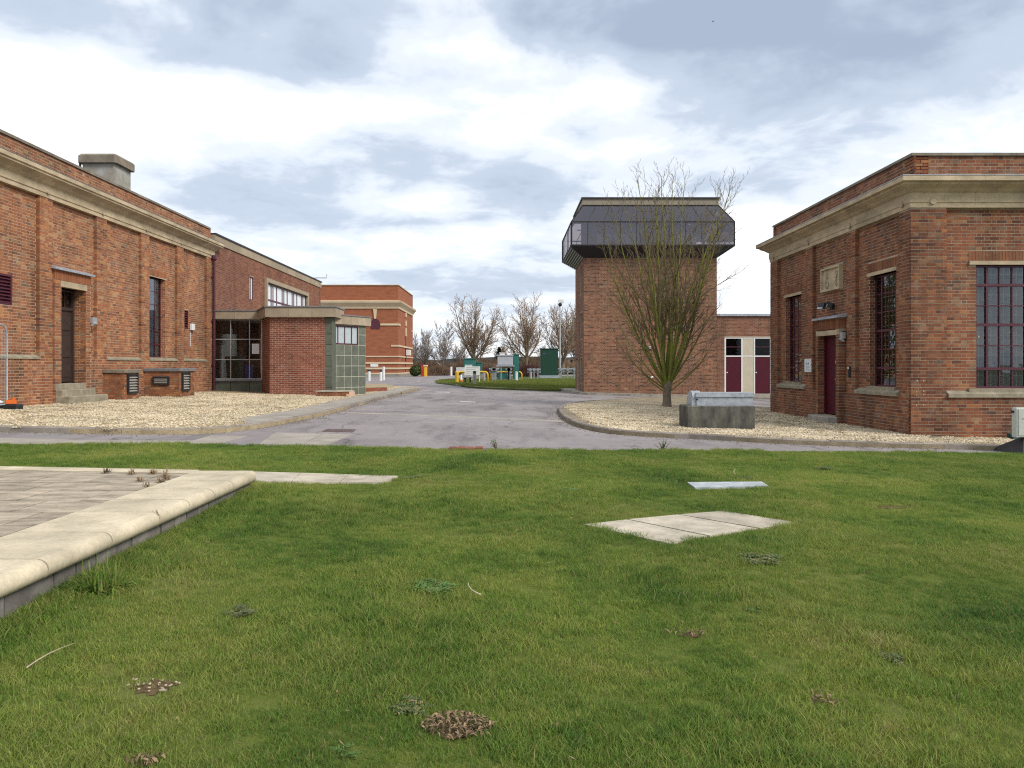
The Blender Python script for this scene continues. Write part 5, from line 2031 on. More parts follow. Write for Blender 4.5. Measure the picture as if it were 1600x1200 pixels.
# ------------------------------------------------------------------ far brick hall with stone bands
def hall():
    Y0 = 98.0
    X1 = -14.3
    t = thing('brick_hall', (X1, Y0, G(X1, Y0)), 'tall orange brick hall far off with cream stone bands and arched purple window', 'building')
    x = lambda u: (u - 790) / FPX * Y0
    z = lambda v: -(v - 572) / FPX * Y0
    FF = frame((0, Y0), (1, 0), (0, -1))
    FR = frame((X1, 0), (0, 1), (1, 0))
    X0, Y1 = -34, 113
    tall = [(102.3, 102.9, -1, 2.9), (104.6, 105.9, -1, 4.4), (107.6, 108.2, -1, 2.9)]
    arch = (x(579.5), x(593.5), z(514), z(505))
    m = MB()
    solid(m, FF, X0, X1, z(590), 10.75, -.5, 0, [arch])
    solid(m, FR, Y0 + .5, Y1, z(590), 10.75, -.5, 0, tall)
    m.box(X0, X1, Y1, Y1 + .4, E - 1.4, E + 10.75)
    m.build('wall', m_brickfar, t)
    MB().box(X0, X1 - .5, Y0 + .5, Y1, E + 10, E + 10.1).build('roof', m_roof, t)
    MB().box(X0, X1 - .6, Y0 + 1.2, Y0 + 1.4, E - 1.4, E + 9).build('inner_wall', m_room_shade, t)  # dark sheets painted as the unlit hall interior
    MB().box(X1 - 1.4, X1 - 1.2, Y0 + 1.4, Y1, E - 1.4, E + 9).build('inner_wall', m_room_shade, t)
    path = [(X0, Y0), (X1, Y0), (X1, Y1)]
    sweep(t, path, -1, [(-.3, 10.755), (.12, 10.755), (.12, 10.85), (-.3, 10.85)], 60, m_stonefar, 'coping', 0)
    sweep(t, path, -1, [(0, 7.65), (.12, 7.65), (.15, 7.9), (.3, 8.1), (.55, 8.4), (.6, 8.6), (.0, 8.75)], 60, m_stonefar, 'cornice', 0)
    MB().box(X0, x(573), -.01, .12, z(508.5), z(505.5), FF).build('stone_band', m_stonefar, t)
    MB().box(x(573), x(578.4), -.01, .12, z(508.5), z(505.5), FF).build('stone_band', m_stonefar, t)
    MB().box(x(594.6), X1 + .12, -.01, .12, z(508.5), z(505.5), FF).build('stone_band', m_stonefar, t)
    MB().box(Y0 - .1, Y0 + 1.5, .001, .12, z(508.5), z(505.5), FR).build('stone_band', m_stonefar, t)
    MB().box(Y1 - 1.2, Y1, .001, .12, z(511), z(508.5), FR).build('stone_band', m_stonefar, t)
    MB().box(x(611), X1 + .1, -.01, .1, z(541.5), z(539), FF).build('stone_band', m_stonefar, t)
    MB().box(Y0 - .09, Y1, .001, .1, z(541.5), z(539), FR).build('stone_band', m_stonefar, t)
    for va, vb in ((558, 556), (568.5, 565.8), (577, 574.3), (584.5, 582.5)):
        sweep(t, path, -1, [(-.01, z(va)), (.1, z(va)), (.1, z(vb)), (-.01, z(vb))], 60, m_stonefar, 'stone_band', 0)
    sweep(t, path, -1, [(-.01, z(590)), (.14, z(590)), (.14, z(584.7)), (-.01, z(584.7))], 60, m_plinthfar, 'plinth', 0)
    # arched window with keystone
    m = MB()
    cu, r = x(586.5), x(593.5) - x(586.5)
    pts = [(arch[0], arch[2]), (arch[1], arch[2]), (arch[1], z(505))] + [(cu + r * math.cos(a), z(505) + r * math.sin(a)) for a in [math.radians(15 * i) for i in range(1, 12)]] + [(arch[0], z(505))]
    vs = [FF(u, .02, h) for u, h in pts] + [FF(u, .06, h) for u, h in pts]
    k = len(pts)
    m.add(vs, [tuple(range(k, 2 * k)), tuple(reversed(range(k)))] + [(i, (i + 1) % k, k + (i + 1) % k, k + i) for i in range(k)], not FF.flip)
    m.build('arched_window', m_purple, t)
    m = MB()
    pts = [(x(584.9), z(498)), (x(587.6), z(498)), (x(589.2), z(483)), (x(583.2), z(483))]
    vs = [FF(u, .0, h) for u, h in pts] + [FF(u, .16, h) for u, h in pts]
    m.add(vs, [(7, 6, 5, 4), (0, 1, 2, 3), (0, 4, 5, 1), (1, 5, 6, 2), (2, 6, 7, 3), (3, 7, 4, 0)], FF.flip)
    m.build('keystone', m_stonefar, t)
    for y, v0, v1 in ((105.2, 522, 508), (105.2, 505, 496), (105.2, 490, 483)):
        MB().box(y - .35, y + .35, .001, .14, z(v0) * 1.0, z(v1), FR).build('keystone', m_stonefar, t)
    for w in tall:
        window(FR, t, *w, -.2, 1, 4, m_purple, m_glass, .06, .06)
    MB().box(x(579), x(591), .001, .08, z(573), z(567), FF).build('sign_board', m_white, t)
    # railings and wall lantern
    t2 = thing('wall_lantern', (X1 + .3, 104.9, E + 2), 'square white lantern over the side entrance of far brick hall', 'lantern')
    MB().bbox(X1 + .12, X1 + .75, 104.6, 105.4, E + 1.55, E + 2.3, .05).build('lantern_body', m_white, t2)
    MB().box(X1 + .05, X1 + .12, 104.9, 105.1, E + 1.3, E + 2.4).build('bracket', m_black, t2)
    return t


hall()


# ------------------------------------------------------------------ stone platform on the lawn
def platform():
    XE, TOP, BOT = -2.56, -1.08, -1.20
    t = thing('stone_platform', (XE, 7.6, GL(XE, 7.6)), 'raised paved platform at left with cream bullnose stone edging', 'platform')
    XI = -3.19
    xb = -9.5
    yb = lambda x: 7.6 - .125 * (x - XE)
    joints = [1.2, 2.0, 2.72, 3.44, 4.12, 4.79, 5.45, 5.97, 6.47, 6.93, 7.6]
    r = .07
    prof = [(XI + .004, BOT), (XE - r, BOT)] + [(XE - r + r * math.sin(a), (TOP + BOT) / 2 - .06 * math.cos(a)) for a in [math.radians(9 * i) for i in range(21)]] + [(XE - r, TOP), (XI + .004, TOP)]
    for a, b in zip(joints, joints[1:]):
        last = b == 7.6
        m = MB()
        k = len(prof)
        vs = []
        for x, h in prof:
            vs.append((x, a + .007, E + h))
        for x, h in prof:
            yy = b - .005 if not last else yb(XE) - max(0, (.07 - math.sqrt(max(0, .07 ** 2 - max(0, x - (XE - .07)) ** 2))))
            vs.append((x, yy, E + h))
        m.add(vs, [(i, (i + 1) % k, k + (i + 1) % k, k + i) for i in range(k)] + [tuple(reversed(range(k))), tuple(range(k, 2 * k))], False, BR.random())
        o = m.build('coping_stone', m_bull, t)
    # back edge coping
    x = XI
    while x > xb + .3:
        e = max(x - .72, xb)
        m = MB()
        m.prism([(x - .005, yb(x) - .24), (x - .005, yb(x)), (e + .005, yb(e)), (e + .005, yb(e) - .24)], E + BOT, E + TOP - .002, BR.random())
        m.build('coping_stone', m_bull, t)
        x = e
    # pavers
    row = 7.32
    k = 0
    while row > .2:
        nr = row - (.47 if k else .42)
        xs_ = [XI - .012, XI - .25 - (.26 if k % 2 else 0)]
        while xs_[-1] > xb:
            xs_.append(xs_[-1] - .52)
        for a, b in zip(xs_, xs_[1:]):
            b = max(b, xb)
            if a - b < .06:
                continue
            m = MB()
            yt = lambda x: min(yb(x) - .255, row - .125 * (x - XI) * (1 if row > 7 else .0) - (0 if row > 7 else 0))
            if k == 0:
                pl = [(b + .010, nr), (a - .010, nr), (a - .006, yb(a) - .252), (b + .006, yb(b) - .252)]
            else:
                pl = [(b + .010, nr + .0), (a - .010, nr + .0), (a - .010, row - .02), (b + .010, row - .02)]
            dz = BR.uniform(-.004, .002)
            m.prism(pl, E + TOP - .06, E + TOP - .006 + dz, BR.random())
            m.build('paver', m_paver, t)
        row = nr
        k += 1
    m = MB()
    m.prism([(xb, .2), (XI, .2), (XI, yb(XI) - .25), (xb, yb(xb) - .25)], E + BOT - .1, E + TOP - .035)
    m.build('bedding', m_soil, t)
    # blocks under the coping
    y = 1.2
    while y < 7.5:
        e = min(y + .215, 7.53)
        m = MB()
        m.box(XE - .25, XE - .06 + BR.uniform(-.008, .008), y + .004, e - .004, GL(XE, y) - .1, E + BOT - .002, rnd=BR.random())
        m.build('block', m_block, t)
        y += .22
    x = XE - .1
    while x > xb:
        m = MB()
        m.box(x - .21, x, yb(x) - .24, yb(x) - .05, GL(x, 7.6) - .1, E + BOT - .002, rnd=BR.random())
        m.build('block', m_block, t)
        x -= .22
    return t


platform()


def slabs(name, label, cat, polys, top=.03, mat=m_slab, pname='slab', th=.08):
    c = polys[0][0]
    p = gp(*c, 0, GL)
    t = thing(name, (p[0], p[1], GL(*p)), label, cat)
    for pl in polys:
        m = MB()
        m.prism([gp(u, v, 0, GL) for u, v in pl], lambda x, y: GL(x, y) - th, lambda x, y: GL(x, y) + top, BR.random())
        m.build(pname, mat, t)
    return t


slabs('concrete_cover', 'three pale concrete cover slabs set flush in the lawn', 'cover slab',
      [[(912, 822.5), (979, 815), (1105, 841), (1042, 852)], [(982, 814.4), (1059, 807), (1184, 829), (1109, 840.3)], [(1062, 806.7), (1130, 801), (1252, 820), (1188, 828.3)]], .02)
slabs('white_cover', 'small white slab sunk in the grass near the right hand gravel', 'cover slab', [[(1074, 757), (1190, 756), (1201, 763), (1086, 765.5)]], .03, m_palecover, 'plate')
slabs('path_slabs', 'strip of pale paving slabs in grass behind the platform corner', 'path slab',
      [[(396, 740.5), (470, 742.5), (455, 756), (388, 755)], [(471, 742.5), (545, 744.8), (530, 757), (456.5, 756)], [(546, 744.8), (622, 747.2), (600, 757), (531.5, 757)]], .03, m_slab)


# ------------------------------------------------------------------ trough on the gravel
def trough():
    Yf = 16.9
    k = FPX / Yf
    X = lambda u: (u - 790) / k
    x0, x1 = X(1073), X(1180)
    g = G(5, Yf, .085)
    t = thing('water_trough', ((x0 + x1) / 2, Yf, g), 'weathered concrete block with galvanised metal cover on right hand gravel', 'trough')
    MB().bbox(x0, x1, Yf, Yf + .75, g - .06, g + .53, .02).build('concrete_base', m_conc_old, t)
    a, b = X(1090), X(1179)
    z0 = g + .53
    MB().bbox(a, b, Yf + .1, Yf + .62, z0, z0 + .20, .008).build('tank', m_galv, t)
    m = MB()
    m.box(a - .02, b + .01, Yf + .07, Yf + .65, z0 + .201, z0 + .235)
    m.box(a - .01, b, Yf + .09, Yf + .63, z0 + .235, z0 + .30)
    m.build('lid', m_galv, t)
    m = MB()
    r = .17
    pts = [(X(1082), Yf + .16), (X(1099), Yf + .16)]
    prof = [(Yf + .36 + .24 * math.cos(t_), z0 + .18 + .16 * math.sin(t_)) for t_ in [math.radians(15 * i) for i in range(13)]]
    n = len(prof)
    xa, xb = X(1081), X(1098)
    vs = [(xa + .05 * (1 - (z - z0 - .2) / .19 * 0), y, z) for y, z in prof] + [(xb, y, z) for y, z in prof]
    m.add(vs, [(i, i + 1, n + i + 1, n + i) for i in range(n - 1)] + [tuple(range(n)), tuple(reversed(range(n, 2 * n))), (n - 1, 0, n, 2 * n - 1)])
    m.build('rounded_hood', m_galv, t, sm=False)
    MB().box(X(1083), X(1098), Yf + .13, Yf + .60, z0, z0 + .199).build('valve_box', m_galv, t)
    m = MB()
    m.tube([(X(1091), Yf + .13, z0 + .14), (X(1091), Yf + .10, z0 + .14)], .02, 8)
    m.build('bolt', m_black, t)
    return t


trough()


# ------------------------------------------------------------------ temporary fence at left edge
def fence():
    xf = -11.62
    ya, yb_ = 13.6, 17.15
    g = G(xf, 15.5, .085)
    t = thing('mesh_fence', (xf, 15.5, g), 'galvanised temporary mesh fence panel with rounded corner at left edge', 'fence')
    z0, z1 = g + .12, g + 1.97
    m = MB()
    rc = .22
    pts = [(xf, ya, z0), (xf, ya, z1 - rc)] + [(xf, ya + rc - rc * math.cos(a), z1 - rc + rc * math.sin(a)) for a in [math.radians(15 * i) for i in range(1, 7)]]
    pts += [(xf, yb_ - rc + rc * math.sin(a), z1 - rc + rc * math.cos(a)) for a in [math.radians(15 * i) for i in range(0, 7)]] + [(xf, yb_, z0), (xf, ya, z0)]
    m.tube(pts, .02, 8)
    m.build('tube_frame', m_galv, t, sm=True)
    m = MB()
    y = ya + .06
    while y < yb_ - .02:
        m.tube([(xf, y, z0), (xf, y, z1 - (.0 if ya + .2 < y < yb_ - .2 else .1))], .0022, 4, False)
        y += .05
    z = z0 + .1
    while z < z1 - .1:
        m.tube([(xf, ya, z), (xf, yb_, z)], .0022, 4, False)
        z += .22
    m.build('wire_mesh', m_steel, t)
    t2 = thing('fence_foot', (xf, yb_, g), 'black rubber fence foot with orange clamp on the gravel at left edge', 'fence foot')
    MB().bbox(xf - .32, xf + .32, yb_ - .12, yb_ + .12, g - .01, g + .13, .03).build('rubber_block', m_black, t2)
    m = MB()
    m.obox((xf + .1, yb_ + .02, g + .18), .2, .12, .09, rz=.4)
    m.tube([(xf + .1, yb_, g + .12), (xf + .16, yb_ + .02, g + .27)], .035, 8)
    m.build('clamp', m_orange, t2)
    return t


fence()
t = thing('plastic_bag', (-11.85, 16.95, G(-11.8, 17, .1)), 'crumpled white plastic sheet behind the mesh fence at wall foot', 'plastic sheet')
MB().blob((-11.84, 17.0, G(-11.8, 17, .2)), .16, (.8, 1.4, .7), 3, .5).build('crumple', m_white, t)


# ------------------------------------------------------------------ far yard: bollards, signs, hoops, cabinets
def atg(u, v, base=.1):
    """ground point under photo pixel for things standing on the island or the road"""
    return gp(u, v, base)


def bollard(u, v, top, label, cap=True, base=.0, wpx=4, mat=None, group='bollards around the yard'):
    x, y = gp(u, v, base)
    k = FPX / y
    h = (v - top) / k
    r = wpx / k / 2
    g = G(x, y, base)
    t = thing('bollard', (x, y, g), label, 'bollard', group)
    m = MB()
    m.tube([(x, y, g - .05), (x, y, g + h * (.82 if cap else 1))], r, 10)
    m.build('post', mat or m_white, t)
    if cap:
        m = MB()
        m.lathe((x, y, g + h * .82), [(r * 1.08, 0), (r * 1.08, h * .12), (r * .8, h * .18)], 10)
        m.build('cap', m_black, t)
    return t


bollard(577, 595, 577, 'white bollard with black cap, left one in front of the far brick hall')
bollard(595, 595, 578, 'white bollard with black cap close to the taller plain post')
bollard(599.5, 594, 573, 'plain tall white post right of a black capped bollard by the hall', cap=False, wpx=4)
bollard(705, 587.5, 573, 'white post by the road in front of the brown hedge', cap=False, wpx=3.5)
x, y = gp(741.5, 602, .1)
b = bollard(741.5, 602, 579.5, 'grey bollard with black cap on concrete base at front of the grass island', base=.1, wpx=5, mat=m_steel)
m = MB()
m.bbox(x - .22, x + .22, y - .16, y + .16, G(x, y, .09), G(x, y, .15), .02)
m.build('concrete_base', m_path, b)


def hoop(u0, u1, v, top, label):
    p0 = gp(u0, v, .1)
    y = p0[1]
    k = FPX / y
    x0, x1 = (u0 - 790) / k, (u1 - 790) / k
    g = G(x0, y, .1)
    h = (v - top) / k
    t = thing('hoop_barrier', ((x0 + x1) / 2, y, g), label, 'barrier', 'yellow hoop barriers')
    m = MB()
    r = .25
    pts = [(x0, y, g - .05), (x0, y, g + h - r)] + [(x0 + r - r * math.cos(a), y, g + h - r + r * math.sin(a)) for a in [math.radians(22.5 * i) for i in range(1, 5)]]
    pts += [(x1 - r + r * math.sin(a), y, g + h - r + r * math.cos(a)) for a in [math.radians(22.5 * i) for i in range(0, 5)]] + [(x1, y, g - .05)]
    m.tube(pts, .075, 8)
    m.build('hoop', m_yellow, t, sm=True)
    for xx in (x0, x1):
        m = MB()
        m.lathe((xx, y, g - .02), [(.12, 0), (.12, .06), (.08, .08)], 10)
        m.build('foot_collar', m_yellow, t)
    return t


hoop(715, 762, 596.5, 581, 'yellow hoop barrier around the white signboards')
hoop(767, 815, 594, 581, 'yellow hoop barrier in front of the grey cabinet on legs')
x, y = gp(714, 598, .1)
t = thing('yellow_post', (x, y, G(x, y, .1)), 'thick yellow post at left end of the yellow barriers', 'post')
m = MB()
m.lathe((x, y, G(x, y, .05)), [(.13, 0), (.13, .88), (.10, .93)], 12)
m.build('post_body', m_yellow, t)
MB().bbox(x - .2, x + .2, y - .2, y + .2, G(x, y, .08), G(x, y, .13), .02).build('base_plate', m_steel, t)


def signboard(u0, u1, v0, v1, vbase, label, lines=4, dy=0.0):
    p = gp((u0 + u1) / 2, vbase, .1)
    y = p[1] + dy
    k = FPX / y
    x0, x1 = (u0 - 790) / k, (u1 - 790) / k
    z0, z1 = E - (v1 - 572) / k, E - (v0 - 572) / k
    g = G(p[0], y, .1)
    t = thing('signboard', (p[0], y, g), label, 'sign', None)
    MB().box(x0, x1, y, y + .04, z0, z1).build('board', m_white, t)
    for xx in (x0 + .04, x1 - .04):
        m = MB()
        m.box(xx - .035, xx + .035, y + .041, y + .10, g - .05, z1 - .03)
        m.build('leg', m_white, t)
    m = MB()
    for i in range(lines):
        z = z1 - (z1 - z0) * (i + .8) / (lines + .8)
        w = (x1 - x0) * (.8 if i % 2 == 0 else .6)
        m.box(x0 + (x1 - x0) * .1, x0 + (x1 - x0) * .1 + w, y - .004, y - .001, z, z + .035)
    m.build('print', m_greyp, t)
    return t


signboard(726, 750, 572.5, 586, 597.5, 'larger white signboard on legs behind the grey bollard', 4)
signboard(713, 727, 574, 581.5, 595.5, 'smaller white signboard behind left end of the yellow hoop', 3)
signboard(726.5, 738, 570, 573.2, 595.0, 'narrow white sign strip above the larger signboard', 1)


def cabinet(name, u0, u1, v0, v1, y, label, mat, cat='cabinet', depth=.9, roof=True, door=True, legs=None, lidmat=None, base=None):
    k = FPX / y
    x0, x1 = (u0 - 790) / k, (u1 - 790) / k
    z0, z1 = E - (v1 - 572) / k, E - (v0 - 572) / k
    g = G((x0 + x1) / 2, y, .1)
    t = thing(name, ((x0 + x1) / 2, y, g), label, cat)
    zb = z0
    if legs is None:
        MB().box(x0, x1, y, y + depth, zb, z1).build('cabinet_body', mat, t)
        if zb > g:
            MB().box(x0 - .15, x1 + .15, y - .15, y + depth + .15, g - .05, zb).build('plinth', base or m_conc, t)
    else:
        MB().bbox(x0, x1, y, y + depth, zb, z1, .03).build('cabinet_body', mat, t)
        MB().box(x0 - .1, x1 + .15, y - .12, y + depth, zb - .12, zb - .002).build('shelf_beam', m_galv, t)
        for xx in (x0 + .35, x1 - .25):
            for yy in (y + .05, y + depth - .1):
                m = MB()
                m.box(xx - .05, xx + .05, yy - .05, yy + .05, g - .05, zb - .12)
                m.build('leg', m_galv, t)
        m = MB()
        m.tube([(x1 - .3, y + .2, zb - .15), (x0 + .9, y + .2, g + .55), (x1 - .3, y + .2, g + .1)], .04, 6)
        m.build('brace', m_galv, t)
    if roof:
        MB().box(x0 - .06, x1 + .06, y - .08, y + depth + .06, z1, z1 + .08).build('roof', lidmat or mat, t)
    if door:
        MB().box(x0 + .05, x1 - .05, y - .02, y - .002, max(zb, g) + .05, z1 - .06).build('door', mat, t)
    return t


cabinet('green_kiosk', 845, 872, 545.5, 586.5, 80, 'tall dark green kiosk on plinth left of the tower', m_greendark, 'kiosk', 1.8, base=m_galv)
t = bpy.data.objects['green_kiosk']
m = MB()
k = FPX / 80
m.box((848 - 790) / k, (853 - 790) / k, 79.975, 79.979, E + (572 - 552.8) / k, E + (572 - 551.6) / k)
m.build('door_label', m_ink, t)
cabinet('grey_cabinet', 777, 801.5, 556, 570.5, 66, 'light grey control cabinet raised on galvanised legs', m_greyp, 'cabinet', .9, legs=True)
cabinet('white_cabinet', 780.5, 789, 551.5, 555.2, 66.2, 'small white box on top of the grey raised cabinet', m_white, 'box', .6, False, False, legs=None) if False else None
t = thing('aerial_box', ((785 - 790) / 17.4, 66.2, E + .95), 'small white box on top of the grey raised cabinet', 'box')
MB().bbox((780.5 - 790) / 17.4, (788.5 - 790) / 17.4, 66.1, 66.7, E + (572 - 555) / 17.42, E + (572 - 551) / 17.42, .03).build('box_body', m_white, t)
MB().box((779.9 - 790) / 17.4, (789.1 - 790) / 17.4, 66.05, 66.75, E + (572 - 551) / 17.42, E + (572 - 550.4) / 17.42).build('lid', m_white, t)
cabinet('teal_cabinet', 801.8, 811, 554.5, 592, 67.5, 'tall teal cabinet right of the raised grey cabinet', m_teal, 'cabinet', 1.2)
cabinet('teal_cabinet', 777.5, 796, 577, 592, 68, 'low teal cabinet underneath the raised grey cabinet', m_teal, 'cabinet', 1.0)
cabinet('teal_cabinet', 724.5, 743, 561.5, 583, 72, 'teal cabinet standing behind the white signboards', m_teal, 'cabinet', 1.2)
cabinet('teal_cabinet', 743.4, 753, 567, 584, 73, 'smaller lower teal cabinet right of the one behind the signs', m_teal, 'cabinet', 1.0)


def pipework(u0, u1, v, y, label, n=2):
    k = FPX / y
    x0, x1 = (u0 - 790) / k, (u1 - 790) / k
    g = G(x0, y, .1)
    zt = E - (v - 572) / k
    t = thing('pipework', ((x0 + x1) / 2, y, g), label, 'pipework')
    for i in range(n):
        m = MB()
        z = zt - i * .28
        m.tube([(x0, y + .1 * i, z), (x1, y + .1 * i, z)], .09, 8)
        m.build('pipe', m_pipe, t)
    for xx in [x0 + .3, (x0 + x1) / 2, x1 - .3]:
        m = MB()
        m.box(xx - .06, xx + .06, y - .02, y + .3, g - .05, zt - .08)
        m.build('support', m_pipe, t)
        m = MB()
        m.tube([(xx, y - .14, zt), (xx, y + .14, zt)], .16, 10)
        m.build('flange', m_pipe, t)
    return t


pipework(872, 902, 577, 72, 'galvanised horizontal pipes between the green kiosk and the tower', 2)
pipework(764, 780, 577, 64.5, 'galvanised pipes behind left end of the second yellow hoop', 2)
pipework(790, 800, 577.5, 65, 'galvanised valve pipes below the raised grey cabinet', 2)
pipework(824, 845, 577.5, 76, 'grey pipes with flanges left of the dark green kiosk', 2)
for u, v0, v1, y, lab in ((807, 578, 592.5, 64, 'white marker post behind right part of the yellow hoop'), (829.5, 577, 588, 74, 'thick grey valve post left of the green kiosk'),
                          (756.5, 582, 595, 63, 'grey post inside the right end of the first yellow hoop')):
    k = FPX / y
    x = (u - 790) / k
    g = G(x, y, .1)
    t = thing('marker_post', (x, y, g), lab, 'post')
    m = MB()
    m.lathe((x, y, g - .03), [(.11, 0), (.11, (v1 - v0) / k * .95)], 10)
    m.build('post_body', m_white if 'white' in lab else m_steel, t)
    m = MB()
    m.lathe((x, y, g - .03 + (v1 - v0) / k * .95), [(.13, 0), (.13, .05), (.06, .08)], 10)
    m.build('cap', m_white if 'white' in lab else m_steel, t)
# camera mast
k = FPX / 85
x = (875 - 790) / k
g = G(x, 85, .1)
t = thing('camera_mast', (x, 85, g), 'slim grey mast with white camera housing above the green kiosk', 'camera mast')
m = MB()
m.tube([(x, 85, g - .1), (x, 85, E + 4), (x, 85, E + 7.3)], [.13, .09, .06], 8)
m.build('pole', m_steel, t)
MB().bbox(x - .05, x + .45, 84.7, 85.2, E + 7.3, E + 7.72, .05).build('camera_housing', m_white, t)
m = MB()
m.blob((x + .02, 84.9, E + 7.1), .22, (1, 1, 1), 2, .02, (10, 6))
m.build('dome', m_black, t, sm=True)
# cones / red container / yellow post by hedge
k = FPX / 100
t = thing('red_container', ((663 - 790) / k, 100, G(-11, 100)), 'orange red container beside the round green bush by far hall', 'container')
MB().bbox((657.5 - 790) / k, (667 - 790) / k, 100, 101.5, G(-11, 100), E + (572 - 571) / k, .06).build('container_body', m_red, t)
MB().box((657 - 790) / k, (667.5 - 790) / k, 99.95, 101.6, E + .09, E + .2).build('lid', m_red, t)
t = thing('yellow_post', ((666.5 - 790) / k, 98.5, G(-11, 98.5)), 'yellow grit post with white cap right of the red container', 'post')
MB().bbox((664.5 - 790) / k, (668.5 - 790) / k, 98.3, 98.7, G(-11, 98.5), E - .02, .05).build('post_body', m_yellow, t)
MB().box((664 - 790) / k, (670 - 790) / k, 98.2, 98.8, E - .018, E + .1).build('cap', m_white, t)
x, y = gp(720.5, 597, .1)
t = thing('traffic_cone', (x, y, G(x, y, .1)), 'orange and white traffic cone behind the yellow post', 'cone')
m = MB()
m.lathe((x, y, G(x, y, .1)), [(.16, .03), (.12, .2)], 12)
m.build('cone_body', m_orange, t)
m = MB()
m.lathe((x, y, G(x, y, .1)), [(.12, .2), (.07, .5), (.04, .62)], 12)
m.build('white_sleeve', m_white, t)
MB().bbox(x - .2, x + .2, y - .2, y + .2, G(x, y, .09), G(x, y, .13), .02).build('base', m_black, t)
for i, (u, lab) in enumerate(((727, 'dark valve pedestal under left of the larger signboard'), (735, 'dark valve pedestal just left of the grey bollard'))):
    x, y = gp(u, 599, .1)
    g = G(x, y, .1)
    t = thing('valve_pedestal', (x, y, g), lab, 'valve')
    m = MB()
    m.lathe((x, y, g - .02), [(.16, 0), (.16, .06), (.07, .08), (.07, .35), (.11, .38), (.11, .44)], 10)
    m.build('pedestal', m_black, t)
    m = MB()
    m.tube([(x - .24, y, g + .5), (x + .24, y, g + .5)], .06, 8)
    m.build('pipe_stub', m_steel, t)


# ------------------------------------------------------------------ trees
def grow(rr, start, d, length, r0, segs, out, up=.12, wob=.10, rtip=.25, sides=5, mbx=None):
    """one bending shoot; returns its points and radii"""
    p = Vector(start)
    d = Vector(d).normalized()
    pts, rad = [p.copy()], [r0]
    for i in range(segs):
        d = (d + Vector((rr.uniform(-wob, wob), rr.uniform(-wob, wob), rr.uniform(-wob, wob) * .6 + up))).normalized()
        p = p + d * (length / segs)
        pts.append(p.copy())
        rad.append(r0 * (1 - (1 - rtip) * (i + 1) / segs))
    mbx.tube(pts, rad, sides, False)
    return pts, rad


def side_shoots(rr, pts, rad, gap, ang, lenf, mbx, level, rmin, up=.08, sides=3, t0=.12, wob=.12, lmin=.25, gm=.75):
    tot = sum((b - a).length for a, b in zip(pts, pts[1:]))
    s = tot * t0
    phase = rr.random() * 6.28
    acc = 0
    for i in range(len(pts) - 1):
        L = (pts[i + 1] - pts[i]).length
        while s < acc + L:
            t = (s - acc) / L
            p = pts[i].lerp(pts[i + 1], t)
            d = (pts[i + 1] - pts[i]).normalized()
            phase += 2.4 + rr.uniform(-.5, .5)
            a = d.cross(Vector((0, 0, 1)))
            if a.length < .05:
                a = Vector((1, 0, 0))
            a.normalize()
            b = d.cross(a)
            th = ang * rr.uniform(.7, 1.35)
            nd = d * math.cos(th) + (a * math.cos(phase) + b * math.sin(phase)) * math.sin(th)
            fr = s / tot
            ln = max(lmin, lenf * tot * (1 - .55 * fr) * rr.uniform(.55, 1.2))
            r = max(rmin, (rad[i] + (rad[i + 1] - rad[i]) * t) * .5)
            q, qr = grow(rr, p, nd, ln, r, 4 if level else 3, None, up, wob, .35, sides, mbx)
            if level > 0:
                side_shoots(rr, q, qr, gap * gm, ang * .95, .52, mbx, level - 1, rmin, up, 3, .2, wob, lmin * .6, gm)
            s += gap * rr.uniform(.7, 1.3)
        acc += L


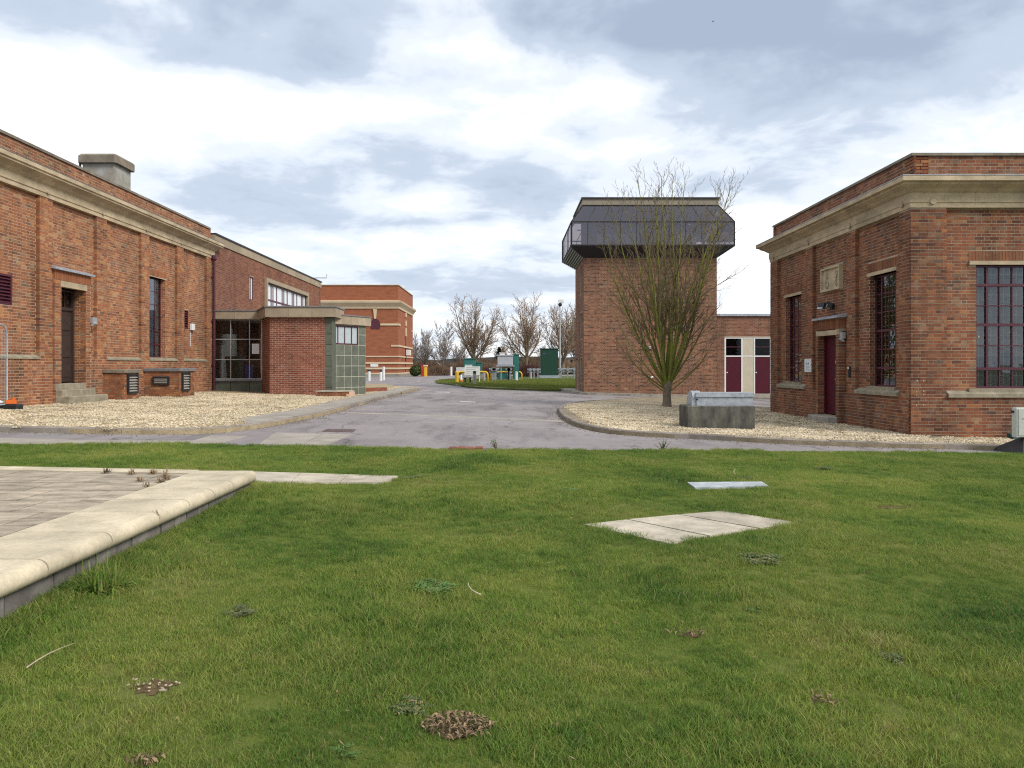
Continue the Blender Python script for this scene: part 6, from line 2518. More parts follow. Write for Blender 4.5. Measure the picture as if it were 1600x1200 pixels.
def main_tree():
    rr = random.Random(23)
    x, y = gp(1042, 636, .085)
    g = G(x, y, .085)
    t = thing('bare_tree', (x, y, g), 'leafless multi stemmed tree with green mossy limbs on gravel before the tower', 'tree')
    base = Vector((x, y, g))
    m = MB()
    m.tube([base + Vector((0, 0, -.05)), base + Vector((0, 0, .06)), base + Vector((.005, 0, .25)), base + Vector((0.0, .01, .5)), base + Vector((.01, 0, .72)), base + Vector((.01, 0, .95))], [.22, .17, .145, .14, .165, .13], 14)
    m.build('trunk', m_bark, t, sm=True)
    tw = MB()
    # tilt from upright, azimuth (0 = right, 90 = away), length, radius, curve upward
    stems = [(6, 190, 8.0, .085, .025), (10, 20, 8.3, .085, .025), (14, 150, 7.9, .07, .03), (17, 320, 8.0, .075, .035), (4, 80, 8.6, .08, .02),
             (25, 185, 7.6, .06, .05), (27, 350, 7.9, .065, .05), (31, 40, 7.0, .05, .06), (33, 250, 6.8, .05, .06), (22, 10, 8.0, .055, .04), (20, 170, 7.9, .055, .04),
             (44, 178, 6.3, .055, .065), (46, 0, 6.8, .055, .065), (40, 110, 6.0, .045, .07), (53, 200, 5.2, .04, .06), (57, 12, 5.6, .04, .05), (20, 100, 7.4, .06, .04), (18, 215, 7.8, .06, .04), (12, 280, 8.2, .06, .03),
             (66, 170, 3.4, .03, .04), (70, 350, 3.2, .028, .05), (74, 185, 2.9, .024, .03), (76, 8, 2.4, .022, .02), (60, 195, 4.4, .034, .05), (36, 5, 7.2, .05, .055), (36, 182, 6.8, .05, .055)]
    for tilt, az, ln, r, up in stems:
        ln *= .91
        a, b = math.radians(tilt * .80 + rr.uniform(-2, 2)), math.radians(az + rr.uniform(-12, 12))
        d = Vector((math.sin(a) * math.cos(b), math.sin(a) * math.sin(b) * .9, math.cos(a)))
        st = base + Vector((.05 * math.cos(b) * math.sin(a) * 2, .05 * math.sin(b) * math.sin(a) * 2, .55 + .25 * rr.random()))
        m = MB()
        pts, rad = grow(rr, st, d, ln, r * .92, 16, None, up, .075, .09, 7, m)
        m.build('limb', m_moss, t, sm=True)
        side_shoots(rr, pts, rad, .27, .50, .27, tw, 2, .0054, .07, 3, .22, .13, .35, .72)
    tw.build('crown', m_twig, t, kind='stuff')
    print('main tree twig faces', len(tw.f))


main_tree()


def far_tree(u, vbase, vtop, halfpx, y, label, seed, mat, barkmat, forks=5, dense=1.0, group='leafless trees beyond the yard', rm=.026, spread=52):
    rr = random.Random(seed)
    k = FPX / y
    x = (u - 790) / k
    g = G(x, y)
    H = (572 - vtop) / k + (E - g)
    W = halfpx / k
    t = thing('bare_tree', (x, y, g), label, 'tree', group)
    m = MB()
    base = Vector((x, y, g))
    th = H * .13
    m.tube([base - Vector((0, 0, .3)), base + Vector((0, 0, th * .3)), base + Vector((0, 0, th))], [H * .028, H * .022, H * .02], 8)
    tw = MB()
    for i in range(forks):
        f = i / max(1, forks - 1)
        tilt = math.radians(5 + spread * (rr.random() if i else .05))
        az = 2.4 * i + rr.uniform(-.4, .4)
        d = Vector((math.sin(tilt) * math.cos(az), math.sin(tilt) * math.sin(az), math.cos(tilt)))
        ln = (H - th) * (.97 - .22 * tilt) * rr.uniform(.92, 1.0)
        pts, rad = grow(rr, base + Vector((0, 0, th * (.8 + .9 * rr.random() * (i > 2)))), d, ln, H * .0125, 10, None, .10, .08, .15, 5, m)
        side_shoots(rr, pts, rad, H * .031 / dense, .66, .40, tw, 2, rm * 1.2, .08, 3, .12, .13, H * .03)
    m.build('trunk', barkmat, t, sm=True)
    tw.build('crown', mat, t, kind='stuff')
    return len(tw.f)


nf = 0
nf += far_tree(740, 584, 459, 42, 130, 'tall bare tree left of centre, the widest crown behind the signs', 3, m_twig_bg, m_bark, 9)
nf += far_tree(823, 584, 466, 34, 132, 'tall bare tree between the grey cabinet and the green kiosk', 4, m_twig_bg, m_bark, 8)
nf += far_tree(880, 584, 472, 24, 134, 'tall bare tree behind the camera mast next to the tower', 5, m_twig_bg, m_bark, 7, spread=36)
nf += far_tree(902, 584, 478, 24, 138, 'bare tree partly hidden by the left edge of the tower', 15, m_twig_bg, m_bark, 6, spread=36)
nf += far_tree(691, 584, 504, 30, 122, 'white trunked birch in front of the grey trees by far hall', 6, m_twig_grey, m_birch, 5)
nf += far_tree(665, 584, 512, 28, 135, 'greyish bare tree just right of the far brick hall', 7, m_twig_grey, m_bark, 5)
nf += far_tree(646, 584, 518, 24, 140, 'grey bare tree touching the corner of the far brick hall', 8, m_twig_grey, m_bark, 5)
nf += far_tree(718, 584, 530, 26, 145, 'low bare tree filling the gap left of the widest tree', 9, m_twig_grey, m_bark, 5)
nf += far_tree(784, 584, 536, 26, 150, 'low bare tree between the two widest tall trees', 10, m_twig_bg, m_bark, 5)
nf += far_tree(852, 584, 538, 24, 150, 'low bare tree behind the dark green kiosk', 12, m_twig_bg, m_bark, 5)
print('far tree faces', nf)


def twig_hedge(name, u0, u1, vtop, y, depth, label, mat, n, seed, kind_mat=None):
    rr = random.Random(seed)
    k = FPX / y
    x0, x1 = (u0 - 790) / k, (u1 - 790) / k
    g = G((x0 + x1) / 2, y)
    H = (572 - vtop) / k + (E - g)
    t = thing(name, ((x0 + x1) / 2, y, g), label, 'hedge')
    m = MB()
    for i in range(n):
        x = rr.uniform(x0, x1)
        yy = y + rr.uniform(0, depth)
        f = (x - x0) / (x1 - x0)
        hh = H * (.75 + .25 * math.sin(math.pi * clamp(f * 1.1, 0, 1))) * rr.uniform(.5, 1.05)
        dx, dy = rr.uniform(-.35, .35) * hh, rr.uniform(-.3, .3) * hh
        p0 = (x, yy, g + rr.uniform(0, .4) * H * .5)
        m.tube([p0, (x + dx * .4, yy + dy * .4, g + hh * .6), (x + dx, yy + dy, g + hh)], [.035, .025, .012], 3, False)
    m.build('twigs', mat, t, kind='stuff')
    m = MB()
    for i in range(6):
        x = x0 + (x1 - x0) * (i + .5) / 6
        m.blob((x, y + depth * .5, g + H * .33), H * .42, ((x1 - x0) / 6 / H * 1.6, depth / H, 1), seed + i, .25, (10, 6))
    m.build('inner_mass', mat, t)
    return t


m_hedge = M('hedge_twig', (.19, .125, .085), .95, .35, .8, 0)
m_hedge2 = M('hedge_twig_red', (.10, .045, .04), .95, .35, .8, 0)
twig_hedge('hedge', 668, 702, 571, 108, 4, 'clipped brown winter hedge behind the white roadside post', m_hedge, 2200, 1)
twig_hedge('hedge', 702, 778, 563, 118, 4, 'long dull brown hedge behind the signs and teal cabinets', m_hedge, 3200, 2)
twig_hedge('hedge', 752, 778, 574, 84, 3, 'dark reddish shrub line left of the raised grey cabinet', m_hedge2, 1200, 3)
twig_hedge('hedge', 810, 846, 569, 90, 3, 'dark reddish hedge left of the dark green kiosk', m_hedge2, 1500, 4)
twig_hedge('hedge', 776, 930, 556, 135, 5, 'tall tangled brown hedge along the far boundary behind the kiosk', m_twig_bg, 4200, 5)
twig_hedge('hedge', 712, 792, 559, 141, 5, 'dark tangled brown thicket between the two tallest bare trees', m_hedge, 3000, 9)
twig_hedge('hedge', 600, 720, 562, 142, 5, 'dark brown thicket at the foot of the birch and grey trees', m_hedge, 3600, 6)


def leafy(name, c, r, sq, n, mat, label, cat, seed, size=.12, core=True):
    rr = random.Random(seed)
    t = thing(name, (c[0], c[1], c[2] - r * sq[2]), label, cat)
    m = MB()
    for i in range(n):
        v = Vector((rr.gauss(0, 1), rr.gauss(0, 1), rr.gauss(0, 1))).normalized()
        q = r * (rr.random() ** .35)
        p = Vector(c) + Vector((v.x * q * sq[0], v.y * q * sq[1], v.z * q * sq[2]))
        a = Vector((rr.gauss(0, 1), rr.gauss(0, 1), rr.gauss(0, 1))).normalized()
        b = a.cross(v + Vector((.01, 0, 0))).normalized()
        s = size * rr.uniform(.6, 1.4)
        m.add([tuple(p - a * s), tuple(p + b * s * .5), tuple(p + a * s), tuple(p - b * s * .5)], [(0, 1, 2, 3)])
    m.build('foliage', mat, t, kind='stuff')
    m = MB()
    m.tube([(c[0], c[1], c[2] - r * sq[2] - .1), (c[0], c[1], c[2])], [.12 * r, .05 * r], 6)
    m.build('trunk', m_bark, t)
    return t


k = FPX / 99
leafy('bush', ((649 - 790) / k, 99, G(-12, 99) + .75), .85, (.95, .95, .9), 2600, m_leafgreen, 'rounded evergreen bush at the corner of the far brick hall', 'bush', 1, .09)
k = FPX / 150
t = thing('conifer', ((780 - 790) / k, 150, G(0, 150)), 'dark evergreen conifer top between the tall bare trees', 'tree')
rr = random.Random(4)
m = MB()
for i in range(2600):
    f = rr.random()
    h = 1.0 + 4.3 * f
    rmax = 1.7 * (1 - f) + .12
    a = rr.uniform(0, 6.28)
    q = rmax * rr.random() ** .5
    p = Vector(((780 - 790) / k + q * math.cos(a), 150 + q * math.sin(a), G(0, 150) + h))
    d = Vector((math.cos(a), math.sin(a), -.25)).normalized() * .35
    s = Vector((-math.sin(a), math.cos(a), 0)) * .1
    m.add([tuple(p - s), tuple(p + d), tuple(p + s)], [(0, 1, 2)])
m.build('foliage', m_pine, t, kind='stuff')
m = MB()
m.tube([((780 - 790) / k, 150, G(0, 150)), ((780 - 790) / k, 150, G(0, 150) + 4.8)], [.2, .04], 6)
m.build('trunk', m_bark, t)


# ------------------------------------------------------------------ plants, litter and worn spots on the lawn
def rosette(u, v, size, label, mat, seed, leaves=26, flat=.35, fern=True, name='weed', group=None):
    rr = random.Random(seed)
    x, y = gp(u, v, 0, GL)
    g = GL(x, y)
    t = thing(name, (x, y, g), label, 'weed', group)
    m = MB()
    for i in range(leaves):
        a = rr.uniform(0, 6.28)
        L = size * rr.uniform(.5, 1.0)
        lift = rr.uniform(.15, 1.0) * flat
        d = Vector((math.cos(a), math.sin(a), 0))
        s = Vector((-math.sin(a), math.cos(a), 0))
        o = Vector((x, y, g + .01)) + d * size * .12 * rr.random() + s * size * .3 * rr.uniform(-1, 1)
        prev = None
        n = 6
        for j in range(n):
            f = (j + .5) / n
            c = o + d * L * f + Vector((0, 0, L * lift * (1.6 * f - 1.3 * f * f)))
            w = L * (.26 if fern else .17) * math.sin(math.pi * min(1, f * .9 + .1)) * rr.uniform(.7, 1.2)
            if fern:
                for sg in (-1, 1):
                    tip = c + s * sg * w + d * L * .08 + Vector((0, 0, rr.uniform(-.004, .01)))
                    m.add([tuple(c - d * L * .05), tuple(tip - d * L * .05), tuple(tip + d * L * .03), tuple(c + d * L * .05)], [(0, 1, 2, 3)])
            else:
                cur = [tuple(c - s * w * .5), tuple(c + s * w * .5)]
                if prev:
                    m.add(prev + cur, [(0, 1, 3, 2)])
                prev = cur
    m.build('leaves', mat, t)
    m = MB()
    m.blob((x, y, g + .008), size * .08, (1, 1, .6), seed, .2, (6, 4))
    m.build('crown', mat, t)
    return (x, y, size)


BARE = []       # (x, y, rx, ry) where the grass is thin


def mark(u, v, rx, ry):
    x, y = gp(u, v, 0, GL)
    BARE.append((x, y, rx, ry))
    return x, y


ros = [
    (677, 921, .17, 'leafy green thistle rosette alone in the middle of the lawn', m_weed, 40),
    (640, 1110, .13, 'grey blue weed clump just left of the heap of dead leaves', m_weed_blue, 34),
    (372, 960, .15, 'dark blue grey weed clump with dry bits in left lawn', m_weed_blue, 28),
    (1185, 876, .18, 'grey green weed clump below right of the concrete covers', m_weed_blue, 32),
    (1160, 749, .20, 'bushy grey weed right behind the small white slab', m_weed_blue, 26),
    (1285, 733, .25, 'low grey weed on the crest of lawn near right gravel', m_weed_blue, 22),
    (1022, 750, .18, 'low green weed left of the small white slab', m_weed, 20),
    (1320, 752, .16, 'small dark weed right of the small white slab', m_weed, 20),
    (885, 768, .20, 'low green weed above left of the concrete covers', m_weed, 22),
    (1390, 1035, .12, 'dark weed with seed head in the right lawn', m_weed_blue, 20),
    (1180, 955, .10, 'tiny weed left of the dark weed in right lawn', m_weed, 14),
    (540, 1180, .09, 'small round leaved weed at the bottom edge of the lawn', m_weed, 18),
    (640, 748, .18, 'low weed at the right end of the path slabs', m_weed_blue, 18),
]
for i, (u, v, s, lab, mt, n) in enumerate(ros):
    x, y, sz = rosette(u, v, s * (1 if i in (0, 3) else .8), lab, mt, 50 + i, n if i == 0 else int(n * .75))
    BARE.append((x, y, s * .6, s * .6))


def spot(u, v, rx, ry, label, seed, name='bare_patch'):
    x, y = mark(u, v, rx * 1.0, ry * 1.0)
    rr = random.Random(seed)
    m = MB()
    n = 22
    vs = [(x, y, GL(x, y) + .012)]
    for i in range(n):
        a = 2 * math.pi * i / n
        q = .72 + rr.uniform(-.25, .22)
        px_, py_ = x + rx * q * math.cos(a), y + ry * q * math.sin(a)
        vs.append((px_, py_, GL(px_, py_) + .004))
    m.add(vs, [(0, 1 + i, 1 + (i + 1) % n) for i in range(n)])
    t = thing(name, (x, y, GL(x, y)), label, 'leaf heap' if name == 'leaf_heap' else 'bare patch')
    m.build('soil', m_soil, t)
    return t, x, y, rr


t, x, y, rr = spot(240, 1074, .125, .10, 'bare soil patch with pale wood chips in lower left lawn', 1)
for i in range(22):
    a, q = rr.uniform(0, 6.28), rr.random() ** .6
    p = (x + .12 * q * math.cos(a), y + .09 * q * math.sin(a))
    m = MB()
    m.obox((p[0], p[1], GL(*p) + .018), rr.choice((.008, .01, .012, .016, .03)), rr.uniform(.004, .008), .004, rr.uniform(0, 6.28), rr.uniform(-.2, .2), rr.uniform(-.3, .3), rr.random())
    m.build('wood_chip', m_chip, t)
t, x, y, rr = spot(716, 1140, .125, .10, 'heap of curled dead brown leaves in the lower middle lawn', 2, 'leaf_heap')


def curl(m, p, rr, L, W):
    a = rr.uniform(0, 6.28)
    d = Vector((math.cos(a), math.sin(a), rr.uniform(-.1, .5))).normalized()
    s = d.cross(Vector((rr.uniform(-.5, .5), rr.uniform(-.5, .5), 1))).normalized()
    u = s.cross(d)
    prev = None
    for j in range(4):
        f = j / 3
        c = Vector(p) + d * L * (f - .5) + u * L * .35 * math.sin(math.pi * f)
        w = W * math.sin(math.pi * (.12 + .76 * f))
        cur = [tuple(c - s * w), tuple(c + s * w)]
        if prev:
            m.add(prev + cur, [(0, 1, 3, 2)], False, rnd)
        prev = cur


for i in range(290):
    a, q = rr.uniform(0, 6.28), rr.random() ** .55
    p = (x + .14 * q * math.cos(a), y + .11 * q * math.sin(a))
    m = MB()
    rnd = rr.random()
    curl(m, (p[0], p[1], GL(*p) + .012 + .03 * (1 - q) * rr.random() + .006), rr, rr.uniform(.015, .045), rr.uniform(.0015, .0055))
    m.build('dead_leaf', m_deadleaf, t)
spots = [(1290, 1098, .09, .07, 'worn brown patch with dry stems in lower right lawn'), (1075, 994, .13, .05, 'long thin worn patch left of centre in right lawn'),
         (1390, 793, .32, .10, 'worn soil streak in lawn right of the concrete covers'), (225, 1195, .07, .04, 'small stony worn spot at bottom left of the lawn')]
for i, (u, v, rx, ry, lab) in enumerate(spots):
    t, x, y, rr = spot(u, v, rx * .7, ry * .7, lab, 20 + i)
    for j in range(30):
        a, q = rr.uniform(0, 6.28), rr.random() ** .55
        p = (x + rx * q * math.cos(a), y + ry * q * math.sin(a))
        m = MB()
        rnd = rr.random()
        curl(m, (p[0], p[1], GL(*p) + .018), rr, rr.uniform(.02, .05), rr.uniform(.002, .006))
        m.build('dead_leaf', m_deadleaf, t)
for u, v, rx, ry in ((860, 800, .2, .1), (1230, 1040, .12, .1), (400, 1100, .12, .08), (950, 1080, .1, .08), (60, 710, .5, .15), (1450, 905, .2, .1), (560, 1000, .1, .08)):
    mark(u, v, rx, ry)
# straw stalks
for i, (u, v, L, a, lab) in enumerate(((80, 1048, .20, .9, 'pale bent straw stalk lying in grass at lower left'), (742, 937, .12, 2.3, 'thin pale straw curl right of the thistle rosette'), (1150, 745, .16, 1.2, 'dry stalk standing behind the small white slab'))):
    x, y = gp(u, v, 0, GL)
    g = GL(x, y)
    d = Vector((math.cos(a), math.sin(a), 0))
    m = MB()
    pts = [Vector((x, y, g + .045)) + d * L * (f - .5) + Vector((-d.y, d.x, 0)) * .03 * math.sin(3 * f) + Vector((0, 0, .05 * f)) for f in (0, .25, .5, .75, 1)]
    m.tube(pts, [.004, .0035, .003, .0025, .001], 5)
    tag(m.build('straw_stalk', m_chip, loc=(x, y, g)), lab, 'straw')


def leafplant(x, y, g, n, h, label, seed, mat, name='weed', blade=False, cat='weed', spread=.6):
    rr = random.Random(seed)
    t = thing(name, (x, y, g), label, cat)
    m = MB()
    st = MB()
    for i in range(n):
        a = rr.uniform(0, 6.28)
        ln = h * rr.uniform(.6, 1.1)
        tilt = rr.uniform(.1, spread)
        d = Vector((math.cos(a) * math.sin(tilt), math.sin(a) * math.sin(tilt), math.cos(tilt)))
        if blade:
            s = Vector((-math.sin(a), math.cos(a), 0))
            prev = None
            o = Vector((x + rr.uniform(-1, 1) * h * .35, y + rr.uniform(-1, 1) * h * .35, g))
            for j in range(6):
                f = j / 5
                c = o + d * ln * f + Vector((0, 0, -ln * .55 * f * f * tilt))
                w = (.0055 if cat == 'plant' else .004) * (1 - f) ** .6 + .0008
                cur = [tuple(c - s * w), tuple(c + s * w)]
                if prev:
                    m.add(prev + cur, [(0, 1, 3, 2)])
                prev = cur
        else:
            pts, rad = grow(rr, (x + rr.uniform(-.1, .1) * h, y + rr.uniform(-.1, .1) * h, g), d, ln, .006, 5, None, .05, .15, .3, 4, st)
            for p in pts[1:]:
                for q in range(3):
                    b = rr.uniform(0, 6.28)
                    L = h * rr.uniform(.12, .26)
                    dd = Vector((math.cos(b), math.sin(b), rr.uniform(-.1, .5))).normalized()
                    ss = dd.cross(Vector((0, 0, 1))).normalized()
                    m.add([tuple(p), tuple(p + dd * L * .5 + ss * L * .28), tuple(p + dd * L), tuple(p + dd * L * .5 - ss * L * .28)], [(0, 1, 2, 3)])
    m.build('leaves', mat, t)
    if st.v:
        st.build('stems', m_twig, t)
    return t


x, y = gp(775, 702)
leafplant(x, y, G(x, y), 5, .22, 'upright leafy weed at lawn edge beside the flat red bricks', 5, m_weed)
x, y = gp(1036, 704)
leafplant(x, y, G(x, y), 12, .19, 'spreading leafy weed on the road edge below the right gravel', 6, m_weed, spread=1.1)
x, y = gp(160, 898, 0, GL)
leafplant(-2.38, 4.35, GL(-2.38, 4.35), 170, .23, 'clump of strap leaved bulbs growing against the platform side', 7, m_grass, 'bulb_clump', True, 'plant', 1.15)
z = E - 1.08
leafplant(-3.35, 7.25, z, 26, .10, 'dry grey weeds in paving joint at far corner of platform', 8, m_deadleaf, 'dry_weeds', True, 'weed', 1.2)
leafplant(-3.75, 7.38, z, 26, .10, 'dry tuft in the paving joint left of the corner weeds', 9, m_deadleaf, 'dry_weeds', True, 'weed', 1.2)
for i, (wx, wy, wh, lab) in enumerate(((-3.25, 7.05, .085, 'dry weed patch along right paving joint nearest the corner tuft'), (-3.55, 7.40, .085, 'dry brown tuft against the back coping in the middle of the weeds'), (-4.05, 7.47, .075, 'sparse dry weeds at left end of the back coping weeds'), (-3.45, 6.95, .06, 'low dry weeds in the cross joint in front of the corner weeds'), (-3.21, 6.85, .07, 'thin dry weeds on the inner coping joint below the corner'), (-5.2, 6.4, .05, 'low dry weeds in a paving joint at the left picture edge'))):
    leafplant(wx, wy, z, 34, wh, lab, 30 + i, m_deadleaf, 'dry_weeds', True, 'weed', 1.25)
leafplant(-3.22, 6.6, z, 14, .07, 'small dry tuft along the inner coping joint of the platform', 10, m_deadleaf, 'dry_weeds', True, 'weed', 1.2)
leafplant(-2.60, 5.45, E - 1.10, 10, .06, 'tiny dry weed sprouting in a bullnose stone joint', 11, m_deadleaf, 'dry_weeds', True, 'weed', 1.3)
# small bird high in the sky
p = Vector(((1114 - 790) / FPX * 120, 120, E + (572 - 34) / FPX * 120))
m = MB()
m.tube([p + Vector((-.18, 0, 0)), p + Vector((-.08, 0, .02)), p + Vector((.05, 0, .01)), p + Vector((.16, 0, 0))], [.01, .05, .04, .01], 6)
for s in (-1, 1):
    m.add([tuple(p + Vector((-.06, 0, .02))), tuple(p + Vector((.04, 0, .02))), tuple(p + Vector((.02, s * .3, .1))), tuple(p + Vector((-.04, s * .28, .1)))], [(0, 1, 2, 3)])
tag(m.build('bird', m_black, loc=tuple(p)), 'tiny dark bird flying high above the tower', 'bird')


# pale filler dabs on the right building corner
bld = [o for o in bpy.data.objects if o.name.startswith('brick_building') and o.location.x > 5][0]
FF_ = frame((0, 16.4), (1, 0), (0, -1))
m = MB()
rr = random.Random(77)
for u, v in ((1420, 595), (1433, 595), (1443, 595), (1420, 612), (1432, 612), (1443, 611), (1420, 617), (1432, 617), (1443, 616.5), (1432, 633), (1443, 632.5), (1529, 526)):
    x, h = (u - 790) / FPX * 16.4, -(v - 572) / FPX * 16.4
    if x < 9.05:
        continue
    w, q = rr.uniform(.008, .02), rr.uniform(.008, .02)
    m.box(x - w, x + w, .003, .008, h - q, h + q, FF_)
m.build('filler_dabs', m_stone, bld)


def litter():
    rr = random.Random(91)
    m = MB()
    for i in range(240):
        y = 2.6 + 9.5 * rr.random() ** 1.3
        x = rr.uniform(-.72, .72) * y
        if y > edge_y(x) - .1 or (x < -2.5 and y < 7.9):
            continue
        L, W = rr.uniform(.01, .028), rr.uniform(.002, .006)
        a = rr.uniform(0, 6.28)
        d = Vector((math.cos(a), math.sin(a), rr.uniform(-.3, .3)))
        sd_ = Vector((-d.y, d.x, rr.uniform(-.6, .6)))
        c = Vector((x, y, GL(x, y) + rr.uniform(.02, .045)))
        m.add([tuple(c - d * L), tuple(c - sd_ * W), tuple(c + d * L), tuple(c + sd_ * W)], [(0, 1, 2, 3)], False, rr.random())
    tag(m.build('fallen_leaves', m_deadleaf), kind='stuff')
    # grit, soil crumbs and dead leaves along the kerbs and the lawn edge
    m = MB()
    for ln_, sd2 in ((line_l, -1), (line_r, -1)):
        for i in range(len(ln_) - 1):
            a, b = Vector(ln_[i]), Vector(ln_[i + 1])
            d = (b - a).normalized()
            nn = Vector((-d.y, d.x)) * sd2
            for k_ in range(14):
                p = a.lerp(b, rr.random()) + nn * (.02 + .35 * rr.random() ** 2.5)
                r_ = rr.uniform(.006, .018)
                m.blob((p.x, p.y, G(p.x, p.y, r_ * .3)), r_, (1, rr.uniform(.5, 1), .6), rr.random(), .3, (5, 3), rr.random())
    for i in range(900):
        x = rr.uniform(-9.5, 10.5)
        y = edge_y(x) + rr.uniform(-.05, .16) * (1 if rr.random() < .8 else 2.5)
        r_ = rr.uniform(.006, .02)
        m.blob((x, y, G(x, y, r_ * .3)), r_, (1, rr.uniform(.5, 1), .6), rr.random(), .3, (5, 3), rr.random())
    tag(m.build('road_grit', m_grit), kind='stuff')
    # ragged soil strip where turf meets tarmac
    m = MB()
    x = -10.0
    while x < 11:
        w = rr.uniform(.15, .5)
        y0 = edge_y(x + w / 2)
        m.prism([(x, y0 - .1), (x + w, y0 - .1), (x + w * .8, y0 + rr.uniform(.03, .13)), (x + w * .3, y0 + rr.uniform(.02, .12))], lambda a, b: G(a, b, -.02), lambda a, b: G(a, b, .012), rr.random())
        x += w * .8
    tag(m.build('soil_edge', m_soil), kind='stuff')


litter()

# ------------------------------------------------------------------ scattered ground cover: grass and gravel
def proto(name, mb_, mat):
    return bpy.data.objects.new(name, mb_.mesh(name, mat))


def scatter(name, pts, rotz, scale, protos, idx, mat, kind='stuff', tilt=None):
    me = bpy.data.meshes.new(name)
    me.from_pydata([tuple(p) for p in pts], [], [])
    for nm, tp, data in (('rotz', 'FLOAT', rotz), ('scl', 'FLOAT', scale), ('idx', 'INT', idx)):
        a = me.attributes.new(nm, tp, 'POINT')
        a.data.foreach_set('value', np.array(data, dtype=np.int32 if tp == 'INT' else np.float32))
    o = link(bpy.data.objects.new(name, me))
    o['kind'] = kind
    ng = bpy.data.node_groups.new(name + '_nodes', 'GeometryNodeTree')
    ng.interface.new_socket('Geometry', in_out='INPUT', socket_type='NodeSocketGeometry')
    ng.interface.new_socket('Geometry', in_out='OUTPUT', socket_type='NodeSocketGeometry')
    N, L = ng.nodes, ng.links
    gi, go = N.new('NodeGroupInput'), N.new('NodeGroupOutput')
    join = N.new('GeometryNodeGeometryToInstance')
    for p in reversed(protos):
        oi = N.new('GeometryNodeObjectInfo')
        oi.inputs['Object'].default_value = p
        L.new(oi.outputs['Geometry'], join.inputs[0])

    def attr(nm, tp):
        n = N.new('GeometryNodeInputNamedAttribute')
        n.data_type = tp
        n.inputs['Name'].default_value = nm
        return n.outputs['Attribute']
    ip = N.new('GeometryNodeInstanceOnPoints')
    L.new(gi.outputs[0], ip.inputs['Points'])
    L.new(join.outputs[0], ip.inputs['Instance'])
    ip.inputs['Pick Instance'].default_value = True
    L.new(attr('idx', 'INT'), ip.inputs['Instance Index'])
    cx_ = N.new('ShaderNodeCombineXYZ')
    L.new(attr('rotz', 'FLOAT'), cx_.inputs['Z'])
    L.new(cx_.outputs[0], ip.inputs['Rotation'])
    L.new(attr('scl', 'FLOAT'), ip.inputs['Scale'])
    L.new(ip.outputs[0], go.inputs[0])
    md = o.modifiers.new('scatter', 'NODES')
    md.node_group = ng
    return o


def tuft(seed, n, rad, h0, h1, wid, bend):
    rr = random.Random(seed)
    m = MB()
    for i in range(n):
        a = rr.uniform(0, 6.28)
        q = rad * math.sqrt(rr.random())
        b = rr.uniform(0, 6.28)
        x, y = q * math.cos(a), q * math.sin(a)
        h = rr.uniform(h0, h1)
        w = wid * rr.uniform(.7, 1.2)
        lean = rr.uniform(.1, bend) * h
        dx, dy = math.cos(b), math.sin(b)
        c = rr.uniform(0, 6.28)
        sx, sy = math.cos(c) * w, math.sin(c) * w
        m.add([(x - sx, y - sy, -.01), (x + sx, y + sy, -.01), (x + sx * .8 + dx * lean * .35, y + sy * .8 + dy * lean * .35, h * .55),
               (x - sx * .8 + dx * lean * .35, y - sy * .8 + dy * lean * .35, h * .55), (x + dx * lean, y + dy * lean, h)], [(0, 1, 2, 3), (3, 2, 4)])
    return m


def in_poly(p, poly):
    x, y = p
    c = False
    n = len(poly)
    for i in range(n):
        a, b = poly[i], poly[(i + 1) % n]
        if (a[1] > y) != (b[1] > y) and x < (b[0] - a[0]) * (y - a[1]) / (b[1] - a[1]) + a[0]:
            c = not c
    return c


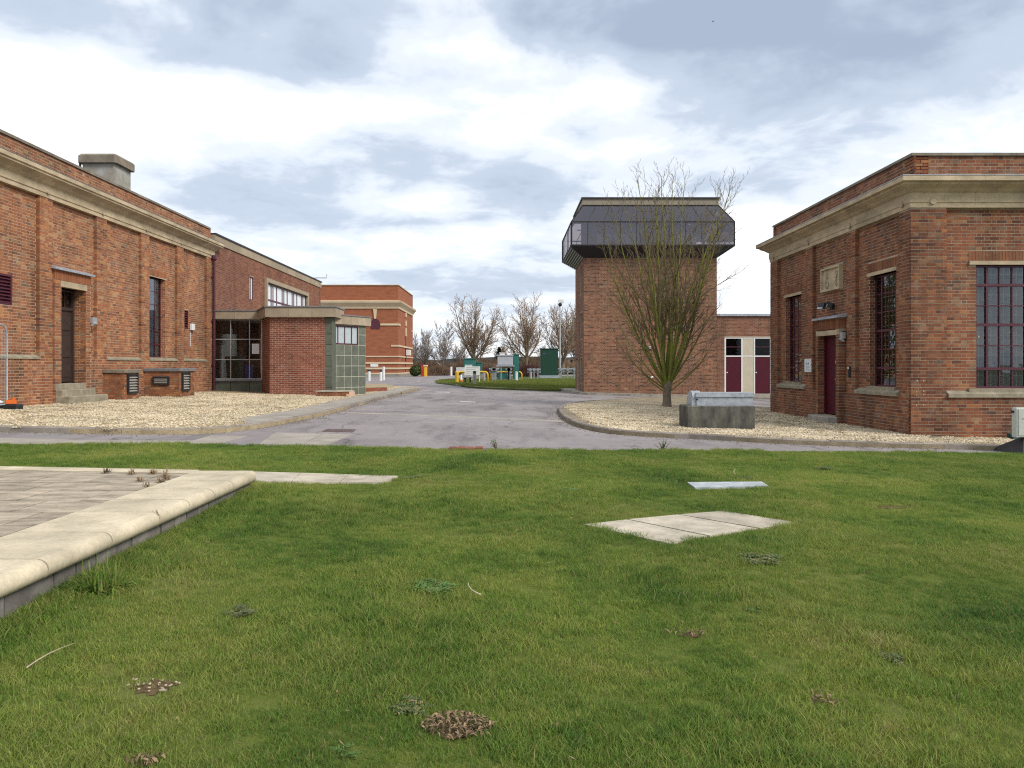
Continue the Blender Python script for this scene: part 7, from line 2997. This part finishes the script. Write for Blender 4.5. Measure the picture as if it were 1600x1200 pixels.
def grass():
    rs = np.random.RandomState(3)
    protos = [proto('grass_tuft', tuft(i, 46, .075, .013, .034, .0017, 1.3), m_grass) for i in range(4)] + \
             [proto('grass_tuft', tuft(10 + i, 46, .07, .020, .054, .0018, 1.4), m_grass) for i in range(3)]
    HARD = [[gp(u, v, 0, GL) for u, v in pl] for pl in (
        [(920, 823), (1130, 802), (1243, 820), (1043, 849)], [(1078, 757.5), (1188, 757), (1197, 762), (1090, 764.5)],
        [(390, 741), (622, 748), (600, 756.5), (388, 754)])]
    P, RZ, SC, ID = [], [], [], []
    bands = [(2.0, 4.2, 620), (4.2, 6.5, 480), (6.5, 9.5, 330), (9.5, 14.4, 230)]
    for y0, y1, dens in bands:
        hw0 = .82 * y1 + 1.6
        n = int(2 * hw0 * (y1 - y0) * dens)
        xs = rs.uniform(-hw0, hw0, n)
        ys = rs.uniform(y0, y1, n)
        for x, y in zip(xs, ys):
            if abs(x) > .74 * y + 1.6:
                continue
            if y > edge_y(x) - .02 + .05 * mnoise.noise(Vector((x * 3.1, 0, 5))):
                continue
            if x < -2.56 - .1 and y < 7.6 - .125 * (x + 2.56) - .02 and x > -9.5:
                continue
            keep = 1.0
            for bx, by, rx, ry in BARE:
                d = ((x - bx) / rx) ** 2 + ((y - by) / ry) ** 2
                if d < 2.2:
                    keep *= clamp((d - .35 + 1.1 * mnoise.noise(Vector((x * 9, y * 9, 1)))) / 1.1, .10, 1)
            if rs.rand() > keep:
                continue
            if any(in_poly((x, y), h) for h in HARD):
                continue
            nz = mnoise.noise(Vector((x * .9, y * .9, 2.0)))
            nz2 = mnoise.noise(Vector((x * 3.0, y * 3.0, 7.0)))
            if nz2 < -.42 and rs.rand() < .55:
                continue
            s = clamp(.92 + .45 * nz + .25 * nz2, .45, 1.6) * rs.uniform(.75, 1.25)
            big = rs.rand() < clamp(.22 + .7 * nz, .03, .8)
            P.append((x, y, GL(x, y)))
            RZ.append(rs.uniform(0, 6.28))
            SC.append(s * (1 if y < 9.5 else 1.15))
            ID.append(rs.randint(4, 7) if big else rs.randint(0, 4))
    # taller grass against the platform side
    for y in np.arange(2.0, 7.7, .012):
        x = -2.56 + rs.uniform(-.03, .12)
        P.append((x, y, GL(x, y)))
        RZ.append(rs.uniform(0, 6.28))
        SC.append(rs.uniform(.9, 1.5))
        ID.append(rs.randint(4, 7))
    print('grass tufts', len(P))
    scatter('grass', P, RZ, SC, protos, ID, m_grass)
    # island grass
    P, RZ, SC, ID = [], [], [], []
    pf = [proto('grass_tuft', tuft(30 + i, 40, .22, .04, .10, .006, 1.0), m_grass_far) for i in range(3)]
    for _ in range(9000):
        x, y = rs.uniform(-6, 9), rs.uniform(43, 72)
        if in_poly((x, y), ring) and not (x > 3.2 and y < 46):
            P.append((x, y, G(x, y, .10)))
            RZ.append(rs.uniform(0, 6.28))
            SC.append(rs.uniform(.7, 1.3))
            ID.append(rs.randint(0, 3))
    scatter('island_grass', P, RZ, SC, pf, ID, m_grass_far)


grass()


def gravel():
    rs = np.random.RandomState(8)
    protos = []
    for i in range(5):
        m = MB()
        rr = random.Random(60 + i)
        for k in range(16):
            r = rr.uniform(.010, .027)
            m.blob((rr.uniform(-.11, .11), rr.uniform(-.11, .11), r * .35), r, (1, rr.uniform(.6, 1), .6), rr.random(), .25, (5, 3))
        protos.append(proto('pebble_cluster', m, m_pebble))
    bl = bed_poly
    FOOT = [(p[0], p[1]) for p in inn2] + outer_path[::-1]
    P, RZ, SC, ID = [], [], [], []

    def fill(poly, x0, x1, y0, y1, dens, test):
        n = int((x1 - x0) * (y1 - y0) * dens)
        for x, y in zip(rs.uniform(x0, x1, n), rs.uniform(y0, y1, n)):
            if not in_poly((x, y), poly) or not test(x, y):
                continue
            P.append((x, y, G(x, y, .085)))
            RZ.append(rs.uniform(0, 6.28))
            SC.append(rs.uniform(.8, 1.25))
            ID.append(rs.randint(0, 5))

    def near_line(line, x, y, d):
        return any((x - a) ** 2 + (y - b) ** 2 < d * d for a, b in line)

    def tl(x, y):
        if x < -12 or (x < -6.4 and y > 28.2 and x < -5.6):
            return False
        if in_poly((x, y), FOOT) or near_line(line_l, x, y, .2):
            return False
        return True
    fill(bl, -12.1, -1.5, 11.5, 28.4, 42, tl)
    fill(bl, -6, -1.5, 28.4, 44, 28, tl)

    def tr(x, y):
        if x > 9.0 and y > 16.35:
            return False
        if near_line(line_r, x, y, .2):
            return False
        w = mnoise.noise(Vector((x * .5, y * .7, 3))) + .5 * mnoise.noise(Vector((x * 2, y * 2, 1)))
        # worn, half bare middle of the bed
        dk = min((x - a) ** 2 + (y - b) ** 2 for a, b in line_r) ** .5
        lim = .55 - .2 * max(0, dk - 2.0)
        return w < lim or rs.rand() < .42
    fill(line_r + [(17, 24), (10.5, 28.5), (8.5, 29.3)], 2, 12, 13.5, 29, 62, tr)
    print('gravel clusters', len(P))
    scatter('gravel', P, RZ, SC, protos, ID, m_pebble)


gravel()
